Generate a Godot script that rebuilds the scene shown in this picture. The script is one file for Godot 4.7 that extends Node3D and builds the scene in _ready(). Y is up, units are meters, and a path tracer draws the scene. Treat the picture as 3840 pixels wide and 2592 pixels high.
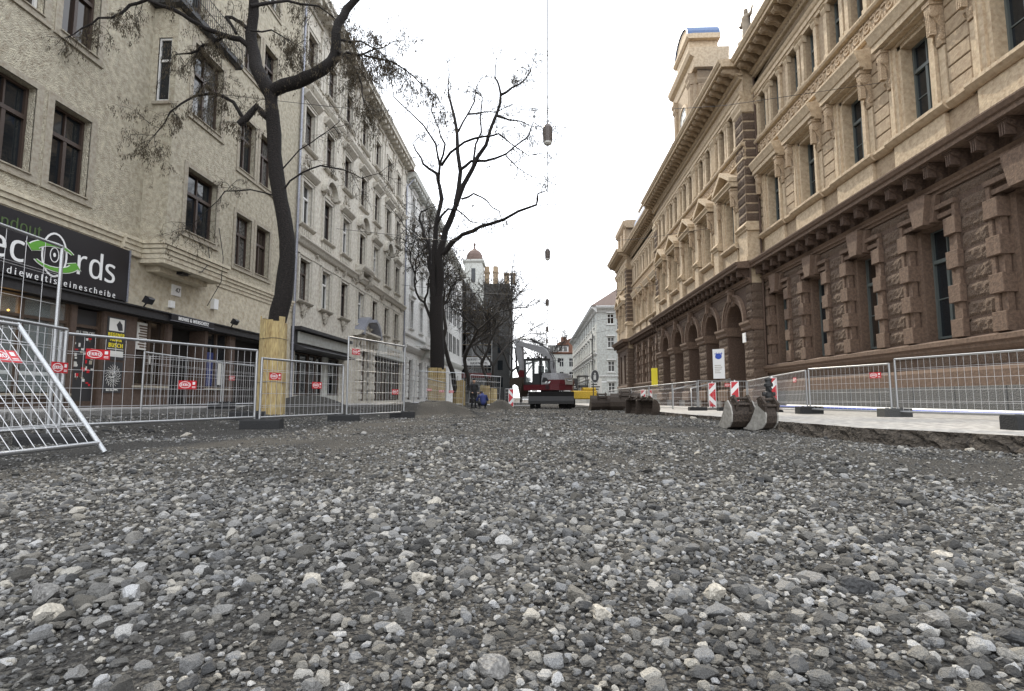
extends Node3D

var M := {}
var used := {}
var cache := {}
var R := RandomNumberGenerator.new()


class MB:
	# collects triangles with flat or given normals; faces are given counter-clockwise as seen from outside
	var v := PackedVector3Array()
	var n := PackedVector3Array()
	var t := Transform3D()

	func tri(a: Vector3, b: Vector3, c: Vector3) -> void:
		a = t * a
		b = t * b
		c = t * c
		var m := (b - a).cross(c - a).normalized()
		v.push_back(a); v.push_back(c); v.push_back(b)
		n.push_back(m); n.push_back(m); n.push_back(m)

	func quad(a: Vector3, b: Vector3, c: Vector3, d: Vector3) -> void:
		tri(a, b, c)
		tri(a, c, d)

	func stri(a: Vector3, b: Vector3, c: Vector3, na: Vector3, nb: Vector3, nc: Vector3) -> void:
		v.push_back(t * a); v.push_back(t * c); v.push_back(t * b)
		n.push_back(t.basis * na); n.push_back(t.basis * nc); n.push_back(t.basis * nb)

	func box(x0: float, x1: float, y0: float, y1: float, z0: float, z1: float) -> void:
		if x0 > x1:
			var k := x0; x0 = x1; x1 = k
		if y0 > y1:
			var k := y0; y0 = y1; y1 = k
		if z0 > z1:
			var k := z0; z0 = z1; z1 = k
		var a := Vector3(x0, y0, z1); var b := Vector3(x1, y0, z1); var c := Vector3(x1, y1, z1); var d := Vector3(x0, y1, z1)
		var e := Vector3(x0, y0, z0); var f := Vector3(x1, y0, z0); var g := Vector3(x1, y1, z0); var h := Vector3(x0, y1, z0)
		quad(a, b, c, d); quad(f, e, h, g); quad(e, a, d, h); quad(b, f, g, c); quad(d, c, g, h); quad(e, f, b, a)

	# a box with chamfered front (z1) edges
	func cbox(x0: float, x1: float, y0: float, y1: float, z0: float, z1: float, k: float) -> void:
		if x0 > x1:
			var q := x0; x0 = x1; x1 = q
		var a := Vector3(x0, y0, z0); var b := Vector3(x1, y0, z0); var c := Vector3(x1, y1, z0); var d := Vector3(x0, y1, z0)
		var m := z1 - k
		var a1 := Vector3(x0, y0, m); var b1 := Vector3(x1, y0, m); var c1 := Vector3(x1, y1, m); var d1 := Vector3(x0, y1, m)
		var a2 := Vector3(x0 + k, y0 + k, z1); var b2 := Vector3(x1 - k, y0 + k, z1); var c2 := Vector3(x1 - k, y1 - k, z1); var d2 := Vector3(x0 + k, y1 - k, z1)
		quad(a, b, b1, a1); quad(b, c, c1, b1); quad(c, d, d1, c1); quad(d, a, a1, d1)
		quad(a1, b1, b2, a2); quad(b1, c1, c2, b2); quad(c1, d1, d2, c2); quad(d1, a1, a2, d2)
		quad(a2, b2, c2, d2)

	# a closed outline of (z, y) points, counter-clockwise seen from +x, swept along x
	func prof(p: Array, x0: float, x1: float) -> void:
		if x0 > x1:
			var q := x0; x0 = x1; x1 = q
		var k := p.size()
		var poly := PackedVector2Array()
		for i in k:
			var a: Vector2 = p[i]
			var b: Vector2 = p[(i + 1) % k]
			poly.push_back(a)
			quad(Vector3(x0, a.y, a.x), Vector3(x1, a.y, a.x), Vector3(x1, b.y, b.x), Vector3(x0, b.y, b.x))
		var ix := Geometry2D.triangulate_polygon(poly)
		for i in range(0, ix.size(), 3):
			var a := poly[ix[i]]; var b := poly[ix[i + 1]]; var c := poly[ix[i + 2]]
			tri(Vector3(x1, a.y, a.x), Vector3(x1, b.y, b.x), Vector3(x1, c.y, c.x))
			tri(Vector3(x0, a.y, a.x), Vector3(x0, c.y, c.x), Vector3(x0, b.y, b.x))

	# a moulding: its front from bottom to top as [d, y, d, y ...], back at z = back
	func mould(f: Array, x0: float, x1: float, back := -0.04) -> void:
		var p := [Vector2(back, f[1])]
		for i in range(0, f.size(), 2):
			p.append(Vector2(f[i], f[i + 1]))
		p.append(Vector2(back, f[f.size() - 1]))
		prof(p, x0, x1)

	# flat polygon in (x, y) given thickness z0..z1
	func plate(p: PackedVector2Array, z0: float, z1: float) -> void:
		if Geometry2D.is_polygon_clockwise(p):
			p.reverse()
		var ix := Geometry2D.triangulate_polygon(p)
		for i in range(0, ix.size(), 3):
			var a := p[ix[i]]; var b := p[ix[i + 1]]; var c := p[ix[i + 2]]
			if (b - a).cross(c - a) < 0:
				var q := b; b = c; c = q
			tri(Vector3(a.x, a.y, z1), Vector3(b.x, b.y, z1), Vector3(c.x, c.y, z1))
			tri(Vector3(a.x, a.y, z0), Vector3(c.x, c.y, z0), Vector3(b.x, b.y, z0))
		for i in p.size():
			var a := p[i]; var b := p[(i + 1) % p.size()]
			quad(Vector3(a.x, a.y, z0), Vector3(b.x, b.y, z0), Vector3(b.x, b.y, z1), Vector3(a.x, a.y, z1))

	func tube(p: Array, r: Array, sides := 6, cap := true) -> void:
		var k := p.size()
		var rings := []
		var norms := []
		var side := Vector3.ZERO
		for i in k:
			var a: Vector3 = p[maxi(i - 1, 0)]
			var b: Vector3 = p[mini(i + 1, k - 1)]
			var d := (b - a).normalized()
			if side == Vector3.ZERO:
				side = d.cross(Vector3.UP if absf(d.y) < 0.9 else Vector3.RIGHT).normalized()
			else:
				side = (side - d * side.dot(d)).normalized()
			var up := side.cross(d)
			var ring := PackedVector3Array()
			var nm := PackedVector3Array()
			var c: Vector3 = p[i]
			var rad: float = r[mini(i, r.size() - 1)]
			for s in sides:
				var w := TAU * s / sides
				var o := side * cos(w) + up * sin(w)
				ring.push_back(c + o * rad)
				nm.push_back(o)
			rings.append(ring)
			norms.append(nm)
		for i in k - 1:
			var r0: PackedVector3Array = rings[i]; var r1: PackedVector3Array = rings[i + 1]
			var n0: PackedVector3Array = norms[i]; var n1: PackedVector3Array = norms[i + 1]
			for s in sides:
				var e := (s + 1) % sides
				stri(r0[s], r1[e], r0[e], n0[s], n1[e], n0[e])
				stri(r0[s], r1[s], r1[e], n0[s], n1[s], n1[e])
		if cap:
			for q in 2:
				var ring: PackedVector3Array = rings[0] if q == 0 else rings[k - 1]
				for s in range(1, sides - 1):
					if q == 0:
						tri(ring[0], ring[s], ring[s + 1])
					else:
						tri(ring[0], ring[s + 1], ring[s])

	func bar(a: Vector3, b: Vector3, r: float, sides := 6) -> void:
		tube([a, b], [r, r], sides)

	# turned shape: profile of (radius, y)
	func lathe(p: Array, sides := 16, at := Vector3.ZERO) -> void:
		for i in p.size() - 1:
			var a: Vector2 = p[i]
			var b: Vector2 = p[i + 1]
			var dn := Vector2(b.y - a.y, a.x - b.x).normalized()
			for s in sides:
				var w0 := TAU * s / sides
				var w1 := TAU * (s + 1) / sides
				var c0 := Vector3(cos(w0), 0, -sin(w0)); var c1 := Vector3(cos(w1), 0, -sin(w1))
				var u := Vector3.UP
				var n0 := c0 * dn.x + u * dn.y; var n1 := c1 * dn.x + u * dn.y
				var p00 := at + c0 * a.x + u * a.y; var p10 := at + c1 * a.x + u * a.y
				var p01 := at + c0 * b.x + u * b.y; var p11 := at + c1 * b.x + u * b.y
				if a.x > 1e-4:
					stri(p00, p10, p11, n0, n1, n1)
				if b.x > 1e-4:
					stri(p00, p11, p01, n0, n1, n0)

	func mesh(m: Material) -> ArrayMesh:
		var out := ArrayMesh.new()
		if v.is_empty():
			return out
		var arr := []
		arr.resize(Mesh.ARRAY_MAX)
		arr[Mesh.ARRAY_VERTEX] = v
		arr[Mesh.ARRAY_NORMAL] = n
		out.add_surface_from_arrays(Mesh.PRIMITIVE_TRIANGLES, arr)
		out.surface_set_material(0, m)
		return out


class Fac:
	# a front: u runs along the street (metres from the camera), y up, d out of the wall
	var root: Node3D
	var s := 1.0
	var uc := 0.0
	var d := 0.0

	func x(u: float) -> float:
		return s * (u - uc)

	func box(mb: MB, u0: float, u1: float, y0: float, y1: float, d0: float, d1: float) -> void:
		mb.box(x(u0), x(u1), y0, y1, d + d0, d + d1)

	func mould(mb: MB, f: Array, u0: float, u1: float, back := -0.04) -> void:
		var g := f.duplicate()
		for i in range(0, g.size(), 2):
			g[i] += d
		mb.mould(g, x(u0), x(u1), d + back)

	# wall with rectangular openings [u0, u1, y0, y1], each with a reveal
	func wall(mb: MB, u0: float, u1: float, y0: float, y1: float, ops: Array, rev: float) -> void:
		var ys := [y0, y1]
		var xs := [minf(x(u0), x(u1)), maxf(x(u0), x(u1))]
		var ol := []
		for o in ops:
			var a := minf(x(o[0]), x(o[1]))
			var b := maxf(x(o[0]), x(o[1]))
			ol.append([a, b, o[2], o[3]])
			xs.append(a); xs.append(b)
			ys.append(o[2]); ys.append(o[3])
			var q := d - rev
			mb.quad(Vector3(a, o[2], q), Vector3(a, o[2], d), Vector3(a, o[3], d), Vector3(a, o[3], q))
			mb.quad(Vector3(b, o[2], d), Vector3(b, o[2], q), Vector3(b, o[3], q), Vector3(b, o[3], d))
			mb.quad(Vector3(a, o[3], d), Vector3(b, o[3], d), Vector3(b, o[3], q), Vector3(a, o[3], q))
			mb.quad(Vector3(a, o[2], q), Vector3(b, o[2], q), Vector3(b, o[2], d), Vector3(a, o[2], d))
		xs.sort()
		ys.sort()
		for j in ys.size() - 1:
			if ys[j + 1] - ys[j] < 1e-4:
				continue
			var my: float = (ys[j] + ys[j + 1]) / 2
			var from := INF
			for i in xs.size() - 1:
				var mx: float = (xs[i] + xs[i + 1]) / 2
				var hole := false
				for o in ol:
					if mx > o[0] and mx < o[1] and my > o[2] and my < o[3]:
						hole = true
				if not hole and from == INF:
					from = xs[i]
				if from != INF and (hole or i == xs.size() - 2):
					var to: float = xs[i] if hole else xs[i + 1]
					if to - from > 1e-4:
						mb.quad(Vector3(from, ys[j], d), Vector3(to, ys[j], d), Vector3(to, ys[j + 1], d), Vector3(from, ys[j + 1], d))
					from = INF


# ---------------------------------------------------------------- names, things, parts
func numbered(called: String) -> String:
	if not used.has(called):
		used[called] = 0
		return called
	used[called] += 1
	return "%s_%03d" % [called, used[called]]


func tag(o: Node3D, label: String, category: String, group := "") -> void:
	o.set_meta("label", label)
	o.set_meta("category", category)
	if group:
		o.set_meta("group", group)


func thing(called: String, label: String, category: String, at := Vector3.ZERO, turn := 0.0, group := "") -> Node3D:
	var o := Node3D.new()
	o.name = numbered(called)
	add_child(o)
	o.position = at
	o.rotation.y = turn
	tag(o, label, category, group)
	return o


func part(called: String, mesh: Mesh, parent: Node, at := Vector3.ZERO, turn := 0.0) -> MeshInstance3D:
	var o := MeshInstance3D.new()
	o.mesh = mesh
	if parent == self:
		o.name = numbered(called)
		add_child(o)
	else:
		o.name = called
		parent.add_child(o, true)
	o.position = at
	o.rotation.y = turn
	return o


func made(called: String, mb: MB, m: Material, parent: Node) -> MeshInstance3D:
	return part(called, mb.mesh(m), parent)


func struct(called: String, mb: MB, m: Material) -> MeshInstance3D:
	var o := made(called, mb, m, self)
	o.set_meta("kind", "structure")
	return o


func stuff(o: Node3D) -> void:
	o.set_meta("kind", "stuff")


# several alike pieces share one mesh
func kept(key: String, build: Callable) -> Mesh:
	if not cache.has(key):
		cache[key] = build.call()
	return cache[key]


func copy(o: Node3D, label: String, at: Vector3, turn := 0.0) -> Node3D:
	var c: Node3D = o.duplicate()
	var base := String(o.name)
	var cut := base.rfind("_")
	if cut > 0 and base.substr(cut + 1).is_valid_int():
		base = base.substr(0, cut)
	c.name = numbered(base)
	add_child(c)
	c.position = at
	c.rotation.y = turn
	c.set_meta("label", label)
	return c


func letters(text: String, size: float, m: Material, parent: Node, at: Vector3, turn := 0.0, font := "Droid Sans", bold := false, called := "lettering", deep := 0.008, align := HORIZONTAL_ALIGNMENT_CENTER) -> MeshInstance3D:
	var tm := TextMesh.new()
	var sf := SystemFont.new()
	sf.font_names = PackedStringArray([font])
	if bold:
		sf.font_weight = 700
	tm.font = sf
	tm.text = text
	tm.font_size = 64
	tm.pixel_size = size / 64.0
	tm.depth = deep
	tm.horizontal_alignment = align
	tm.curve_step = 4.0
	tm.material = m
	return part(called, tm, parent, at, turn)


# ---------------------------------------------------------------- materials
func noise(freq: float, oct: int, lo: float, hi: float, sd: int, size := 512, cell := false, warm := 0.0) -> NoiseTexture2D:
	var f := FastNoiseLite.new()
	f.noise_type = FastNoiseLite.TYPE_CELLULAR if cell else FastNoiseLite.TYPE_SIMPLEX_SMOOTH
	f.frequency = freq
	f.fractal_octaves = oct
	f.fractal_gain = 0.6
	f.seed = sd
	var tx := NoiseTexture2D.new()
	tx.width = size
	tx.height = size
	tx.seamless = true
	tx.noise = f
	var g := Gradient.new()
	g.offsets = PackedFloat32Array([0.15, 0.5, 0.85])
	var mid := (lo + hi) / 2
	g.colors = PackedColorArray([Color(lo, lo * (1 - warm * 0.5), lo * (1 - warm)), Color(mid, mid, mid), Color(hi, hi, hi * (1 - warm * 0.3))])
	tx.color_ramp = g
	return tx


func bumps(freq: float, oct: int, strength: float, sd: int, size := 512, cell := false) -> NoiseTexture2D:
	var f := FastNoiseLite.new()
	f.noise_type = FastNoiseLite.TYPE_CELLULAR if cell else FastNoiseLite.TYPE_SIMPLEX_SMOOTH
	f.frequency = freq
	f.fractal_octaves = oct
	f.fractal_gain = 0.55
	f.seed = sd
	var tx := NoiseTexture2D.new()
	tx.width = size
	tx.height = size
	tx.seamless = true
	tx.noise = f
	tx.as_normal_map = true
	tx.bump_strength = strength
	return tx


func mat(called: String, c: Color, rough := 0.85, tex: Texture2D = null, scale := 0.3, nor: Texture2D = null, nscale := 1.0, metal := 0.0) -> StandardMaterial3D:
	var m := StandardMaterial3D.new()
	m.resource_name = called
	m.albedo_color = c.linear_to_srgb()
	m.roughness = rough
	m.metallic = metal
	if tex or nor:
		m.uv1_triplanar = true
		m.uv1_world_triplanar = true
		m.uv1_scale = Vector3.ONE * scale
	if tex:
		m.albedo_texture = tex
	if nor:
		m.normal_enabled = true
		m.normal_texture = nor
		m.normal_scale = nscale
	M[called] = m
	return m


func materials() -> void:
	var stain := noise(0.012, 6, 0.84, 1.0, 3, 1024, false, 0.06)
	var grain := noise(0.03, 5, 0.78, 1.0, 5, 512)
	var speck := noise(0.12, 3, 0.45, 1.0, 7, 512)
	var plaster := bumps(0.05, 4, 6.0, 11)
	var rough := bumps(0.035, 4, 14.0, 13)
	var vermi := bumps(0.03, 3, 22.0, 17, 512, true)
	var ripple := bumps(0.006, 2, 3.0, 19)
	mat("stucco", Color(0.56, 0.51, 0.40), 0.95, noise(0.02, 7, 0.8, 1.0, 23, 1024, false, 0.05), 0.22, bumps(0.09, 3, 8.0, 29, 1024), 1.0)
	mat("stucco_smooth", Color(0.6, 0.54, 0.42), 0.9, stain, 0.3, plaster, 0.25)
	mat("surround", Color(0.4, 0.36, 0.29), 0.9, stain, 0.5, plaster, 0.3)
	mat("cream", Color(0.64, 0.605, 0.53), 0.9, stain, 0.3, plaster, 0.2)
	mat("cream_trim", Color(0.57, 0.54, 0.475), 0.9, stain, 0.4, plaster, 0.25)
	mat("pale", Color(0.68, 0.68, 0.665), 0.9, stain, 0.3, plaster, 0.2)
	mat("pale_grey", Color(0.52, 0.53, 0.5), 0.9, stain, 0.2, plaster, 0.2)
	mat("sand", Color(0.55, 0.435, 0.3), 0.88, stain, 0.4, plaster, 0.25)
	mat("sand_dark", Color(0.4, 0.305, 0.205), 0.88, stain, 0.4, plaster, 0.25)
	mat("brown", Color(0.105, 0.066, 0.046), 0.9, grain, 0.5, plaster, 0.4)
	mat("brown_light", Color(0.165, 0.108, 0.075), 0.9, grain, 0.5, plaster, 0.3)
	mat("boss", Color(0.22, 0.15, 0.105), 0.92, noise(0.05, 3, 0.5, 1.0, 31, 512, true), 1.6, vermi, 1.0)
	mat("carving", Color(0.52, 0.39, 0.26), 0.9, grain, 1.2, vermi, 0.6)
	mat("relief", Color(0.5, 0.46, 0.39), 0.9, grain, 1.2, vermi, 0.5)
	mat("granite", Color(0.26, 0.26, 0.25), 0.9, noise(0.1, 4, 0.35, 1.0, 37), 0.9, rough, 0.6)
	mat("slate_blue", Color(0.06, 0.12, 0.26), 0.5, grain, 0.5, plaster, 0.3)
	mat("roof_tile", Color(0.23, 0.11, 0.07), 0.85, grain, 0.6, rough, 0.8)
	mat("roof_brown", Color(0.16, 0.11, 0.09), 0.85, grain, 0.6, rough, 0.8)
	mat("black_board", Color(0.012, 0.012, 0.016), 0.35)
	mat("fascia_black", Color(0.025, 0.024, 0.026), 0.6, grain, 0.6)
	mat("dark_wood", Color(0.07, 0.045, 0.03), 0.5, grain, 0.8)
	mat("shop_dark", Color(0.02, 0.017, 0.015), 0.9)
	mat("shop_brown", Color(0.09, 0.06, 0.045), 0.85, stain, 0.6)
	mat("white_frame", Color(0.66, 0.65, 0.62), 0.5)
	mat("dark_frame", Color(0.05, 0.032, 0.024), 0.5)
	mat("grey_frame", Color(0.10, 0.115, 0.11), 0.45)
	mat("glass_dark", Color(0.012, 0.015, 0.018), 0.04, null, 0.5, ripple, 0.12)
	mat("glass_warm", Color(0.03, 0.022, 0.017), 0.05, null, 0.5, ripple, 0.15)
	mat("glass_curtain", Color(0.17, 0.165, 0.155), 0.06, noise(0.012, 2, 0.55, 1.0, 41), 0.9, ripple, 0.12)
	mat("white_paint", Color(0.78, 0.78, 0.77), 0.5)
	mat("dirty_white", Color(0.6, 0.6, 0.57), 0.6, grain, 1.0)
	mat("red_paint", Color(0.42, 0.012, 0.018), 0.45)
	mat("red_sheet", Color(0.5, 0.015, 0.025), 0.4)
	mat("green_print", Color(0.11, 0.33, 0.035), 0.5)
	mat("dull_green", Color(0.06, 0.1, 0.03), 0.6)
	mat("yellow_print", Color(0.75, 0.62, 0.03), 0.5)
	mat("yellow_paint", Color(0.72, 0.46, 0.02), 0.45, grain, 0.8)
	mat("blue_print", Color(0.03, 0.08, 0.42), 0.5)
	mat("paper", Color(0.62, 0.61, 0.57), 0.7)
	mat("paper_dark", Color(0.03, 0.03, 0.032), 0.5)
	mat("paper_brown", Color(0.2, 0.13, 0.09), 0.6, speck, 3.0)
	mat("galvanised", Color(0.56, 0.57, 0.58), 0.38, noise(0.06, 3, 0.7, 1.0, 43), 3.0, null, 1.0, 0.75)
	mat("wire", Color(0.62, 0.62, 0.63), 0.4, null, 1.0, null, 1.0, 0.6)
	mat("zinc_pipe", Color(0.34, 0.35, 0.4), 0.4, grain, 1.0, null, 1.0, 0.4)
	mat("iron", Color(0.03, 0.03, 0.032), 0.5)
	mat("rubber_block", Color(0.035, 0.035, 0.036), 0.85, speck, 1.5, rough, 0.4)
	mat("concrete_block", Color(0.13, 0.13, 0.125), 0.9, speck, 1.5, rough, 0.5)
	mat("bark", Color(0.028, 0.021, 0.018), 0.95, noise(0.03, 4, 0.35, 1.0, 47), 1.2, rough, 1.2)
	mat("bark_grey", Color(0.07, 0.06, 0.052), 0.95, noise(0.03, 4, 0.4, 1.0, 48), 1.2, rough, 1.2)
	mat("pods", Color(0.075, 0.058, 0.035), 0.9)
	for k in 3:
		var m := mat("plank_%d" % k, [Color(0.52, 0.40, 0.19), Color(0.58, 0.46, 0.24), Color(0.45, 0.34, 0.16)][k], 0.8, noise(0.02, 5, 0.7, 1.0, 51 + k, 256, false, 0.15), 1.0)
		m.uv1_scale = Vector3(7, 0.7, 7)
	mat("gravel", Color.WHITE, 0.95, noise(0.14, 4, 0.5, 1.0, 57), 6.0, rough, 1.0)
	M.gravel.vertex_color_use_as_albedo = true
	mat("dirt", Color(0.15, 0.138, 0.122), 1.0, noise(0.12, 6, 0.2, 1.0, 59, 1024, false, 0.1), 0.4, bumps(0.1, 5, 26.0, 61, 1024), 1.4)
	mat("earth", Color(0.14, 0.115, 0.09), 1.0, noise(0.06, 5, 0.35, 1.0, 62), 0.7, rough, 1.5)
	mat("paving", Color(0.47, 0.45, 0.42), 0.9, noise(0.02, 6, 0.68, 1.0, 67, 1024), 0.25, plaster, 0.4)
	mat("kerb_stone", Color(0.36, 0.35, 0.33), 0.9, noise(0.1, 4, 0.5, 1.0, 68), 1.0, rough, 0.5)
	mat("rock_grey", Color(0.27, 0.26, 0.245), 0.95, noise(0.04, 5, 0.55, 1.0, 71), 4.0, rough, 1.0)
	mat("rock_dark", Color(0.075, 0.075, 0.075), 0.95, noise(0.04, 5, 0.5, 1.0, 72), 4.0, rough, 1.0)
	mat("rock_pale", Color(0.5, 0.46, 0.39), 0.95, noise(0.04, 5, 0.65, 1.0, 73), 4.0, rough, 0.8)
	mat("rusty_steel", Color(0.09, 0.065, 0.05), 0.75, noise(0.03, 5, 0.4, 1.0, 77, 512, false, 0.25), 1.5, rough, 0.4)
	mat("worn_steel", Color(0.42, 0.4, 0.36), 0.6, noise(0.015, 5, 0.75, 1.0, 78), 1.2, plaster, 0.3, 0.1)
	mat("machine_grey", Color(0.34, 0.34, 0.35), 0.35, grain, 0.8)
	mat("machine_red", Color(0.11, 0.012, 0.018), 0.35, grain, 0.8)
	mat("machine_dark", Color(0.028, 0.027, 0.027), 0.6, speck, 1.5)
	mat("tyre", Color(0.02, 0.02, 0.02), 0.9, speck, 2.0)
	mat("skin", Color(0.5, 0.3, 0.21), 0.6)
	mat("jacket_blue", Color(0.025, 0.035, 0.13), 0.85)
	mat("cloth_black", Color(0.02, 0.02, 0.022), 0.9)
	mat("hair", Color(0.03, 0.02, 0.015), 0.8)
	mat("statue", Color(0.33, 0.27, 0.2), 0.9, grain, 2.0, rough, 0.6)
	mat("amber", Color(0.8, 0.35, 0.02), 0.4)
	mat("lamp_glass", Color(0.55, 0.54, 0.5), 0.3)
	mat("lamp_body", Color(0.14, 0.115, 0.1), 0.5, grain, 2.0)
	mat("red_awning", Color(0.09, 0.02, 0.018), 0.8, stain, 0.5)
	var g := StandardMaterial3D.new()
	g.resource_name = "clear_glass"
	g.transparency = BaseMaterial3D.TRANSPARENCY_ALPHA
	g.albedo_color = Color(0.8, 0.85, 0.85, 0.12)
	g.roughness = 0.03
	M.clear_glass = g
	var b := StandardMaterial3D.new()
	b.resource_name = "bulb_glow"
	b.emission_enabled = true
	b.emission = Color(1.0, 0.75, 0.25)
	b.emission_energy_multiplier = 2.0
	M.bulb_glow = b


func gy(z: float) -> float:
	return -0.0075 * maxf(0.0, -z - 11.0)


func _ready() -> void:
	var cam := Camera3D.new()
	cam.name = "camera"
	cam.fov = 2.0 * rad_to_deg(atan(1296.0 / 2000.0))
	cam.near = 0.05
	cam.far = 3000.0
	add_child(cam)
	cam.position = Vector3(0, 0.5, 0)
	cam.rotation = Vector3(atan(194.0 / 2000.0), 0, 0)
	cam.rotation.y = atan(0.045 * cos(cam.rotation.x))
	cam.current = true
	var env := Environment.new()
	var sm := ProceduralSkyMaterial.new()
	sm.sky_top_color = Color(0.95, 0.97, 1.0)
	sm.sky_horizon_color = Color(1, 1, 1)
	sm.sky_curve = 0.12
	sm.sky_energy_multiplier = 1.6
	sm.sun_angle_max = 0.6
	sm.ground_horizon_color = Color(0.55, 0.54, 0.52)
	sm.ground_bottom_color = Color(0.3, 0.29, 0.28)
	sm.use_debanding = false
	env.background_mode = Environment.BG_SKY
	env.sky = Sky.new()
	env.sky.sky_material = sm
	env.tonemap_mode = Environment.TONE_MAPPER_LINEAR
	env.tonemap_exposure = 1.0
	env.sdfgi_enabled = true
	env.ssao_enabled = true
	env.ssil_enabled = true
	var we := WorldEnvironment.new()
	we.name = "world_environment"
	we.environment = env
	add_child(we)
	var sun := DirectionalLight3D.new()
	sun.name = "sun"
	sun.light_energy = 1.3
	sun.light_color = Color(1.0, 0.95, 0.86)
	sun.light_angular_distance = 0.6
	sun.shadow_enabled = true
	add_child(sun)
	sun.look_at_from_position(Vector3.ZERO, -Vector3(-0.2, 0.6, -0.77))
	materials()
	R.seed = 5
	ground()
	right_building()
	left_buildings()
	far_buildings()
	trees()
	fences()
	site()
	excavator()
	people()
	overhead()
	rocks()


# ---------------------------------------------------------------- ground
var lumps := FastNoiseLite.new()


func edge(z: float) -> float:
	var t := [[-2.0, 6.3], [-5.0, 5.55], [-6.0, 5.12], [-6.8, 4.8], [-7.5, 4.4], [-9.9, 4.12], [-13.0, 3.86], [-60.0, 3.9], [-400.0, 3.9]]
	for i in t.size() - 1:
		if z <= t[i][0] and z >= t[i + 1][0]:
			return lerpf(t[i][1], t[i + 1][1], (t[i][0] - z) / (t[i][0] - t[i + 1][0]))
	return 6.3 + (z + 2.0) * 0.2


func mound(x: float, z: float, cx: float, cz: float, r: float, h: float) -> float:
	var q := Vector2(x - cx, z - cz).length() / r
	return h * pow(maxf(0.0, 1.0 - q * q), 1.3)


func height(x: float, z: float) -> float:
	var y := gy(z)
	y += 0.13 * smoothstep(-5.0, -6.6, x) * smoothstep(-5.0, -9.0, z)
	y += mound(x, z, -3.5, -17.2, 1.0, 0.42) + mound(x, z, -2.6, -17.6, 0.75, 0.3) + mound(x, z, -4.6, -18.5, 1.2, 0.4)
	y += mound(x, z, -1.75, -26.3, 0.8, 0.5) + mound(x, z, -6.3, -34.0, 2.2, 0.36) + mound(x, z, -7.6, -17.5, 1.6, 0.5) + mound(x, z, -7.4, -14.6, 1.1, 0.25)
	var e := edge(z) - x
	y -= 0.17 * smoothstep(1.6, 0.1, e) * smoothstep(-12.0, -6.5, z)
	var near := smoothstep(30.0, 4.0, -z)
	y += lumps.get_noise_2d(x * 0.5, z * 0.5) * 0.045 * near
	y += lumps.get_noise_2d(x * 2.6 + 50.0, z * 2.6) * 0.02 * near
	y += lumps.get_noise_2d(x * 9.0 + 90.0, z * 9.0) * 0.012 * near * (1.0 + 1.6 * smoothstep(-4.6, -6.0, x))
	return y


func stone_mesh(k: int, sub: int) -> ArrayMesh:
	# a crushed stone: a ball cut by a few random planes
	var rr := RandomNumberGenerator.new()
	rr.seed = 900 + k
	var cuts := []
	for i in 13:
		var d := Vector3(rr.randfn(), rr.randfn(), rr.randfn()).normalized()
		cuts.append([d, rr.randf_range(0.42, 0.8)])
	var sph := SphereMesh.new()
	sph.radius = 1.0
	sph.height = 2.0
	sph.radial_segments = 9 if sub == 0 else 22
	sph.rings = 5 if sub == 0 else 12
	var arr := sph.get_mesh_arrays()
	var pv: PackedVector3Array = arr[Mesh.ARRAY_VERTEX]
	var ix: PackedInt32Array = arr[Mesh.ARRAY_INDEX]
	var nz := FastNoiseLite.new()
	nz.seed = k
	nz.frequency = 1.3
	for i in pv.size():
		var p := pv[i]
		for c in cuts:
			var d: Vector3 = c[0]
			var over: float = p.dot(d) - c[1]
			if over > 0:
				p -= d * over
		p *= 1.0 + 0.12 * nz.get_noise_3dv(pv[i] * 1.5) + (0.05 * nz.get_noise_3dv(pv[i] * 6.0) if sub else 0.0)
		pv[i] = p
	var mb := MB.new()
	for i in range(0, ix.size(), 3):
		var a := pv[ix[i]]; var b := pv[ix[i + 2]]; var c := pv[ix[i + 1]]
		if (b - a).cross(c - a).length() > 1e-6:
			mb.tri(a, b, c)
	return mb.mesh(M.gravel)


func scatter(called: String, list: Array, meshes: Array, parent_kind := true) -> void:
	# list of [Vector3, size, tone Color], spread over a few stone shapes
	var holder := Node3D.new()
	holder.name = numbered(called)
	add_child(holder)
	tag(holder, "grey crushed stone gravel spread over the dug up street", "gravel")
	stuff(holder)
	var per := []
	for m in meshes:
		per.append([])
	for i in list.size():
		per[i % meshes.size()].append(list[i])
	for k in meshes.size():
		var mm := MultiMesh.new()
		mm.transform_format = MultiMesh.TRANSFORM_3D
		mm.use_colors = true
		mm.mesh = meshes[k]
		mm.instance_count = per[k].size()
		for i in per[k].size():
			var e: Array = per[k][i]
			var b := Basis(Vector3(R.randfn(), R.randfn(), R.randfn()).normalized(), R.randf() * TAU)
			b = Basis.from_scale(Vector3(1.0 + R.randf() * 0.35, 0.62 + R.randf() * 0.35, 1.0)) * b
			b = Basis(Vector3.UP, R.randf() * TAU) * b
			mm.set_instance_transform(i, Transform3D(b.scaled(Vector3.ONE * float(e[1])), e[0]))
			mm.set_instance_color(i, e[2])
		var o := MultiMeshInstance3D.new()
		o.name = "gravel"
		o.multimesh = mm
		stuff(o)
		holder.add_child(o, true)


func tone() -> Color:
	var q := R.randf()
	var v := 0.225 + R.randfn() * 0.08
	if q < 0.24:
		v = 0.06 + R.randf() * 0.07
	elif q > 0.86:
		v = 0.4 + R.randf() * 0.18
	v = clampf(v, 0.05, 0.62)
	var w := R.randf() * 0.22
	return Color(v, v * (1.0 - w * 0.35), v * (1.0 - w))


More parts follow.
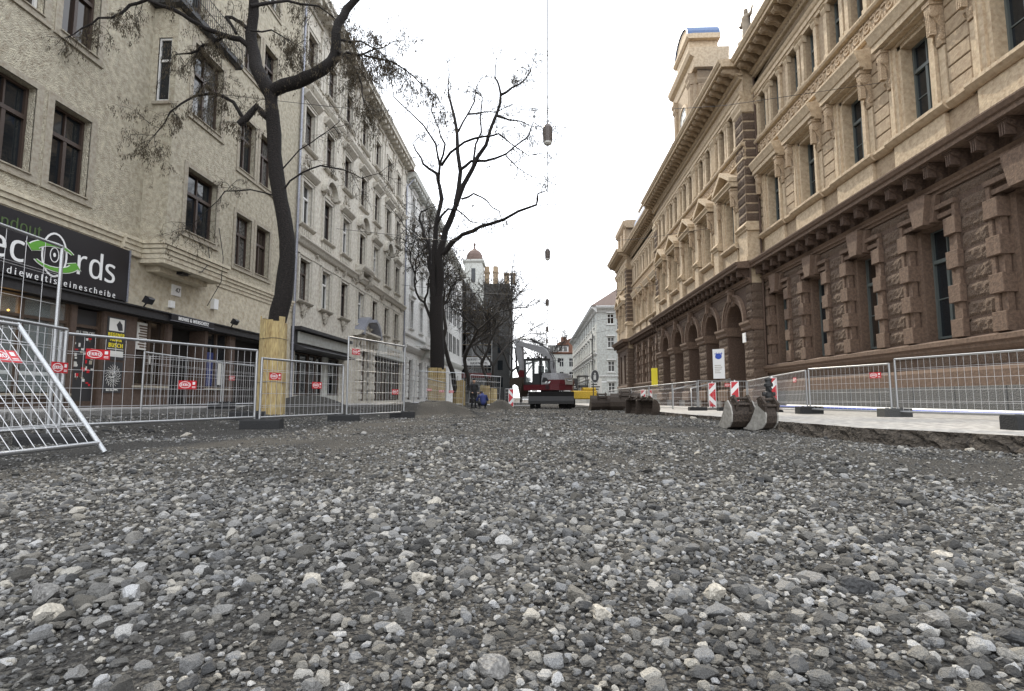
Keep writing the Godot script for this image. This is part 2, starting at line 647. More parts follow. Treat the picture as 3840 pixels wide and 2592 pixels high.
func ground() -> void:
	lumps.noise_type = FastNoiseLite.TYPE_SIMPLEX_SMOOTH
	lumps.frequency = 0.35
	lumps.fractal_octaves = 3
	lumps.seed = 4
	# the dug up street
	var zs := [1.5]
	while zs[-1] > -150.0:
		zs.append(zs[-1] - maxf(0.055, (-zs[-1] - 3.0) * 0.016))
	var cols := 120
	var verts := PackedVector3Array()
	var idx := PackedInt32Array()
	for z in zs:
		var e := edge(z) + 0.12
		for i in cols + 1:
			var x := lerpf(-9.2, e, float(i) / cols)
			verts.push_back(Vector3(x, height(x, z), z))
	for j in zs.size() - 1:
		for i in cols:
			var a := j * (cols + 1) + i
			var b := a + cols + 1
			idx.append_array(PackedInt32Array([a, b, a + 1, a + 1, b, b + 1]))
	var nrm := PackedVector3Array()
	nrm.resize(verts.size())
	for j in zs.size():
		for i in cols + 1:
			var k := j * (cols + 1) + i
			var dx := verts[j * (cols + 1) + mini(i + 1, cols)] - verts[j * (cols + 1) + maxi(i - 1, 0)]
			var dz := verts[mini(j + 1, zs.size() - 1) * (cols + 1) + i] - verts[maxi(j - 1, 0) * (cols + 1) + i]
			nrm[k] = dx.cross(dz).normalized()
	var arr := []
	arr.resize(Mesh.ARRAY_MAX)
	arr[Mesh.ARRAY_VERTEX] = verts
	arr[Mesh.ARRAY_NORMAL] = nrm
	arr[Mesh.ARRAY_INDEX] = idx
	var am := ArrayMesh.new()
	am.add_surface_from_arrays(Mesh.PRIMITIVE_TRIANGLES, arr)
	am.surface_set_material(0, M.dirt)
	var o := part("road", am, self)
	o.set_meta("kind", "structure")
	# wide ground to the horizon
	var mb := MB.new()
	mb.quad(Vector3(-900, -1.6, 200), Vector3(900, -1.6, 200), Vector3(900, -1.6, -1500), Vector3(-900, -1.6, -1500))
	struct("ground", mb, M.earth)
	# right pavement: a slab with a broken edge
	mb = MB.new()
	var side := MB.new()
	var nz := FastNoiseLite.new()
	nz.frequency = 1.1
	nz.fractal_octaves = 4
	var z := -1.5
	while z > -84.0:
		var st := 0.09 if z > -20 else 1.0
		var z1 := z - st
		var x0 := edge(z) + nz.get_noise_2d(z * 2.0, 3.0) * 0.09
		var x1 := edge(z1) + nz.get_noise_2d(z1 * 2.0, 3.0) * 0.09
		var y0 := 0.09 + gy(z); var y1 := 0.09 + gy(z1)
		mb.quad(Vector3(x0, y0, z), Vector3(11.2, y0, z), Vector3(11.2, y1, z1), Vector3(x1, y1, z1))
		var a := Vector3(x0, y0, z); var b := Vector3(x1, y1, z1)
		for k in 6:
			var f := (k + 1) / 6.0
			var out0 := -0.16 * f * f + nz.get_noise_2d(z * 5.0, k * 3.0 + 20.0) * 0.07
			var out1 := -0.16 * f * f + nz.get_noise_2d(z1 * 5.0, k * 3.0 + 20.0) * 0.07
			var c := Vector3(x0 + out0, y0 - 0.34 * f, z); var d := Vector3(x1 + out1, y1 - 0.34 * f, z1)
			side.quad(c, a, b, d)
			a = c
			b = d
		z = z1
	var pv := struct("pavement", mb, M.paving)
	made("broken_edge", side, M.earth, pv)
	# left pavement with its kerb stones
	mb = MB.new()
	z = 2.0
	while z > -84.0:
		var z1 := z - 2.0
		var y0 := 0.25 + gy(z); var y1 := 0.25 + gy(z1)
		mb.quad(Vector3(-12.6, y0, z), Vector3(-8.95, y0, z), Vector3(-8.95, y1, z1), Vector3(-12.6, y1, z1))
		z = z1
	pv = struct("pavement", mb, M.paving)
	var ks := MB.new()
	ks.cbox(-0.49, 0.49, -0.35, 0.12, -0.12, 0.12, 0.02)
	var km := ks.mesh(M.kerb_stone)
	z = -5.0
	while z > -62.0:
		part("kerb_stone", km, pv, Vector3(-8.83 + R.randfn() * 0.006, 0.135 + gy(z) + R.randfn() * 0.004, z), PI / 2)
		z -= 1.0
	# gravel
	var small := []
	var near := []
	for k in 7:
		near.append(stone_mesh(k, 0))
	var rough := FastNoiseLite.new()
	rough.frequency = 0.5
	rough.seed = 8
	rough.fractal_octaves = 2
	for band in [[-0.55, -3.2, 0.0165, 1.0], [-3.2, -7.0, 0.031, 1.2], [-7.0, -14.0, 0.055, 1.5], [-14.0, -36.0, 0.15, 2.2]]:
		var zz: float = band[0]
		while zz > band[1]:
			var half := -zz * 1.02 + 0.35
			var xx := maxf(-half, -8.7)
			var xe := minf(half * 0.97, edge(zz) - 0.02)
			while xx < xe:
				var px: float = xx + (R.randf() - 0.5) * band[2] * 1.2
				var pz: float = zz + (R.randf() - 0.5) * band[2] * 1.2
				xx += band[2]
				# coarse ballast close by and in the middle, finer packed dirt in the wheel tracks
				var c := rough.get_noise_2d(px, pz) * 0.8 + 0.75 - 0.35 * smoothstep(2.5, 5.0, -pz) + 0.45 * exp(-pow((px - 0.25) / 1.1, 2.0)) - 0.2 * smoothstep(-1.5, -3.0, px) * smoothstep(-5.0, -4.0, px)
				if R.randf() > 0.3 + c:
					continue
				var sz: float = 0.0066 * exp(R.randfn() * 0.5) * band[3] * (0.7 + 0.5 * clampf(c, 0.0, 1.0))
				if R.randf() < 0.012:
					sz *= 1.8
				sz = minf(sz, 0.034 * band[3])
				small.append([Vector3(px, height(px, pz) + sz * 0.3, pz), sz, tone()])
			zz -= band[2]
	print("gravel ", small.size())
	scatter("gravel_bed", small, near)


# ---------------------------------------------------------------- shared building pieces
func facade(called: String, label: String, at_x: float, right: bool, uc: float) -> Fac:
	var f := Fac.new()
	f.s = -1.0 if right else 1.0
	f.uc = uc
	f.root = thing(called, label, "building", Vector3(at_x, 0, -uc), -PI / 2 if right else PI / 2)
	return f


# a window: frame with casements and its panes; origin at the middle of its sill, panes at z = 0
func window(f: Fac, parent: Node, u: float, w: float, y0: float, h: float, d: float, frame: String, split := 0.66, n := 2, glass := "", bars := 0) -> Node3D:
	var o := Node3D.new()
	o.name = "window"
	parent.add_child(o, true)
	o.position = Vector3(f.x(u), y0, f.d + d)
	var key := "win%s_%.2f_%.2f_%.2f_%d_%d" % [frame, w, h, split, n, bars]
	var fw := 0.06
	var cell := w / n
	var yt := h * split
	part("frame", kept(key, func() -> Mesh:
		var mb := MB.new()
		mb.box(-w / 2, -w / 2 + fw, 0, h, -0.03, 0.07)
		mb.box(w / 2 - fw, w / 2, 0, h, -0.03, 0.07)
		mb.box(-w / 2 + fw, w / 2 - fw, 0, fw, -0.03, 0.07)
		mb.box(-w / 2 + fw, w / 2 - fw, h - fw, h, -0.03, 0.07)
		if split < 0.99:
			mb.box(-w / 2 + fw, w / 2 - fw, yt - 0.05, yt + 0.05, -0.03, 0.09)
		for k in n:
			var a := -w / 2 + cell * k
			if k > 0:
				mb.box(a - 0.045, a + 0.045, fw, yt - 0.05, -0.03, 0.08)
				mb.box(a - 0.02, a + 0.02, yt + 0.05, h - fw, -0.03, 0.05)
			for b in bars:
				var yb := fw + (yt - fw) * (b + 1) / (bars + 1)
				mb.box(a + 0.045, a + cell - 0.045, yb - 0.015, yb + 0.015, -0.02, 0.03)
		return mb.mesh(M[frame])), o)
	var kinds := ["glass_dark", "glass_dark", "glass_warm", "glass_curtain"]
	var g: String = glass if glass else kinds[R.randi() % 4]
	for k in n:
		for up in 2:
			if up == 1 and split > 0.99:
				continue
			var hh := (yt - 0.05 - fw) if up == 0 else (h - fw - yt - 0.05)
			var gm: String = g
			if g == "glass_curtain" and up == 1 and R.randf() < 0.5:
				gm = "glass_dark"
			var pane := part("pane", kept("pane%.2f_%.2f%s" % [cell - 0.08, hh, gm], func() -> Mesh:
				var mb := MB.new()
				mb.box(-(cell - 0.08) / 2, (cell - 0.08) / 2, 0, hh, -0.006, 0.006)
				return mb.mesh(M[gm])), o, Vector3(-w / 2 + cell * (k + 0.5), fw if up == 0 else yt + 0.05, 0))
			pane.rotation = Vector3(R.randfn() * 0.006, R.randfn() * 0.01, 0)
	return o


func lump(w: float, h: float, deep: float, nx: int, ny: int, sd: int, freq: float, m: String, taper := 0.035) -> Mesh:
	# a rough hewn stone face, raised from the wall, its rim sunk
	var nz := FastNoiseLite.new()
	nz.seed = sd
	nz.frequency = freq
	nz.noise_type = FastNoiseLite.TYPE_CELLULAR
	nz.fractal_octaves = 2
	var mb := MB.new()
	var g := []
	for j in ny + 1:
		var row := PackedVector3Array()
		for i in nx + 1:
			var x := -w / 2 + w * i / nx
			var y := -h / 2 + h * j / ny
			var rim := minf(minf(w / 2 - absf(x), h / 2 - absf(y)) / taper, 1.0)
			var z := deep * (0.35 + 0.4 * rim) + rim * deep * 0.75 * nz.get_noise_2d(x + sd, y)
			row.push_back(Vector3(x, y, z if rim > 0.01 else 0.0))
		g.append(row)
	for j in ny:
		for i in nx:
			mb.quad(g[j][i], g[j][i + 1], g[j + 1][i + 1], g[j + 1][i])
	return mb.mesh(M[m])


func boss(f: Fac, parent: Node, u0: float, u1: float, y0: float, y1: float, d := 0.0, called := "rusticated_panel") -> void:
	var w := absf(u1 - u0)
	var h := y1 - y0
	var k := R.randi() % 4
	var nx := clampi(int(w / 0.07), 5, 22)
	var ny := clampi(int(h / 0.07), 3, 8)
	var me := kept("boss%.2f_%.2f_%d" % [w, h, k], func() -> Mesh: return lump(w, h, 0.11, nx, ny, 100 + k * 7, 7.0, "boss"))
	part(called, me, parent, Vector3((f.x(u0) + f.x(u1)) / 2, (y0 + y1) / 2, f.d + d))


func side_boss(f: Fac, parent: Node, u: float, d0: float, d1: float, y0: float, y1: float) -> void:
	# on the return of a projecting block that faces the camera's end of the street
	var w := d1 - d0
	var h := y1 - y0
	var k := R.randi() % 4
	var me := kept("boss%.2f_%.2f_%d" % [w, h, k], func() -> Mesh: return lump(w, h, 0.07, 7, 5, 100 + k * 7, 7.0, "boss"))
	part("rusticated_panel", me, parent, Vector3(f.x(u), (y0 + y1) / 2, (d0 + d1) / 2), PI / 2 * -f.s)


func console_mesh(w: float, h: float, deep: float, m: String) -> Mesh:
	# a scroll bracket: s-shaped side outline
	var p := []
	var n := 10
	p.append(Vector2(0, 0))
	for i in n + 1:
		var t := float(i) / n
		p.append(Vector2(deep * (0.22 + 0.78 * smoothstep(0.25, 0.95, t) + 0.16 * sin(t * PI * 2.0 + 0.4) * (1 - t)), h * t * 0.92))
	p.append(Vector2(deep, h))
	p.append(Vector2(0, h))
	var mb := MB.new()
	mb.prof(p, -w / 2, w / 2)
	for s in [-1.0, 1.0]:
		var c1: float = s * w * 0.5
		mb.t = Transform3D(Basis(Vector3.FORWARD, PI / 2 * s), Vector3(c1, h * 0.78, deep * 0.72))
		mb.lathe([Vector2(0, 0.025), Vector2(h * 0.1, 0.025), Vector2(h * 0.12, 0)], 10)
		mb.t = Transform3D(Basis(Vector3.FORWARD, PI / 2 * s), Vector3(c1, h * 0.16, deep * 0.3))
		mb.lathe([Vector2(0, 0.02), Vector2(h * 0.07, 0.02), Vector2(h * 0.08, 0)], 8)
		mb.t = Transform3D()
	for k in 3:
		mb.box(-w * 0.3 + k * w * 0.24, -w * 0.18 + k * w * 0.24, h * 0.25, h * 0.9, deep * 0.55, deep * 1.02)
	mb.box(-w * 0.62, w * 0.62, h, h * 1.1, 0, deep * 1.08)
	return mb.mesh(M[m])


func console(f: Fac, parent: Node, called: String, u: float, y: float, w: float, h: float, deep: float, m: String, d := 0.0) -> void:
	part(called, kept("con%.2f_%.2f_%.2f%s" % [w, h, deep, m], func() -> Mesh: return console_mesh(w, h, deep, m)), parent, Vector3(f.x(u), y, f.d + d))


func body(f: Fac, u0: float, u1: float, y1: float, deep: float, front: float, m: String) -> void:
	var mb := MB.new()
	mb.box(f.x(u0), f.x(u1), -1.5, y1, f.d - front - deep, f.d - front)
	made("building_core", mb, M[m], f.root)


# ---------------------------------------------------------------- the ornate brown and cream building
func right_building() -> void:
	var f := facade("ornate_building", "long ornate building with rusticated brown ground floor and cream upper storeys along the right pavement", 10.9, true, 34.0)
	var wa := [5.75, 8.8, 11.85, 14.9, 17.95, 21.0, 24.05]
	var wb := [47.4, 50.45, 53.5, 56.55]
	var arches := [27.75, 31.4, 35.05, 38.7, 42.35]
	body(f, 2.5, 25.7, 17.0, 9.0, 0.62, "shop_dark")
	body(f, 45.1, 66.8, 17.0, 9.0, 0.62, "shop_dark")
	var core := MB.new()
	f.box(core, 25.7, 45.1, 6.0, 17.0, -9.6, 0.1)
	f.box(core, 25.7, 45.1, -1.5, 6.0, -9.6, -3.1)
	made("building_core", core, M.shop_dark, f.root)
	wing(f, wa, 3.6, 25.55, 3.05)
	f.d = 0.0
	wing(f, wb, 45.2, 59.6, 3.05)
	f.d = 0.62
	middle(f, arches)
	f.d = 0.62
	pavilion(f)
	f.d = 0.0
	roof_top(f)


func entablature(f: Fac, u0: float, u1: float, cap0: bool) -> void:
	# the two cornices, from one end to the other, with their brackets
	var mb := MB.new()
	f.mould(mb, [0.06, 5.95, 0.06, 6.03, 0.12, 6.05, 0.12, 6.12, 0.2, 6.2, 0.02, 6.2], u0, u1)
	f.mould(mb, [0.62, 6.68, 0.62, 6.8, 0.67, 6.82, 0.72, 6.92, 0.72, 6.96, 0.1, 7.02], u0, u1)
	made("cornice", mb, M.brown_light, f.root)
	mb = MB.new()
	f.box(mb, u0, u1, 6.2, 6.68, -0.04, 0.03)
	made("bracket_frieze", mb, M.brown, f.root)
	var n := int(roundf((u1 - u0) / 0.78))
	for i in n:
		console(f, f.root, "cornice_bracket", u0 + (i + 0.5) * (u1 - u0) / n, 6.19, 0.26, 0.44, 0.5, "brown")
	mb = MB.new()
	f.mould(mb, [0.1, 15.05, 0.1, 15.2, 0.15, 15.22, 0.15, 15.4, 0.2, 15.45, 0.26, 15.58, 0.02, 15.6], u0, u1)
	f.mould(mb, [0.02, 16.2, 0.12, 16.24, 0.16, 16.3, 0.02, 16.3], u0, u1)
	f.mould(mb, [0.16, 16.42, 0.26, 16.5, 0.26, 16.52, 0.02, 16.52], u0, u1)
	f.mould(mb, [1.0, 16.9, 1.0, 17.04, 1.06, 17.06, 1.16, 17.2, 1.16, 17.25, 0.2, 17.34], u0, u1)
	var c := made("cornice", mb, M.sand, f.root)
	mb = MB.new()
	f.mould(mb, [0.0, 15.6, 0.0, 16.2], u0, u1)
	f.mould(mb, [0.05, 16.52, 0.05, 16.9], u0, u1)
	made("frieze", mb, M.sand, f.root)
	mb = MB.new()
	var u := u0 + 0.08
	while u < u1 - 0.1:
		f.box(mb, u, u + 0.1, 16.3, 16.42, -0.02, 0.17)
		u += 0.18
	var dn := made("dentil_row", mb, M.sand_dark, c)
	stuff(dn)
	n = int(roundf((u1 - u0) / 0.62))
	var mo := kept("modillion", func() -> Mesh:
		var q := MB.new()
		q.prof([Vector2(0, 0.02), Vector2(0.3, 0.0), Vector2(0.45, 0.12), Vector2(0.72, 0.14), Vector2(0.82, 0.24), Vector2(0.82, 0.36), Vector2(0, 0.36)], -0.14, 0.14)
		for s in 3:
			q.prof([Vector2(0.05, -0.02), Vector2(0.3, -0.04), Vector2(0.46, 0.08), Vector2(0.74, 0.1), Vector2(0.84, 0.2), Vector2(0.84, 0.26), Vector2(0.05, 0.26)], -0.12 + s * 0.09, -0.06 + s * 0.09)
		q.mould([0.86, 0.33, 0.88, 0.37], -0.19, 0.19, 0.0)
		return q.mesh(M.sand_dark))
	for i in n:
		part("modillion", mo, f.root, Vector3(f.x(u0 + (i + 0.5) * (u1 - u0) / n), 16.53, f.d + 0.05))


func frieze_band(f: Fac, u0: float, u1: float) -> void:
	var mb := MB.new()
	f.mould(mb, [0.06, 12.08, 0.12, 12.12, 0.12, 12.2, 0.05, 12.22], u0, u1)
	f.mould(mb, [0.05, 12.78, 0.16, 12.82, 0.2, 12.9, 0.2, 12.95, 0.0, 13.0], u0, u1)
	made("string_course", mb, M.sand, f.root)
	mb = MB.new()
	f.box(mb, u0, u1, 12.22, 12.78, -0.05, 0.03)
	var band := made("frieze_band", mb, M.sand_dark, f.root)
	# rosettes of the carved band
	var ro := kept("rosette", func() -> Mesh:
		var q := MB.new()
		q.t = Transform3D(Basis(Vector3.RIGHT, PI / 2), Vector3.ZERO)
		q.lathe([Vector2(0.2, 0.0), Vector2(0.18, 0.05), Vector2(0.13, 0.05), Vector2(0.11, 0.015), Vector2(0.06, 0.02), Vector2(0.04, 0.06), Vector2(0, 0.07)], 10)
		q.t = Transform3D()
		for s in [-1.0, 1.0]:
			for e in [-1.0, 1.0]:
				q.cbox(s * 0.17, s * 0.27, e * 0.12, e * 0.22, 0, 0.045, 0.015)
		return q.mesh(M.carving))
	var n := int((u1 - u0) / 0.55)
	for i in n:
		part("rosette", ro, band, Vector3(f.x(u0 + (i + 0.5) * (u1 - u0) / n), 12.5, f.d + 0.03))


func upper_pair(f: Fac, c: float, half: float) -> void:
	# the two small top floor windows of a bay with their pilaster strips
	for s in [-1.0, 1.0]:
		window(f, f.root, c + s * 0.66, 0.76, 13.0, 2.0, -0.28, "grey_frame", 0.62, 2)
		for e in [-1.0, 1.0]:
			part("pilaster_strip", kept("upstrip", func() -> Mesh:
				var mb := MB.new()
				mb.box(-0.1, 0.1, 13.0, 14.78, -0.02, 0.1)
				mb.box(-0.13, 0.13, 13.0, 13.16, -0.021, 0.13)
				mb.mould([0.11, 14.74, 0.17, 14.86, 0.17, 14.92, 0.11, 14.94, 0.2, 15.03, 0.2, 15.06], -0.15, 0.15)
				return mb.mesh(M.sand)), f.root, Vector3(f.x(c + s * 0.66 + e * 0.5), 0, f.d))


func first_floor_window(f: Fac, c: float, gable: bool) -> void:
	window(f, f.root, c, 1.06, 8.3, 2.5, -0.36, "grey_frame", 0.68, 2, ["glass_dark", "glass_dark", "glass_warm"][R.randi() % 3], 1)
	var mb := MB.new()
	for s in [-1.0, 1.0]:
		f.box(mb, c + s * 0.53, c + s * 0.66, 8.2, 10.92, -0.3, 0.04)
		f.box(mb, c + s * 0.66, c + s * 0.84, 8.2, 10.92, -0.02, 0.11)
		f.box(mb, c + s * 0.8, c + s * 0.87, 8.2, 10.95, -0.02, 0.15)
		f.box(mb, c + s * 0.9, c + s * 1.12, 8.2, 9.8, -0.02, 0.06)
	f.box(mb, c - 0.66, c + 0.66, 10.8, 10.92, -0.3, 0.04)
	f.mould(mb, [0.1, 10.92, 0.1, 11.02, 0.15, 11.04, 0.15, 11.12], c - 0.87, c + 0.87)
	made("window_surround", mb, M.sand, f.root)
	for s in [-1.0, 1.0]:
		console(f, f.root, "console", c + s * 1.01, 9.84, 0.22, 1.1, 0.36, "carving")
	mb = MB.new()
	if gable:
		f.mould(mb, [0.42, 11.1, 0.42, 11.2, 0.52, 11.3, 0.52, 11.36, 0.0, 11.4], c - 1.25, c + 1.25)
		for s in [-1.0, 1.0]:
			var p := PackedVector2Array([Vector2(f.x(c + s * 1.3), 11.36), Vector2(f.x(c), 12.12), Vector2(f.x(c), 12.34), Vector2(f.x(c + s * 1.3), 11.56)])
			mb.plate(p, f.d - 0.02, f.d + 0.52)
		mb.plate(PackedVector2Array([Vector2(f.x(c - 1.1), 11.38), Vector2(f.x(c + 1.1), 11.38), Vector2(f.x(c), 12.1)]), f.d, f.d + 0.12)
		made("pediment", mb, M.sand, f.root)
	else:
		f.mould(mb, [0.3, 11.02, 0.3, 11.1, 0.44, 11.12, 0.44, 11.3, 0.48, 11.32, 0.56, 11.52, 0.6, 11.6, 0.6, 11.66, 0.0, 11.76], c - 1.22, c + 1.22)
		made("window_hood", mb, M.sand, f.root)


func wing(f: Fac, cs: Array, u0: float, u1: float, pitch: float) -> void:
	var ops := []
	var up := []
	for c in cs:
		ops.append([c - 0.78, c + 0.78, 2.02, 5.28])
		up.append([c - 0.6, c + 0.6, 8.19, 10.86])
		for s in [-1.0, 1.0]:
			up.append([c + s * 0.66 - 0.39, c + s * 0.66 + 0.39, 13.0, 15.02])
	var mb := MB.new()
	f.wall(mb, u0, u1, 1.6, 6.4, ops, 0.55)
	made("wall", mb, M.brown, f.root)
	mb = MB.new()
	f.wall(mb, u0, u1, 6.4, 17.0, up, 0.4)
	made("wall", mb, M.sand_dark, f.root)
	# plinth: stone slabs, a smooth band, a rough course, the cap
	mb = MB.new()
	f.mould(mb, [0.1, 0.78, 0.1, 1.16, 0.04, 1.26], u0, u1, -0.3)
	f.mould(mb, [0.02, 1.6, 0.1, 1.64, 0.16, 1.72, 0.16, 1.8, 0.22, 1.84, 0.22, 1.95, 0.0, 2.02], u0, u1, -0.3)
	made("plinth_moulding", mb, M.brown_light, f.root)
	mb = MB.new()
	f.box(mb, u0, u1, 1.22, 1.62, -0.3, 0.01)
	made("wall", mb, M.brown, f.root)
	var u := u0
	while u < u1 - 0.4:
		var w := minf(1.52, u1 - u)
		var sl := kept("slab%.2f" % w, func() -> Mesh:
			var q := MB.new()
			q.cbox(-w / 2 + 0.006, w / 2 - 0.006, -1.2, 0.78, -0.4, 0.13, 0.012)
			return q.mesh(M.granite))
		part("plinth_slab", sl, f.root, Vector3(f.x(u + w / 2), 0, f.d + R.randf() * 0.008))
		if w > 0.9:
			boss(f, f.root, u + 0.06, u + w - 0.06, 1.28, 1.59, 0.01)
		u += 1.525
	entablature(f, u0, u1, true)
	frieze_band(f, u0, u1)
	# sill course of the first floor with parapet panels
	mb = MB.new()
	f.mould(mb, [0.06, 7.98, 0.12, 8.03, 0.2, 8.12, 0.2, 8.2, 0.0, 8.24], u0, u1)
	for c in cs:
		f.mould(mb, [0.14, 7.98, 0.2, 8.03, 0.28, 8.12, 0.28, 8.21, 0.0, 8.25], c - 1.18, c + 1.18)
	made("sill_course", mb, M.sand, f.root)
	for i in cs.size():
		var c: float = cs[i]
		window(f, f.root, c, 1.1, 2.12, 3.1, -0.5, "grey_frame", 0.7, 2, ["glass_dark", "glass_dark", "glass_warm"][R.randi() % 3], 1)
		mb = MB.new()
		for s in [-1.0, 1.0]:
			f.box(mb, c + s * 0.55, c + s * 0.78, 2.02, 5.24, -0.54, -0.16)
			f.box(mb, c + s * 0.74, c + s * 0.9, 2.02, 5.2, -0.1, 0.05)
			f.box(mb, c + s * 0.94, c + s * 1.05, 2.02, 5.62, -0.02, 0.09)
			f.box(mb, c + s * 0.42, c + s * 1.06, 5.52, 5.64, -0.02, 0.13)
			f.box(mb, c + s * 0.4, c + s * 0.92, 5.28, 5.4, -0.02, 0.06)
		f.box(mb, c - 0.55, c + 0.55, 5.18, 5.27, -0.54, -0.16)
		made("window_surround", mb, M.brown_light, f.root)
		var qb := kept("quoin", func() -> Mesh:
			var q := MB.new()
			q.cbox(-0.2, 0.2, -0.23, 0.23, -0.3, 0.15, 0.012)
			return q.mesh(M.brown_light))
		for s in [-1.0, 1.0]:
			for k in 4:
				part("quoin_block", qb, f.root, Vector3(f.x(c + s * 0.9), 2.255 + k * 0.895, f.d + R.randf() * 0.006))
		part("keystone", kept("keystone", func() -> Mesh:
			var q := MB.new()
			q.plate(PackedVector2Array([Vector2(-0.19, 5.2), Vector2(0.19, 5.2), Vector2(0.34, 5.98), Vector2(-0.34, 5.98)]), -0.1, 0.3)
			q.plate(PackedVector2Array([Vector2(0.2, 5.24), Vector2(0.34, 5.24), Vector2(0.52, 5.92), Vector2(0.35, 5.92)]), -0.1, 0.14)
			q.plate(PackedVector2Array([Vector2(-0.2, 5.24), Vector2(-0.34, 5.24), Vector2(-0.52, 5.92), Vector2(-0.35, 5.92)]), -0.1, 0.14)
			return q.mesh(M.brown_light)), f.root, Vector3(f.x(c), 0, f.d))
		# the rusticated pier towards the next bay
		var p0: float = c + 1.12
		var p1: float = c + pitch - 1.12
		if i == cs.size() - 1:
			p1 = u1 - 0.06
		for k in 8:
			if p1 - p0 > 0.2:
				boss(f, f.root, p0, p1, 2.06 + k * 0.443, 2.44 + k * 0.443)
		boss(f, f.root, c + 0.6, minf(c + pitch - 0.6, u1 - 0.06), 5.68, 5.93)
		if i == 0:
			for k in 8:
				boss(f, f.root, c - 1.12 - 0.7, c - 1.12, 2.06 + k * 0.443, 2.44 + k * 0.443)
			boss(f, f.root, maxf(u0, c - 2.4), c - 0.6, 5.68, 5.93)
		# first floor
		first_floor_window(f, c, false)
		mb = MB.new()
		f.box(mb, c - 1.0, c + 1.0, 7.06, 7.98, -0.02, 0.1)
		made("parapet_panel", mb, M.sand, f.root)
		for k in 9:
			var y := 8.28 + k * 0.42
			var a: float = c + 1.16
			var b: float = minf(c + pitch - 1.16, u1 - 0.02)
			if b - a < 0.15:
				continue
			var w := b - a
			part("ashlar_course", kept("ashlar%.2f" % w, func() -> Mesh:
				var q := MB.new()
				q.cbox(-w / 2, w / 2, 0, 0.395, -0.02, 0.05, 0.02)
				return q.mesh(M.sand_dark)), f.root, Vector3(f.x((a + b) / 2), y, f.d))
		upper_pair(f, c, pitch / 2)


func rustic_column(f: Fac, u0: float, u1: float, y0: float, y1: float, pitch: float, side: bool, proud: float) -> void:
	# a corner strip of bossed courses, with its return towards the camera where that shows
	var mb := MB.new()
	f.box(mb, u0, u1, y0, y1, -0.7, proud)
	made("corner_pilaster", mb, M.brown if y0 < 6 else M.sand_dark, f.root)
	var n := int(roundf((y1 - y0) / pitch))
	for k in n:
		var a := y0 + (y1 - y0) * k / n
		boss(f, f.root, u0 + 0.03, u1 - 0.03, a + 0.03, a + pitch - 0.05, proud)
		if side:
			side_boss(f, f.root, u0, 0.03, f.d + proud, a + 0.03, a + pitch - 0.05)


func pedestal(f: Fac, u0: float, u1: float, y0: float, y1: float, proud: float, m: String) -> void:
	var mb := MB.new()
	f.box(mb, u0, u1, y0, y1 - 0.25, -0.7, proud)
	f.box(mb, u0 - 0.05, u1 + 0.05, y0, y0 + 0.2, -0.7, proud + 0.06)
	f.mould(mb, [proud, y1 - 0.25, proud + 0.06, y1 - 0.2, proud + 0.06, y1 - 0.14, proud + 0.16, y1 - 0.04, proud + 0.16, y1, 0.0, y1 + 0.02], u0 - 0.12, u1 + 0.12, -0.7)
	f.mould(mb, [proud + 0.07, y1, proud + 0.1, y1 + 0.06, proud + 0.05, y1 + 0.12, proud, y1 + 0.2], u0 - 0.04, u1 + 0.04, -0.5)
	made("pedestal", mb, M[m], f.root)


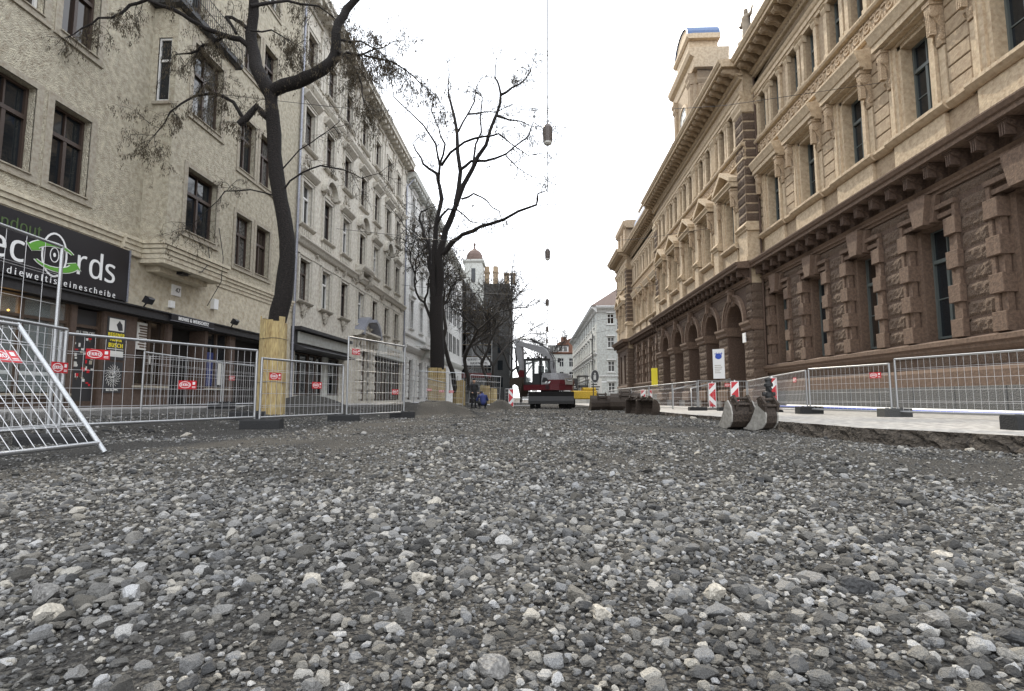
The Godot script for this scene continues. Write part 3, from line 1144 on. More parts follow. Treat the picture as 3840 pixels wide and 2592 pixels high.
func middle(f: Fac, arches: Array) -> void:
	var u0 := 25.55
	var u1 := 45.2
	var r := 1.12
	var spring := 4.2
	var top := 5.95
	# arcade wall with its arches
	var mb := MB.new()
	var from := u0
	for i in arches.size() + 1:
		var to: float = arches[i] - r if i < arches.size() else u1
		f.box(mb, from, to, -0.6, spring, -1.0, 0.0)
		if i < arches.size():
			from = arches[i] + r
	var seg := 12
	for c in arches:
		var half := 1.825
		for k in seg:
			var a0 := PI * k / seg
			var a1 := PI * (k + 1) / seg
			var p0 := Vector3(f.x(c) + cos(a0) * r, spring + sin(a0) * r, f.d)
			var p1 := Vector3(f.x(c) + cos(a1) * r, spring + sin(a1) * r, f.d)
			mb.quad(p0, Vector3(p0.x, top, f.d), Vector3(p1.x, top, f.d), p1)
			var q0 := p0 - Vector3(0, 0, 1.0)
			var q1 := p1 - Vector3(0, 0, 1.0)
			mb.quad(p0, p1, q1, q0)
		for s in [-1.0, 1.0]:
			mb.quad(Vector3(f.x(c) + s * r, spring, f.d), Vector3(f.x(c) + s * half, spring, f.d), Vector3(f.x(c) + s * half, top, f.d), Vector3(f.x(c) + s * r, top, f.d))
	f.box(mb, u0, 26.0, spring, top, -0.62, 0.0)
	f.box(mb, 44.1, u1, spring, top, -0.62, 0.0)
	made("arcade_wall", mb, M.brown, f.root)
	# porch behind the arches: floor, back wall, ceiling, doors
	mb = MB.new()
	f.box(mb, u0 + 0.3, u1 - 0.3, -0.8, 0.3, -3.4, -0.2)
	made("porch_floor", mb, M.kerb_stone, f.root)
	mb = MB.new()
	f.box(mb, u0 + 0.2, u1 - 0.2, 5.6, 5.9, -3.5, -1.0)
	f.box(mb, u0 + 0.2, u0 + 0.5, 0.3, 5.6, -3.5, -1.0)
	f.box(mb, u1 - 0.5, u1 - 0.2, 0.3, 5.6, -3.5, -1.0)
	f.box(mb, u0 + 0.5, u1 - 0.5, 0.3, 5.6, -3.6, -3.4)
	made("porch_wall", mb, M.brown_light, f.root)
	for c in arches:
		mb = MB.new()
		f.box(mb, c - 0.9, c + 0.9, 0.3, 3.6, -3.4, -3.3)
		for s in [-1.0, 1.0]:
			for k in 3:
				mb.cbox(f.x(c + s * 0.45) - 0.33, f.x(c + s * 0.45) + 0.33, 0.45 + k * 1.02, 1.35 + k * 1.02, f.d - 3.31, f.d - 3.27, 0.03)
		made("door", mb, M.dark_wood, f.root)
		# arch ring, keystone
		mb = MB.new()
		for ring in [[r, r + 0.16, 0.07], [r + 0.16, r + 0.32, 0.11], [r + 0.32, r + 0.42, 0.17]]:
			var n := 14
			for k in n:
				var a0 := PI * k / n
				var a1 := PI * (k + 1) / n
				var pts := PackedVector2Array()
				for e in [[ring[0], a0], [ring[1], a0], [ring[1], a1], [ring[0], a1]]:
					pts.push_back(Vector2(f.x(c) + cos(e[1]) * e[0], spring + sin(e[1]) * e[0]))
				mb.plate(pts, f.d - 0.02, f.d + ring[2])
		made("arch_moulding", mb, M.brown_light, f.root)
		console(f, f.root, "keystone", c, 5.18, 0.3, 0.75, 0.3, "brown_light", 0.02)
	for i in arches.size() + 1:
		var a: float = arches[i - 1] + r if i > 0 else u0
		var b: float = arches[i] - r if i < arches.size() else u1
		mb = MB.new()
		f.mould(mb, [0.04, 3.72, 0.1, 3.78, 0.1, 3.92, 0.2, 4.05, 0.2, 4.16, 0.0, 4.2], a - (0.1 if i > 0 else 0.03), b + 0.1, -0.9)
		made("impost", mb, M.brown_light, f.root)
		mb = MB.new()
		f.mould(mb, [0.16, 0.3, 0.16, 0.82, 0.08, 0.9], a - (0.06 if i > 0 else 0.03), b + 0.06, -0.9)
		made("pier_base", mb, M.brown_light, f.root)
		for k in 6:
			boss(f, f.root, a + 0.04, b - 0.04, 0.96 + k * 0.46, 1.36 + k * 0.46)
			if i == 0:
				side_boss(f, f.root, u0, 0.03, f.d, 0.96 + k * 0.46, 1.36 + k * 0.46)
		if i == 0 or i == arches.size():
			for k in 4:
				var off: float = [0.44, 0.3, 0.0, 0.0][k]
				if i == 0:
					boss(f, f.root, a + 0.04, 26.2, 4.26 + k * 0.42, 4.64 + k * 0.42)
					side_boss(f, f.root, u0, 0.03, f.d, 4.26 + k * 0.42, 4.64 + k * 0.42)
				else:
					boss(f, f.root, 43.95, b - 0.04, 4.26 + k * 0.42, 4.64 + k * 0.42)
		else:
			var m := (a + b) / 2
			for k in 3:
				var half: float = [0.27, 0.4, 0.72][k]
				boss(f, f.root, m - half, m + half, 4.26 + k * 0.5, 4.7 + k * 0.5)
	entablature(f, u0 - 0.02, u1, true)
	frieze_band(f, u0, u1)
	# return of the block towards the wing
	mb = MB.new()
	f.box(mb, u0 + 0.05, u0 + 0.3, 5.9, 17.2, -0.63, -0.005)
	made("wall", mb, M.sand, f.root)
	var up := []
	for c in arches:
		up.append([c - 0.6, c + 0.6, 8.19, 10.86])
		for s in [-1.0, 1.0]:
			up.append([c + s * 0.66 - 0.39, c + s * 0.66 + 0.39, 13.0, 15.02])
	mb = MB.new()
	f.wall(mb, u0, u1, 5.95, 17.0, up, 0.4)
	made("wall", mb, M.sand_dark, f.root)
	for i in arches.size():
		var c: float = arches[i]
		first_floor_window(f, c, true)
		upper_pair(f, c, 1.8)
		mb = MB.new()
		f.box(mb, c - 0.85, c + 0.85, 7.06, 7.98, -0.02, 0.06)
		f.mould(mb, [0.14, 7.98, 0.2, 8.03, 0.28, 8.12, 0.28, 8.21, 0.0, 8.25], c - 1.0, c + 1.0)
		made("window_sill", mb, M.sand, f.root)
		if i < arches.size() - 1:
			var m: float = c + 1.825
			pedestal(f, m - 0.36, m + 0.36, 7.02, 8.75, 0.22, "sand")
			mb = MB.new()
			f.box(mb, m - 0.3, m + 0.3, 8.95, 12.0, -0.02, 0.16)
			for k in 5:
				f.box(mb, m - 0.27 + k * 0.12, m - 0.21 + k * 0.12, 13.1, 14.7, 0.14, 0.18)
			f.box(mb, m - 0.3, m + 0.3, 13.0, 14.75, -0.02, 0.14)
			f.mould(mb, [0.16, 14.72, 0.26, 14.9, 0.26, 15.0, 0.2, 15.06], m - 0.36, m + 0.36)
			made("pilaster", mb, M.sand, f.root)
	pedestal(f, u0 - 0.02, u0 + 1.05, 7.02, 8.75, 0.08, "sand")
	rustic_column(f, u0 + 0.02, u0 + 1.0, 8.96, 14.5, 0.462, true, 0.06)
	pedestal(f, u1 - 1.1, u1, 7.02, 8.75, 0.08, "sand")
	rustic_column(f, u1 - 1.05, u1, 8.96, 14.5, 0.462, false, 0.06)
	mb = MB.new()
	for a in [u0, u1 - 1.05]:
		f.mould(mb, [0.08, 14.5, 0.14, 14.6, 0.14, 14.72, 0.22, 14.9, 0.22, 15.06], a - 0.04, a + 1.1, -0.6)
	made("capital", mb, M.sand, f.root)


func pavilion(f: Fac) -> void:
	var u0 := 59.6
	var u1 := 66.8
	var cs := [61.9, 64.6]
	var ops := []
	for c in cs:
		ops.append([c - 0.6, c + 0.6, 2.02, 5.28])
		ops.append([c - 0.6, c + 0.6, 8.19, 10.86])
		for s in [-1.0, 1.0]:
			ops.append([c + s * 0.66 - 0.39, c + s * 0.66 + 0.39, 13.0, 15.02])
	var mb := MB.new()
	f.wall(mb, u0, u1, -0.8, 6.0, ops.slice(0, 1) + ops.slice(4, 5), 0.4)
	made("wall", mb, M.brown, f.root)
	mb = MB.new()
	f.wall(mb, u0, u1, 6.0, 17.0, ops.slice(1, 4) + ops.slice(5, 8), 0.4)
	f.box(mb, u0 + 0.05, u0 + 0.3, 5.9, 17.2, -0.63, -0.01)
	made("wall", mb, M.sand_dark, f.root)
	mb = MB.new()
	f.mould(mb, [0.02, 1.4, 0.16, 1.52, 0.22, 1.6, 0.22, 1.75, 0.0, 1.82], u0, u1, -0.3)
	made("plinth_moulding", mb, M.brown_light, f.root)
	for c in cs:
		window(f, f.root, c, 1.2, 2.02, 3.2, -0.36, "grey_frame", 0.7, 2, "glass_dark", 1)
		first_floor_window(f, c, true)
		upper_pair(f, c, 1.3)
	entablature(f, u0, u1 + 0.6, true)
	frieze_band(f, u0, u1)
	rustic_column(f, u0 + 0.01, u0 + 1.0, 0.4, 5.9, 0.46, true, 0.06)
	rustic_column(f, u1 - 1.0, u1, 0.4, 5.9, 0.46, false, 0.06)
	rustic_column(f, u0 + 0.02, u0 + 1.0, 8.96, 14.9, 0.46, true, 0.06)
	rustic_column(f, u1 - 1.0, u1, 8.96, 14.9, 0.46, false, 0.06)
	pedestal(f, u0 - 0.02, u0 + 1.05, 7.02, 8.75, 0.08, "sand")
	pedestal(f, u1 - 1.05, u1, 7.02, 8.75, 0.08, "sand")


func roof_top(f: Fac) -> void:
	# slate roof behind the cornice, lead gutter edge
	var mb := MB.new()
	mb.mould([-0.6, 17.2, -0.7, 17.5, -2.6, 20.2, -9.0, 21.5], f.x(2.5), f.x(66.8), -9.0)
	made("roof", mb, M.slate_blue, f.root)
	# bulbous blue mansards over the ends of the middle block
	for e in [[21.5, 28.2, 23.8], [50.5, 57.5, 20.8]]:
		mb = MB.new()
		mb.mould([0.3, 17.2, 0.25, 18.4, 0.0, e[2] - 1.3, -0.4, e[2] - 0.4, -0.9, e[2]], f.x(e[0]), f.x(e[1]), -5.0)
		made("mansard_roof", mb, M.slate_blue, f.root)
		mb = MB.new()
		mb.mould([-0.5, e[2] - 0.15, -0.4, e[2] - 0.05, -0.4, e[2] + 0.12, -0.6, e[2] + 0.16], f.x(e[0] - 0.1), f.x(e[1] + 0.1), -5.0)
		made("roof_ridge", mb, M.sand_dark, f.root)
	# attic with the clock
	mb = MB.new()
	f.d = 0.0
	f.box(mb, 33.4, 37.6, 17.2, 21.6, -3.2, 0.62)
	f.box(mb, 33.2, 37.8, 17.2, 17.7, -3.2, 0.75)
	var at := made("clock_attic", mb, M.sand_dark, f.root)
	mb = MB.new()
	f.mould(mb, [0.66, 21.6, 0.7, 21.75, 0.66, 21.9, 0.66, 22.3, 0.9, 22.45, 1.0, 22.7, 1.0, 22.85, 0.5, 22.95], 32.8, 38.2, -3.3)
	f.box(mb, 34.0, 37.0, 22.9, 24.3, -1.3, 0.6)
	f.mould(mb, [0.66, 24.2, 0.8, 24.35, 0.8, 24.5, 0.4, 24.55], 33.7, 37.3, -1.4)
	made("attic_entablature", mb, M.sand, at)
	mb = MB.new()
	var arc := PackedVector2Array()
	for k in 13:
		var w := PI * k / 12
		arc.push_back(Vector2(f.x(35.5) + cos(w) * 1.6, 24.5 + sin(w) * 1.1))
	mb.plate(arc, -1.35, 0.62)
	made("arched_gable", mb, M.sand, at)
	mb = MB.new()
	for k in 12:
		var w0 := PI * k / 12
		var w1 := PI * (k + 1) / 12
		var p := PackedVector2Array()
		for e in [[1.6, w0], [1.74, w0], [1.74, w1], [1.6, w1]]:
			p.push_back(Vector2(f.x(35.5) + cos(e[1]) * e[0], 24.5 + sin(e[1]) * e[0] * 0.7))
		mb.plate(p, -1.4, 0.72)
	made("gable_capping", mb, M.slate_blue, at)
	for uu in [33.75, 37.25]:
		mb = MB.new()
		f.box(mb, uu - 0.3, uu + 0.3, 17.7, 20.9, 0.6, 0.74)
		for k in 5:
			f.box(mb, uu - 0.26 + k * 0.115, uu - 0.2 + k * 0.115, 17.9, 20.7, 0.72, 0.79)
		f.mould(mb, [0.76, 20.8, 0.86, 21.0, 0.86, 21.1, 0.8, 21.12, 0.92, 21.4, 0.92, 21.55], uu - 0.36, uu + 0.36, 0.4)
		made("pilaster", mb, M.sand_dark, at)
	# fluted side towards the near end
	mb = MB.new()
	mb.t = Transform3D(Basis(Vector3.UP, PI / 2), Vector3(f.x(33.4), 0, 0))
	for q in [-0.3, 1.6]:
		mb.box(q, q + 1.0, 17.7, 20.9, -0.05, 0.12)
		for k in 7:
			mb.box(q + 0.06 + k * 0.13, q + 0.13 + k * 0.13, 17.9, 20.7, 0.1, 0.17)
		mb.mould([0.14, 20.8, 0.24, 21.0, 0.24, 21.1, 0.18, 21.12, 0.3, 21.4, 0.3, 21.55], q - 0.08, q + 1.08, -0.1)
	mb.t = Transform3D()
	made("pilaster", mb, M.sand_dark, at)
	mb = MB.new()
	mb.t = Transform3D(Basis(Vector3.RIGHT, PI / 2), Vector3(f.x(35.5), 19.4, 0.62))
	mb.lathe([Vector2(1.05, 0.0), Vector2(1.05, 0.1), Vector2(0.86, 0.14), Vector2(0.82, 0.04)], 28)
	mb.t = Transform3D()
	made("clock_surround", mb, M.sand, at)
	mb = MB.new()
	mb.t = Transform3D(Basis(Vector3.RIGHT, PI / 2), Vector3(f.x(35.5), 19.4, 0.64))
	mb.lathe([Vector2(0.84, 0.0), Vector2(0.84, 0.03), Vector2(0.0, 0.03)], 28)
	mb.t = Transform3D()
	made("clock_face", mb, M.dirty_white, at)
	mb = MB.new()
	for k in 12:
		mb.t = Transform3D(Basis(Vector3.FORWARD, TAU * k / 12), Vector3(f.x(35.5), 19.4, 0.68))
		mb.box(-0.03, 0.03, 0.62, 0.76, 0, 0.012)
	for e in [[0.6, 0.03, 1.6], [0.42, 0.04, 4.0]]:
		mb.t = Transform3D(Basis(Vector3.FORWARD, e[2]), Vector3(f.x(35.5), 19.4, 0.69))
		mb.box(-e[1], e[1], -0.1, e[0], 0, 0.015)
	mb.t = Transform3D()
	made("clock_hands", mb, M.iron, at)
	# far attic over the end pavilion
	mb = MB.new()
	f.box(mb, 60.2, 65.4, 17.2, 19.9, -3.0, 0.5)
	f.mould(mb, [0.5, 19.8, 0.8, 20.1, 0.9, 20.4, 0.9, 20.6, 0.4, 20.7], 59.8, 65.8, -3.1)
	for uu in [60.6, 62.8, 65.0]:
		f.box(mb, uu - 0.3, uu + 0.3, 17.3, 19.75, 0.4, 0.66)
	made("end_attic", mb, M.sand_dark, f.root)
	# balustrade blocks that carry the statues
	for uu in [25.0, 29.5, 39.0, 42.3]:
		mb = MB.new()
		mb.cbox(f.x(uu) - 0.45, f.x(uu) + 0.45, 17.2, 17.75, 0.0, 0.85, 0.05)
		made("statue_pedestal", mb, M.sand_dark, f.root)
	# flagpole lights and rain pipe at the corner of the wing
	mb = MB.new()
	mb.bar(Vector3(f.x(25.4), 0.4, 0.12), Vector3(f.x(25.4), 16.2, 0.12), 0.05, 8)
	made("rain_pipe", mb, M.brown, f.root)
	# small notice on the corner pier
	mb = MB.new()
	f.box(mb, 26.15, 26.5, 3.15, 3.62, 0.72, 0.76)
	made("notice_plate", mb, M.white_paint, f.root)


# ---------------------------------------------------------------- left side
func relief_mesh(w: float, h: float, deep: float, sd: int, m: String, pointed := false) -> Mesh:
	# carved stucco: scrolls and leaves round a shield
	var mb := MB.new()
	var rr := RandomNumberGenerator.new()
	rr.seed = sd
	mb.t = Transform3D(Basis.from_scale(Vector3(1, 1.35, deep / 0.12)) * Basis(Vector3.RIGHT, PI / 2), Vector3(0, h * 0.08, 0))
	mb.lathe([Vector2(w * 0.17, 0.0), Vector2(w * 0.15, 0.1), Vector2(w * 0.09, 0.08), Vector2(0, 0.12)], 10)
	mb.t = Transform3D()
	for s in [-1.0, 1.0]:
		for k in 4:
			var c := Vector3(s * w * (0.2 + 0.08 * k), h * (0.36 - 0.2 * k if pointed else 0.3 - 0.2 * k), deep * 0.35)
			if pointed:
				c.x = s * w * (0.42 - 0.1 * k)
			var pts := []
			var rad := []
			for i in 7:
				var a := i * 0.85 + rr.randf() * 0.3 + k
				var q := w * 0.085 * (1.0 - i * 0.11)
				pts.append(c + Vector3(cos(a) * q * s, sin(a) * q, deep * 0.05 * i))
				rad.append(w * 0.03 * (1.2 - i * 0.12))
			mb.tube(pts, rad, 5)
	if pointed:
		mb.tube([Vector3(0, -h * 0.1, deep * 0.4), Vector3(0, -h * 0.34, deep * 0.35), Vector3(0, -h * 0.5, deep * 0.1)], [w * 0.1, w * 0.07, w * 0.015], 7)
	return mb.mesh(M[m])


func relief(f: Fac, parent: Node, called: String, u: float, y: float, w: float, h: float, deep: float, pointed := false, d := 0.0, m := "relief") -> void:
	part(called, kept("rel%.2f_%.2f_%s%s" % [w, h, pointed, m], func() -> Mesh: return relief_mesh(w, h, deep, int(w * 100), m, pointed)), parent, Vector3(f.x(u), y, f.d + d))


func left_buildings() -> void:
	corner_house()
	stucco_house()
	pale_house()
	end_house()


func plain_window(f: Fac, u0: float, u1: float, y0: float, y1: float, frame := "dark_frame", glass := "") -> void:
	# opening with a smooth flat surround and a sill
	window(f, f.root, (u0 + u1) / 2, u1 - u0 - 0.04, y0 + 0.03, y1 - y0 - 0.05, -0.24, frame, 0.64, 2, glass)
	var mb := MB.new()
	f.box(mb, u0 - 0.17, u0, y0 - 0.02, y1 + 0.14, -0.02, 0.025)
	f.box(mb, u1, u1 + 0.17, y0 - 0.02, y1 + 0.14, -0.02, 0.025)
	f.box(mb, u0, u1, y1, y1 + 0.14, -0.02, 0.025)
	f.box(mb, u0 - 0.17, u1 + 0.17, y0 - 0.16, y0 - 0.02, -0.02, 0.025)
	made("window_surround", mb, M.surround, f.root)
	mb = MB.new()
	f.mould(mb, [0.06, y0 - 0.03, 0.06, y0 + 0.0, 0.0, y0 + 0.015], u0 - 0.02, u1 + 0.02, -0.22)
	f.mould(mb, [0.05, y0 - 0.2, 0.05, y0 - 0.16], u0 - 0.19, u1 + 0.19, -0.01)
	made("window_sill", mb, M.surround, f.root)


func corner_house() -> void:
	var f := facade("record_shop_house", "rough beige rendered house with projecting bay and black record shop sign", -11.5, false, 14.0)
	body(f, 1.0, 24.5, 20.5, 9.0, 0.75, "shop_dark")
	var ops := []
	var floors := [[5.57, 7.6], [9.4, 11.55], [13.5, 15.55], [17.5, 19.5]]
	var cols := [[6.6, 7.7], [8.14, 9.22], [10.1, 11.2], [11.65, 12.73], [19.45, 20.57], [20.95, 22.05]]
	for c in cols:
		for y in floors:
			ops.append([c[0], c[1], y[0], y[1]])
	for y in floors.slice(2):
		ops.append([15.4, 16.95, y[0], y[1]])
	var mb := MB.new()
	f.wall(mb, 1.0, 24.5, 5.06, 20.5, ops, 0.3)
	made("wall", mb, M.stucco, f.root)
	for o in ops:
		plain_window(f, o[0], o[1], o[2], o[3], "dark_frame" if R.randf() < 0.8 else "white_frame")
	# smooth shop storey with its three lined string course
	mb = MB.new()
	f.wall(mb, 1.0, 24.5, 3.05, 5.06, [], 0.3)
	made("shop_storey_wall", mb, M.stucco_smooth, f.root)
	for r in [[1.0, 13.9], [18.4, 24.5]]:
		mb = MB.new()
		course(f, mb, r[0], r[1], 0.0)
		made("string_course", mb, M.stucco_smooth, f.root)
	mb = MB.new()
	course(f, mb, 13.9, 14.75, 0.1)
	made("string_course", mb, M.stucco_smooth, f.root)
	# projecting bay
	var b0 := 14.63
	var b1 := 17.6
	var p := 0.78
	f.d = p
	mb = MB.new()
	f.wall(mb, b0, b1, 4.95, 12.25, [[15.42, 16.95, 5.6, 7.6], [15.42, 16.95, 9.35, 11.7]], 0.3)
	f.d = 0.0
	for k in 2:
		var u: float = [b0, b1][k]
		var y0 := 4.95
		mb.quad(Vector3(f.x(u), y0, 0), Vector3(f.x(u), y0, p), Vector3(f.x(u), 9.3, p), Vector3(f.x(u), 9.3, 0))
		mb.quad(Vector3(f.x(u), 9.3, 0), Vector3(f.x(u), 9.3, 0.2), Vector3(f.x(u), 11.3, 0.2), Vector3(f.x(u), 11.3, 0))
		mb.quad(Vector3(f.x(u), 9.3, 0.6), Vector3(f.x(u), 9.3, p), Vector3(f.x(u), 11.3, p), Vector3(f.x(u), 11.3, 0.6))
		mb.quad(Vector3(f.x(u), 11.3, 0), Vector3(f.x(u), 11.3, p), Vector3(f.x(u), 12.25, p), Vector3(f.x(u), 12.25, 0))
	made("bay", mb, M.stucco, f.root)
	mb = MB.new()
	f.box(mb, b0 + 0.3, b1 - 0.3, 4.9, 12.2, -0.1, p - 0.34)
	made("bay_core", mb, M.shop_dark, f.root)
	# narrow window in the side of the bay
	mb = MB.new()
	mb.t = Transform3D(Basis(Vector3.UP, -PI / 2), Vector3(f.x(b0) + 0.1, 0, 0))
	mb.box(0.2, 0.24, 9.3, 11.3, -0.03, 0.06)
	mb.box(0.56, 0.6, 9.3, 11.3, -0.03, 0.06)
	mb.box(0.24, 0.56, 10.55, 10.62, -0.03, 0.06)
	mb.box(0.24, 0.56, 9.3, 9.36, -0.03, 0.06)
	mb.box(0.24, 0.56, 11.24, 11.3, -0.03, 0.06)
	var sw := made("window", mb, M.white_frame, f.root)
	mb = MB.new()
	mb.t = Transform3D(Basis(Vector3.UP, -PI / 2), Vector3(f.x(b0) + 0.1, 0, 0))
	mb.box(0.24, 0.56, 9.36, 10.55, 0.0, 0.012)
	mb.box(0.24, 0.56, 10.62, 11.24, 0.0, 0.012)
	made("pane", mb, M.glass_dark, sw)
	mb = MB.new()
	f.box(mb, b0 - 0.06, b0 + 0.02, 9.18, 9.27, 0.12, 0.72)
	made("window_sill", mb, M.surround, f.root)
	f.d = p
	for y in [[5.6, 7.6, "glass_dark"], [9.35, 11.7, "glass_curtain"]]:
		plain_window(f, 15.42, 16.95, y[0], y[1], "dark_frame", y[2])
	mb = MB.new()
	f.d = 0.0
	f.box(mb, b0 - 0.01, b1 + 0.01, 4.37, 4.5, -0.02, p + 0.01)
	for r in [[4.5, 4.635, 0.03], [4.645, 4.77, 0.06], [4.785, 4.89, 0.1], [4.905, 5.0, 0.14]]:
		f.box(mb, b0 - r[2], b1 + r[2], r[0], r[1], -0.02, p + r[2])
	f.box(mb, b0 + 0.01, b1 - 0.01, 4.6, 5.06, -0.02, p - 0.01)
	made("string_course", mb, M.stucco_smooth, f.root)
	mb = MB.new()
	f.box(mb, b0 + 0.35, b1 - 0.35, 4.2, 4.37, -0.02, 0.42)
	made("bay_corbel", mb, M.stucco_smooth, f.root)
	# balcony over the bay
	mb = MB.new()
	f.mould(mb, [0.9, 12.25, 0.98, 12.3, 1.0, 12.42, 0.9, 12.46], b0 - 0.25, b1 + 0.15, 0.0)
	var bal := made("balcony_slab", mb, M.iron, f.root)
	mb = MB.new()
	var yb := 12.46
	for u in range(0, 34):
		var uu := b0 - 0.15 + u * 0.1
		mb.bar(Vector3(f.x(uu), yb, 0.92), Vector3(f.x(uu), yb + 0.95, 0.92), 0.009, 4)
	for k in 9:
		mb.bar(Vector3(f.x(b0 - 0.15), yb, 0.05 + k * 0.1), Vector3(f.x(b0 - 0.15), yb + 0.95, 0.05 + k * 0.1), 0.009, 4)
	for y in [0.06, 0.5, 0.95]:
		mb.bar(Vector3(f.x(b0 - 0.15), yb + y, 0.92), Vector3(f.x(b0 + 3.15), yb + y, 0.92), 0.014, 5)
		mb.bar(Vector3(f.x(b0 - 0.15), yb + y, 0.03), Vector3(f.x(b0 - 0.15), yb + y, 0.92), 0.014, 5)
	made("railing", mb, M.iron, bal)
	# black lintel band over the shop fronts
	mb = MB.new()
	f.box(mb, 1.0, 22.6, 2.84, 3.06, -0.04, 0.16)
	f.box(mb, 1.0, 22.6, 3.06, 3.1, -0.04, 0.22)
	made("shop_fascia", mb, M.fascia_black, f.root)
	mb = MB.new()
	f.box(mb, 22.6, 24.5, -0.6, 3.06, -0.3, 0.0)
	made("shop_storey_wall", mb, M.stucco_smooth, f.root)
	shop_fronts(f)
	record_sign(f)
	# small fittings on the wall
	mb = MB.new()
	f.box(mb, 15.86, 18.04, 2.88, 3.08, 0.2, 0.24)
	var sg := made("name_sign", mb, M.black_board, f.root)
	mb = MB.new()
	f.box(mb, 15.85, 18.05, 2.87, 2.885, 0.2, 0.25)
	f.box(mb, 15.85, 18.05, 3.075, 3.09, 0.2, 0.25)
	made("sign_rim", mb, M.zinc_pipe, sg)
	letters("MUHRI & WERSCHITZ", 0.155, M.white_paint, sg, Vector3(f.x(16.95), 2.98, 0.245), 0, "Droid Sans", true)
	mb = MB.new()
	f.box(mb, 16.1, 16.5, 3.72, 4.06, 0.0, 0.05)
	var hn := made("house_number", mb, M.white_paint, f.root)
	letters("47", 0.2, M.black_board, hn, Vector3(f.x(16.34), 3.9, 0.052), 0, "Droid Sans", true)
	mb = MB.new()
	f.box(mb, 18.15, 18.4, 3.62, 3.98, 0.0, 0.14)
	made("wall_box", mb, M.white_paint, f.root)
	mb = MB.new()
	f.box(mb, 16.0, 16.18, 3.3, 3.52, 0.0, 0.1)
	made("wall_box", mb, M.white_paint, f.root)
	mb = MB.new()
	f.box(mb, 15.7, 16.0, 4.28, 4.38, 0.38, 0.6)
	made("intake_grille", mb, M.black_board, f.root)
	for u in [14.75, 19.2]:
		mb = MB.new()
		mb.t = Transform3D(Basis(Vector3.RIGHT, 0.5), Vector3(f.x(u), 3.3, 0.3))
		mb.cbox(-0.14, 0.14, -0.1, 0.1, -0.05, 0.1, 0.03)
		mb.t = Transform3D()
		mb.bar(Vector3(f.x(u), 3.09, 0.16), Vector3(f.x(u), 3.26, 0.28), 0.02, 6)
		made("flood_lamp", mb, M.black_board, f.root)
	mb = MB.new()
	mb.tube([Vector3(f.x(16.6), 5.4, 0.8), Vector3(f.x(16.65), 4.9, 0.86), Vector3(f.x(16.3), 4.5, 0.84), Vector3(f.x(15.9), 4.3, 0.62)], [0.012], 5)
	mb.tube([Vector3(f.x(17.1), 6.2, 0.82), Vector3(f.x(17.3), 5.2, 0.9), Vector3(f.x(17.35), 4.4, 0.84), Vector3(f.x(17.5), 3.6, 0.3)], [0.012], 5)
	made("cable", mb, M.iron, f.root)
	# rain pipe at the joint with the next house
	mb = MB.new()
	mb.bar(Vector3(f.x(24.42), 0.2, 0.1), Vector3(f.x(24.42), 20.0, 0.1), 0.065, 8)
	for y in [3.0, 6.5, 10.0, 13.5, 17.0]:
		mb.bar(Vector3(f.x(24.42), y, 0.1), Vector3(f.x(24.42), y + 0.08, 0.1), 0.085, 8)
	made("rain_pipe", mb, M.zinc_pipe, f.root)
	mb = MB.new()
	f.mould(mb, [0.05, 20.3, 0.3, 20.45, 0.6, 20.6, 0.6, 20.75, 0.2, 20.85], 1.0, 24.5)
	made("eaves", mb, M.stucco_smooth, f.root)
	mb = MB.new()
	mb.mould([0.5, 20.8, 0.4, 20.9, -4.0, 24.5], f.x(1.0), f.x(24.5), -9.0)
	made("roof", mb, M.roof_brown, f.root)


func course(f: Fac, mb: MB, u0: float, u1: float, extra: float) -> void:
	f.mould(mb, [0.03 + extra, 4.5, 0.03 + extra, 4.64, 0.06 + extra, 4.645, 0.06 + extra, 4.78, 0.1 + extra, 4.785, 0.1 + extra, 4.9, 0.14 + extra, 4.905, 0.14 + extra, 5.0, 0.0, 5.06], u0, u1)


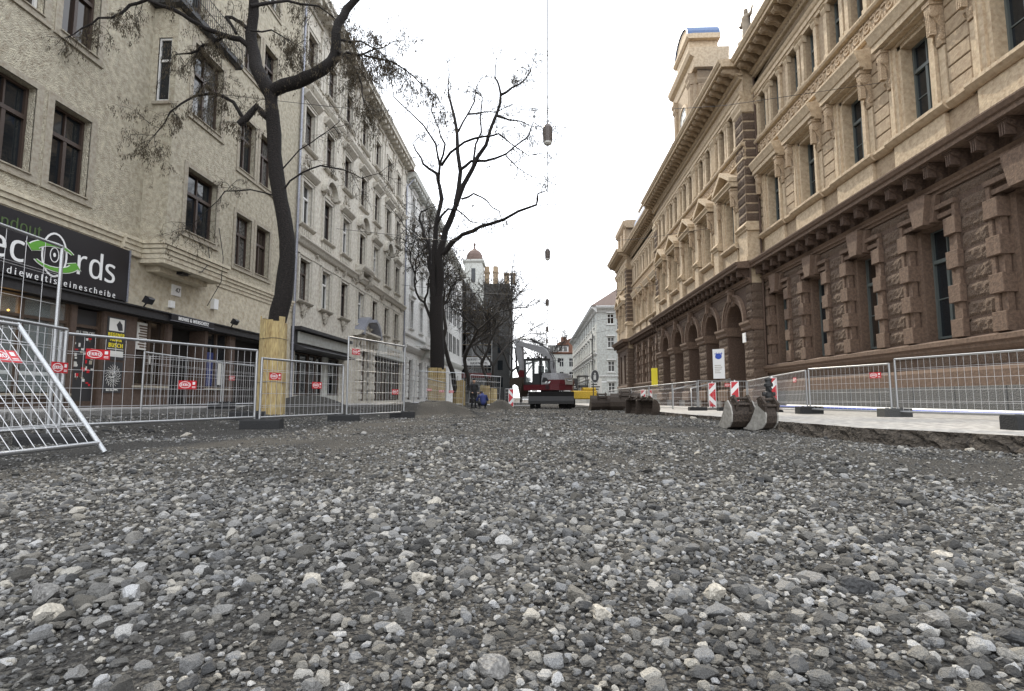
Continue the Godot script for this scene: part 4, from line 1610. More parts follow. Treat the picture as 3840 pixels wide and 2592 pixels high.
func shop_fronts(f: Fac) -> void:
	# dark recess behind all the fronts
	var mb := MB.new()
	f.box(mb, 1.0, 22.6, -0.6, 3.06, -0.74, -0.62)
	f.box(mb, 1.0, 22.6, 2.8, 2.84, -0.62, 0.0)
	made("shop_recess", mb, M.shop_dark, f.root)
	# brown piers and stall risers
	mb = MB.new()
	for r in [[9.9, 10.15, 3.0], [12.62, 12.78, 3.0], [13.62, 14.42, 2.84], [14.42, 14.8, 2.84], [16.1, 16.3, 2.84], [18.0, 18.15, 2.84], [19.5, 19.86, 2.84]]:
		f.box(mb, r[0], r[1], -0.5, r[2] - 0.03, -0.6, -0.02)
	f.box(mb, 1.0, 9.9, -0.5, 0.7, -0.6, -0.05)
	f.box(mb, 10.15, 12.62, -0.5, 0.55, -0.6, -0.05)
	f.box(mb, 14.8, 16.1, -0.5, 0.8, -0.6, -0.04)
	f.box(mb, 18.15, 19.5, -0.5, 0.78, -0.6, -0.04)
	made("shop_pier", mb, M.shop_brown, f.root)
	for r in [[10.15, 12.62, 0.55], [14.8, 16.1, 0.8], [18.15, 19.5, 0.78]]:
		mb = MB.new()
		f.mould(mb, [0.08, r[2] - 0.02, 0.08, r[2] + 0.04], r[0] - 0.05, r[1] + 0.05, -0.5)
		made("shop_sill", mb, M.surround, f.root)
	# big lit window of the record shop
	var w := Node3D.new()
	w.name = "shop_window"
	f.root.add_child(w, true)
	mb = MB.new()
	for u in [10.15, 11.35, 12.54]:
		f.box(mb, u, u + 0.08, 0.6, 2.8, -0.2, -0.06)
	f.box(mb, 10.15, 12.62, 2.3, 2.37, -0.19, -0.07)
	made("frame", mb, M.dark_wood, w)
	for u in [10.23, 11.43]:
		mb = MB.new()
		f.box(mb, u, u + 1.11, 0.62, 2.3, -0.14, -0.13)
		made("pane", mb, M.clear_glass, w)
		mb = MB.new()
		f.box(mb, u, u + 1.11, 2.37, 2.8, -0.14, -0.13)
		made("pane", mb, M.clear_glass, w)
	mb = MB.new()
	f.box(mb, 10.2, 12.6, 1.02, 1.1, -0.6, -0.3)
	made("display_shelf", mb, M.white_paint, w)
	for k in 3:
		mb = MB.new()
		var at := Vector3(f.x(10.55 + k * 0.42), 2.46, -0.4)
		mb.lathe([Vector2(0.0, -0.03), Vector2(0.026, -0.012), Vector2(0.026, 0.012), Vector2(0, 0.03)], 8, at)
		made("light_bulb", mb, M.bulb_glow, w)
		mb = MB.new()
		mb.bar(at + Vector3(0, 0.035, 0), Vector3(at.x, 2.79, at.z), 0.006, 4)
		made("bulb_cord", mb, M.iron, w)
		var l := OmniLight3D.new()
		l.name = "bulb_light"
		l.light_color = Color(1.0, 0.75, 0.4)
		l.light_energy = 0.12
		l.light_size = 0.02
		l.omni_range = 30.0
		l.omni_attenuation = 2.0
		l.shadow_enabled = true
		w.add_child(l, true)
		l.position = at
	# glazed shop door covered in stickers
	mb = MB.new()
	f.box(mb, 12.78, 12.86, 0.25, 2.75, -0.24, -0.1)
	f.box(mb, 13.54, 13.62, 0.25, 2.75, -0.24, -0.1)
	f.box(mb, 12.86, 13.54, 2.28, 2.36, -0.24, -0.1)
	f.box(mb, 12.86, 13.54, 0.25, 0.4, -0.24, -0.1)
	var door := made("shop_door", mb, M.dark_wood, f.root)
	mb = MB.new()
	f.box(mb, 12.86, 13.54, 0.4, 2.28, -0.19, -0.17)
	f.box(mb, 12.86, 13.54, 2.36, 2.75, -0.19, -0.17)
	made("pane", mb, M.paper_dark, door)
	letters("SALE 30% OFF", 0.1, M.paper, door, Vector3(f.x(13.2), 2.16, -0.165))
	for k in 34:
		var st := MB.new()
		var uu := 12.9 + R.randf() * 0.58
		var yy := 0.75 + R.randf() * 1.3
		f.box(st, uu, uu + 0.03 + R.randf() * 0.07, yy, yy + 0.03 + R.randf() * 0.08, -0.17, -0.165 + k * 0.0003)
		made("sticker", st, [M.paper, M.paper, M.paper_brown, M.surround, M.red_sheet][R.randi() % 5], door)
	# windows of the next shop
	for r in [[14.8, 16.1, 0.84, 2.84, "glass_warm"], [18.15, 19.5, 0.82, 2.84, "glass_dark"]]:
		window(f, f.root, (r[0] + r[1]) / 2, r[1] - r[0], r[2], r[3] - r[2], -0.2, "dark_wood", 0.99, 2, r[4])
	mb = MB.new()
	f.box(mb, 18.25, 19.0, 0.9, 2.1, -0.188, -0.183)
	made("blind", mb, M.jacket_blue, f.root)
	# posters
	mb = MB.new()
	f.box(mb, 13.72, 14.36, 1.52, 2.68, -0.015, 0.0)
	var po := made("poster", mb, M.paper_dark, f.root)
	var uc := 14.04
	letters("REGENER", 0.13, M.yellow_print, po, Vector3(f.x(uc), 2.2, 0.002), 0, "Droid Sans", true)
	letters("PAPPIK", 0.12, M.yellow_print, po, Vector3(f.x(uc), 2.06, 0.002), 0, "Droid Sans", true)
	letters("BUSCH", 0.16, M.yellow_print, po, Vector3(f.x(uc), 1.91, 0.002), 0, "Droid Sans", true)
	mb = MB.new()
	f.box(mb, 13.76, 14.32, 1.6, 1.76, 0.0, 0.003)
	f.box(mb, 13.76, 14.32, 1.8, 1.82, 0.0, 0.003)
	f.box(mb, 13.78, 14.3, 2.3, 2.64, 0.0, 0.003)
	made("poster_print", mb, M.paper, po)
	mb = MB.new()
	mb.plate(PackedVector2Array([Vector2(f.x(14.1), 2.32), Vector2(f.x(14.25), 2.34), Vector2(f.x(14.22), 2.5), Vector2(f.x(14.12), 2.6), Vector2(f.x(14.02), 2.48)]), 0.002, 0.006)
	made("poster_print", mb, M.paper_dark, po)
	mb = MB.new()
	f.box(mb, 13.7, 14.34, 0.62, 1.46, -0.015, 0.0)
	po = made("poster", mb, M.paper_dark, f.root)
	mb = MB.new()
	for k in 20:
		var a := TAU * k / 20
		var prev := Vector3.ZERO
		for i in 6:
			var q := 0.09 + i * 0.04
			var wv := a + sin(i * 1.7) * 0.16
			var at := Vector3(f.x(14.02) + cos(wv) * q * 0.95, 1.08 + sin(wv) * q * 1.05, 0.003)
			if i > 0 and absf(at.x - f.x(14.02)) < 0.3:
				mb.bar(prev, at, 0.006, 3)
			prev = at
	for k in 7:
		f.box(mb, 13.86 + R.randf() * 0.22, 14.0 + R.randf() * 0.18, 1.02 + k * 0.022, 1.035 + k * 0.022, 0.0, 0.012)
	made("poster_print", mb, M.paper, po)
	letters("02.12. PPC", 0.085, M.paper, po, Vector3(f.x(14.02), 0.7, 0.004), 0, "Droid Sans", true)
	for e in [[15.0, 15.55, 1.9, 2.7, 0], [15.4, 15.62, 1.5, 1.75, 1]]:
		mb = MB.new()
		f.box(mb, e[0], e[1], e[2], e[3], -0.175, -0.165)
		po = made("poster", mb, M.paper if e[4] == 0 else M.paper, f.root)
		mb = MB.new()
		for k in 9:
			var yy: float = e[2] + 0.05 + k * (e[3] - e[2] - 0.1) / 9.0
			f.box(mb, e[0] + 0.05 + R.randf() * 0.08, e[1] - 0.05 - R.randf() * 0.08, yy, yy + (e[3] - e[2]) / 16.0, -0.165, -0.16)
		made("poster_print", mb, M.paper_brown if e[4] == 0 else M.red_paint, po)
	mb = MB.new()
	f.box(mb, 19.1, 19.3, 0.95, 1.75, -0.185, -0.18)
	f.box(mb, 19.34, 19.48, 1.0, 1.7, -0.185, -0.18)
	made("paper_notice", mb, M.paper, f.root)


func arrow_band(mb: MB, c: Vector2, r0: float, r1: float, a0: float, a1: float, squash: float, z0: float, z1: float, grow := 0.0) -> void:
	# a curved arrow: a bent band that ends in a head
	var pts := PackedVector2Array()
	var inner := []
	var n := 12
	var m := (r0 + r1) / 2
	for i in n + 1:
		var t := float(i) / n
		var a := lerpf(a0, a1, t)
		var half := lerpf(0.02, (r1 - r0) / 2, minf(t * 1.6, 1.0)) + grow
		pts.push_back(c + Vector2(cos(a) * (m + half), sin(a) * (m + half) * squash))
		inner.push_front(c + Vector2(cos(a) * (m - half), sin(a) * (m - half) * squash))
	var dirn := signf(a1 - a0)
	var e := a1 + dirn * (0.42 + grow)
	var hh := (r1 - r0) * 0.95 + grow
	pts.push_back(c + Vector2(cos(a1) * (m + hh), sin(a1) * (m + hh) * squash))
	pts.push_back(c + Vector2(cos(e) * m, sin(e) * m * squash))
	pts.push_back(c + Vector2(cos(a1) * (m - hh), sin(a1) * (m - hh) * squash))
	for q in inner:
		pts.push_back(q)
	mb.plate(pts, z0, z1)


func disc(mb: MB, c: Vector2, rx: float, ry: float, z0: float, z1: float, hole := 0.0) -> void:
	var n := 28
	for i in n:
		var a0 := TAU * i / n
		var a1 := TAU * (i + 1) / n
		var p := PackedVector2Array([c + Vector2(cos(a0) * rx, sin(a0) * ry), c + Vector2(cos(a1) * rx, sin(a1) * ry)])
		if hole > 0.0:
			p.push_back(c + Vector2(cos(a1) * (rx - hole), sin(a1) * (ry - hole)))
			p.push_back(c + Vector2(cos(a0) * (rx - hole), sin(a0) * (ry - hole)))
		else:
			p.push_back(c)
		mb.plate(p, z0, z1)


func record_sign(f: Fac) -> void:
	var mb := MB.new()
	f.box(mb, 7.6, 14.06, 3.14, 4.56, 0.02, 0.2)
	var s := made("shop_sign", mb, M.black_board, f.root)
	mb = MB.new()
	f.box(mb, 14.06, 14.1, 3.12, 4.58, 0.02, 0.22)
	made("sign_rim", mb, M.zinc_pipe, s)
	var z := 0.204
	# o of the word: a record with two green arrows round it
	var c := Vector2(f.x(11.78), 3.83)
	mb = MB.new()
	disc(mb, c, 0.34, 0.53, z, z + 0.006, 0.045)
	disc(mb, c, 0.12, 0.18, z, z + 0.004, 0.02)
	disc(mb, c, 0.035, 0.05, z, z + 0.004)
	arrow_band(mb, c + Vector2(0, -0.05), 0.47, 0.69, 0.62, 2.72, 0.5, z + 0.008, z + 0.012, 0.035)
	arrow_band(mb, c + Vector2(0, -0.05), 0.47, 0.69, 3.75, 5.86, 0.5, z + 0.008, z + 0.012, 0.035)
	made("record_outline", mb, M.white_paint, s)
	mb = MB.new()
	arrow_band(mb, c + Vector2(0, -0.05), 0.47, 0.69, 0.62, 2.72, 0.5, z + 0.014, z + 0.02)
	arrow_band(mb, c + Vector2(0, -0.05), 0.47, 0.69, 3.75, 5.86, 0.5, z + 0.014, z + 0.02)
	made("green_arrow", mb, M.green_print, s)
	letters("rec", 0.84, M.white_paint, s, Vector3(f.x(11.06), 3.75, z), 0, "Droid Sans", false, "lettering", 0.008, HORIZONTAL_ALIGNMENT_RIGHT)
	letters("rds", 0.9, M.white_paint, s, Vector3(f.x(13.64), 3.84, z), 0, "Droid Sans", false, "lettering", 0.008, HORIZONTAL_ALIGNMENT_RIGHT)
	letters("soundout", 0.36, M.dull_green, s, Vector3(f.x(11.42), 4.25, z), 0, "Droid Sans", false, "lettering", 0.008, HORIZONTAL_ALIGNMENT_RIGHT)
	letters("d i e w e l t i s t e i n e s c h e i b e", 0.2, M.white_paint, s, Vector3(f.x(13.66), 3.22, z), 0, "Droid Sans", false, "lettering", 0.008, HORIZONTAL_ALIGNMENT_RIGHT)


func stucco_house() -> void:
	var f := facade("stucco_house", "light cream house with carved stucco window hoods and arched door pediment", -11.5, false, 35.0)
	var u0 := 24.5
	var u1 := 45.6
	body(f, u0, u1, 21.0, 9.0, 0.5, "shop_dark")
	var cs := [25.55, 28.25, 31.05, 34.1, 37.1, 40.1, 43.0]
	var floors := [[5.2, 7.3], [9.0, 11.2], [13.0, 15.1], [17.1, 19.1]]
	var ops := []
	for c in cs:
		for y in floors:
			ops.append([c - 0.55, c + 0.55, y[0], y[1]])
	var mb := MB.new()
	f.wall(mb, u0, u1, 3.7, 21.2, ops, 0.3)
	made("wall", mb, M.cream, f.root)
	for i in cs.size():
		var c: float = cs[i]
		for k in 4:
			var y0: float = floors[k][0]
			var y1: float = floors[k][1]
			window(f, f.root, c, 1.08, y0 + 0.02, y1 - y0 - 0.03, -0.22, "dark_frame" if R.randf() < 0.75 else "white_frame", 0.68, 2)
			mb = MB.new()
			for s in [-1.0, 1.0]:
				f.box(mb, c + s * 0.55, c + s * 0.72, y0, y1 + 0.05, -0.02, 0.06)
				f.box(mb, c + s * 0.72, c + s * 0.79, y0, y1 + 0.2, -0.02, 0.1)
			f.box(mb, c - 0.72, c + 0.72, y1, y1 + 0.15, -0.02, 0.06)
			f.box(mb, c - 0.79, c + 0.79, y1 + 0.15, y1 + 0.22, -0.02, 0.1)
			made("window_surround", mb, M.cream_trim, f.root)
			mb = MB.new()
			f.mould(mb, [0.08, y0 - 0.14, 0.16, y0 - 0.08, 0.2, y0 - 0.02, 0.2, y0 + 0.01, 0.0, y0 + 0.04], c - 0.86, c + 0.86)
			made("window_sill", mb, M.cream_trim, f.root)
		relief(f, f.root, "carved_bracket", c, 4.78, 1.15, 0.8, 0.14, true)
		relief(f, f.root, "carved_mask", (c + 1.45), 7.85, 0.55, 0.45, 0.12)
		# second row: arched and straight hoods in turn
		mb = MB.new()
		if i % 2 == 1:
			for k in 12:
				var a0 := PI * k / 12
				var a1 := PI * (k + 1) / 12
				var p := PackedVector2Array()
				for e in [[0.72, a0], [0.95, a0], [0.95, a1], [0.72, a1]]:
					p.push_back(Vector2(f.x(c) + cos(e[1]) * e[0], 11.75 + sin(e[1]) * e[0] * 0.85))
				mb.plate(p, -0.02, 0.3)
			f.mould(mb, [0.24, 11.55, 0.34, 11.68, 0.34, 11.76], c - 1.05, c - 0.68)
			f.mould(mb, [0.24, 11.55, 0.34, 11.68, 0.34, 11.76], c + 0.68, c + 1.05)
			relief(f, f.root, "carved_tympanum", c, 11.85, 1.2, 0.75, 0.14)
		else:
			f.mould(mb, [0.1, 11.5, 0.22, 11.62, 0.3, 11.72, 0.3, 11.78, 0.0, 11.84], c - 0.95, c + 0.95)
			relief(f, f.root, "carved_panel", c, 12.35, 1.15, 0.75, 0.1)
		made("window_hood", mb, M.cream_trim, f.root)
		mb = MB.new()
		if i == 3:
			f.mould(mb, [0.45, 8.62, 0.55, 8.75, 0.6, 8.86, 0.6, 8.95, 0.0, 9.0], c - 1.15, c + 1.15)
			for s in [-0.95, 0.95]:
				console(f, f.root, "console", c + s, 7.8, 0.3, 0.75, 0.45, "relief")
		f.box(mb, c - 0.7, c + 0.7, 8.42, 8.86, -0.02, 0.05)
		for k in 5:
			f.box(mb, c - 0.5 + k * 0.22, c - 0.38 + k * 0.22, 8.5, 8.78, 0.0, 0.09)
		made("sill_panel", mb, M.cream_trim, f.root)
		mb = MB.new()
		var yy := 15.4
		f.mould(mb, [0.1, yy, 0.22, yy + 0.12, 0.34, yy + 0.24, 0.34, yy + 0.32, 0.0, yy + 0.38], c - 0.95, c + 0.95)
		made("window_hood", mb, M.cream_trim, f.root)
		relief(f, f.root, "carved_panel", c, 16.65, 1.15, 0.5, 0.08)
		mb = MB.new()
		for s in [-1.0, 1.0]:
			f.box(mb, c + s * 1.02, c + s * 1.3, 16.9, 20.2, -0.02, 0.07)
			f.mould(mb, [0.1, 19.8, 0.16, 20.0, 0.16, 20.15], c + s * 1.16 - 0.2, c + s * 1.16 + 0.2)
		made("pilaster_strip", mb, M.cream_trim, f.root)
	for s in [30.9, 38.9]:
		console(f, f.root, "console", s, 7.7, 0.22, 0.4, 0.2, "relief")
	mb = MB.new()
	f.mould(mb, [0.06, 7.95, 0.12, 8.0, 0.2, 8.16, 0.28, 8.26, 0.28, 8.34, 0.0, 8.42], u0, u1)
	f.mould(mb, [0.05, 16.1, 0.14, 16.2, 0.22, 16.34, 0.22, 16.4, 0.0, 16.46], u0, u1)
	f.mould(mb, [0.03, 7.52, 0.03, 7.58], u0, u1)
	made("string_course", mb, M.cream_trim, f.root)
	mb = MB.new()
	f.mould(mb, [0.1, 20.3, 0.1, 20.6, 0.25, 20.7, 0.75, 20.8, 0.75, 21.0, 0.85, 21.1, 0.85, 21.2, 0.2, 21.3], u0 + 0.06, u1)
	var n := 26
	for k in n:
		var u := u0 + 0.4 + k * (u1 - u0 - 0.6) / n
		f.box(mb, u, u + 0.22, 20.5, 20.8, 0.0, 0.62)
	made("eaves", mb, M.cream_trim, f.root)
	mb = MB.new()
	mb.mould([0.8, 21.2, 0.7, 21.35, -4.0, 25.0], f.x(u0), f.x(u1), -9.0)
	made("roof", mb, M.roof_brown, f.root)
	mb = MB.new()
	mb.tube([Vector3(f.x(u1 - 0.1), 0.2, 0.1), Vector3(f.x(u1 - 0.1), 19.2, 0.1), Vector3(f.x(u1 - 0.1), 19.9, 0.75)], [0.07], 8)
	made("rain_pipe", mb, M.zinc_pipe, f.root)
	# ground floor: shop, door, shop
	mb = MB.new()
	f.wall(mb, u0, u1, -0.6, 3.7, [[24.9, 31.2, 0.25, 3.0], [33.9, 36.2, 0.25, 4.0 - 0.4], [37.6, 45.1, 0.25, 3.5]], 0.4)
	made("wall", mb, M.cream, f.root)
	mb = MB.new()
	f.box(mb, 24.4, 31.5, 3.68, 3.84, -0.02, 0.5)
	f.box(mb, 24.4, 31.5, 2.7, 3.68, -0.02, 0.2)
	f.mould(mb, [0.75, 2.72, 0.78, 2.78, 0.2, 2.98], 24.5, 31.4, 0.0)
	var fa := made("shop_fascia", mb, M.fascia_black, f.root)
	mb = MB.new()
	f.box(mb, 24.7, 31.3, 3.1, 3.62, 0.2, 0.24)
	for k in 66:
		f.box(mb, 24.72 + k * 0.1, 24.77 + k * 0.1, 3.1, 3.62, 0.24, 0.29)
	made("ribbed_sign", mb, M.pale_grey, fa)
	mb = MB.new()
	for r in [[24.9, 26.9], [27.0, 28.7], [29.4, 31.2]]:
		window(f, f.root, (r[0] + r[1]) / 2, r[1] - r[0], 0.6, 2.1, -0.3, "dark_frame", 0.99, 1 if r[0] > 29 else 2, "glass_dark")
	f.box(mb, 24.9, 28.7, 0.2, 0.6, -0.4, -0.2)
	f.box(mb, 28.7, 29.4, 0.2, 2.7, -0.4, -0.15)
	f.box(mb, 29.4, 31.2, 0.2, 0.6, -0.4, -0.2)
	made("stall_riser", mb, M.pale_grey, f.root)
	mb = MB.new()
	f.box(mb, 37.3, 45.4, 3.46, 4.35, -0.02, 0.3)
	var sb := made("shop_sign", mb, M.pale_grey, f.root)
	letters("HAARSTUDIO", 0.62, M.surround, sb, Vector3(f.x(41.6), 3.9, 0.305), 0, "Droid Sans", true)
	for k in 6:
		window(f, f.root, 38.2 + k * 1.26, 1.2, 0.3, 3.1, -0.3, "dark_frame", 0.75, 1, ["glass_dark", "glass_curtain", "glass_warm"][k % 3])
	mb = MB.new()
	for s in [-1.0, 1.0]:
		f.box(mb, 35.05 + s * 1.15, 35.05 + s * 1.6, -0.3, 3.8, -0.1, 0.25)
		for k in 6:
			f.box(mb, 35.05 + s * 1.1, 35.05 + s * 1.65, 0.4 + k * 0.6, 0.7 + k * 0.6, -0.1, 0.32)
		console(f, f.root, "console", 35.05 + s * 1.4, 3.6, 0.4, 0.85, 0.55, "relief")
	f.mould(mb, [0.3, 4.4, 0.5, 4.5, 0.65, 4.6, 0.65, 4.72, 0.0, 4.8], 32.9, 37.2)
	made("door_surround", mb, M.cream_trim, f.root)
	mb = MB.new()
	for s in [-1.0, 1.0]:
		for k in 6:
			var a0: float = PI / 2 + s * (0.28 + 1.05 * k / 6.0)
			var a1: float = PI / 2 + s * (0.28 + 1.05 * (k + 1) / 6.0)
			var p := PackedVector2Array()
			for e in [[1.85, a0], [2.12, a0], [2.12, a1], [1.85, a1]]:
				p.push_back(Vector2(f.x(35.05) + cos(e[1]) * e[0], 4.1 + sin(e[1]) * e[0] * 0.82))
			mb.plate(p, -0.02, 0.68)
	made("broken_pediment", mb, M.zinc_pipe, f.root)
	relief(f, f.root, "carved_cartouche", 35.05, 5.15, 1.2, 0.9, 0.2)
	mb = MB.new()
	f.box(mb, 34.0, 36.1, 0.25, 3.6, -0.4, -0.32)
	for s in [-0.5, 0.5]:
		for k in 2:
			mb.cbox(f.x(35.05 + s) - 0.38, f.x(35.05 + s) + 0.38, 0.45 + k * 1.2, 1.5 + k * 1.2, -0.33, -0.28, 0.03)
	made("door", mb, M.shop_brown, f.root)


func pale_house() -> void:
	var f := facade("pale_house", "white rusticated house with iron balcony course behind the second big tree", -11.5, false, 54.0)
	var u0 := 45.6
	var u1 := 61.5
	body(f, u0, u1, 20.5, 9.0, 0.5, "shop_dark")
	var cs := [48.3, 52.4, 56.4, 59.8]
	var fl := [[6.8, 9.3], [10.6, 12.9], [14.4, 16.6], [17.6, 19.2]]
	var ops := []
	for c in cs:
		for y in fl:
			ops.append([c - 0.6, c + 0.6, y[0], y[1]])
		ops.append([c - 0.8, c + 0.8, 0.25, 3.9])
	var mb := MB.new()
	f.wall(mb, u0, u1, -0.6, 20.6, ops, 0.35)
	made("wall", mb, M.pale, f.root)
	for c in cs:
		for k in 4:
			var y0: float = fl[k][0]
			var y1: float = fl[k][1]
			window(f, f.root, c, 1.18, y0 + 0.02, y1 - y0 - 0.03, -0.26, "dark_frame", 0.68, 2, "glass_dark")
			mb = MB.new()
			for s in [-1.0, 1.0]:
				f.box(mb, c + s * 0.6, c + s * 0.8, y0, y1 + 0.1, -0.02, 0.08)
			f.mould(mb, [0.1, y1 + 0.1, 0.14, y1 + 0.3, 0.32, y1 + 0.44, 0.32, y1 + 0.5, 0.0, y1 + 0.56], c - 0.95, c + 0.95)
			f.mould(mb, [0.1, y0 - 0.14, 0.2, y0 - 0.04, 0.2, y0, 0.0, y0 + 0.03], c - 0.9, c + 0.9)
			made("window_surround", mb, M.pale, f.root)
			if k > 0:
				relief(f, f.root, "carved_panel", c, y0 - 0.6, 1.2, 0.7, 0.12, false, 0.0, "pale_grey")
		window(f, f.root, c, 1.55, 0.27, 3.6, -0.3, "dark_frame", 0.7, 2, "glass_dark")
		for k in 7:
			for s in [-1.0, 1.0]:
				var w: float = 0.7
				part("rusticated_block", kept("paleblock", func() -> Mesh:
					var q := MB.new()
					q.cbox(-0.4, 0.4, -0.24, 0.24, -0.05, 0.1, 0.03)
					return q.mesh(M.pale)), f.root, Vector3(f.x(c + s * 1.24), 0.7 + k * 0.52, 0))
	mb = MB.new()
	f.mould(mb, [0.1, 4.6, 0.3, 4.8, 0.42, 5.0, 0.42, 5.12, 0.1, 5.2], u0, u1)
	f.mould(mb, [0.12, 6.0, 0.2, 6.1, 0.2, 6.25, 0.0, 6.3], u0, u1)
	f.box(mb, 50.6, 61.5, 5.2, 5.4, 0.0, 1.0)
	f.mould(mb, [0.1, 13.4, 0.25, 13.6, 0.25, 13.7], u0, u1)
	made("string_course", mb, M.pale, f.root)
	mb = MB.new()
	for u in [53.0, 57.0, 61.0]:
		console(f, f.root, "balcony_bracket", u, 4.2, 0.4, 0.9, 0.8, "pale_grey")
	f.box(mb, 50.6, 61.5, 5.4, 6.3, 0.9, 1.0)
	for k in 20:
		f.box(mb, 50.7 + k * 0.54, 51.1 + k * 0.54, 5.52, 6.15, 1.0, 1.04)
	made("balcony_parapet", mb, M.pale, f.root)
	mb = MB.new()
	f.mould(mb, [0.1, 19.7, 0.2, 20.0, 0.8, 20.2, 0.9, 20.5, 0.9, 20.6, 0.2, 20.7], u0, u1)
	for k in 20:
		var u := u0 + 0.3 + k * (u1 - u0 - 0.5) / 20
		f.box(mb, u, u + 0.3, 19.85, 20.2, 0.0, 0.7)
	made("eaves", mb, M.pale_grey, f.root)
	mb = MB.new()
	mb.mould([0.8, 20.6, 0.7, 20.75, -4.0, 24.5], f.x(u0), f.x(u1), -9.0)
	made("roof", mb, M.roof_tile, f.root)


func end_house() -> void:
	var f := facade("shuttered_house", "narrow white house with dark shutters at the left street corner", -11.5, false, 74.0)
	body(f, 61.5, 82.0, 20.0, 9.0, 0.4, "shop_dark")
	var ops := []
	var cs := [64.0, 67.5, 71.0, 74.5, 78.0]
	var fl := [[1.0, 3.6], [6.6, 9.0], [10.6, 12.8], [14.2, 16.2]]
	for c in cs:
		for y in fl:
			ops.append([c - 0.6, c + 0.6, y[0], y[1]])
	var mb := MB.new()
	f.wall(mb, 61.5, 82.0, -1.0, 19.5, ops, 0.3)
	mb.box(f.x(81.9), f.x(82.0), -1.0, 19.5, -8.0, -0.01)
	made("wall", mb, M.pale, f.root)
	for o in ops:
		var c: float = (o[0] + o[1]) / 2
		window(f, f.root, c, 1.18, o[2] + 0.02, o[3] - o[2] - 0.03, -0.24, "dark_frame", 0.7, 2, "glass_dark")
		if o[2] > 5.0:
			mb = MB.new()
			for s in [-1.0, 1.0]:
				f.box(mb, c + s * 0.62, c + s * 1.15, o[2], o[3], 0.0, 0.05)
			made("shutter", mb, M.iron, f.root)
	mb = MB.new()
	f.mould(mb, [0.1, 4.6, 0.3, 4.9, 0.4, 5.2, 0.1, 5.3], 61.5, 82.0)
	f.mould(mb, [0.1, 18.8, 0.7, 19.2, 0.8, 19.5, 0.1, 19.6], 61.5, 82.0)
	made("cornice", mb, M.pale_grey, f.root)
	mb = MB.new()
	mb.mould([0.7, 19.5, -4.0, 23.0], f.x(61.5), f.x(82.0), -9.0)
	made("roof", mb, M.roof_tile, f.root)


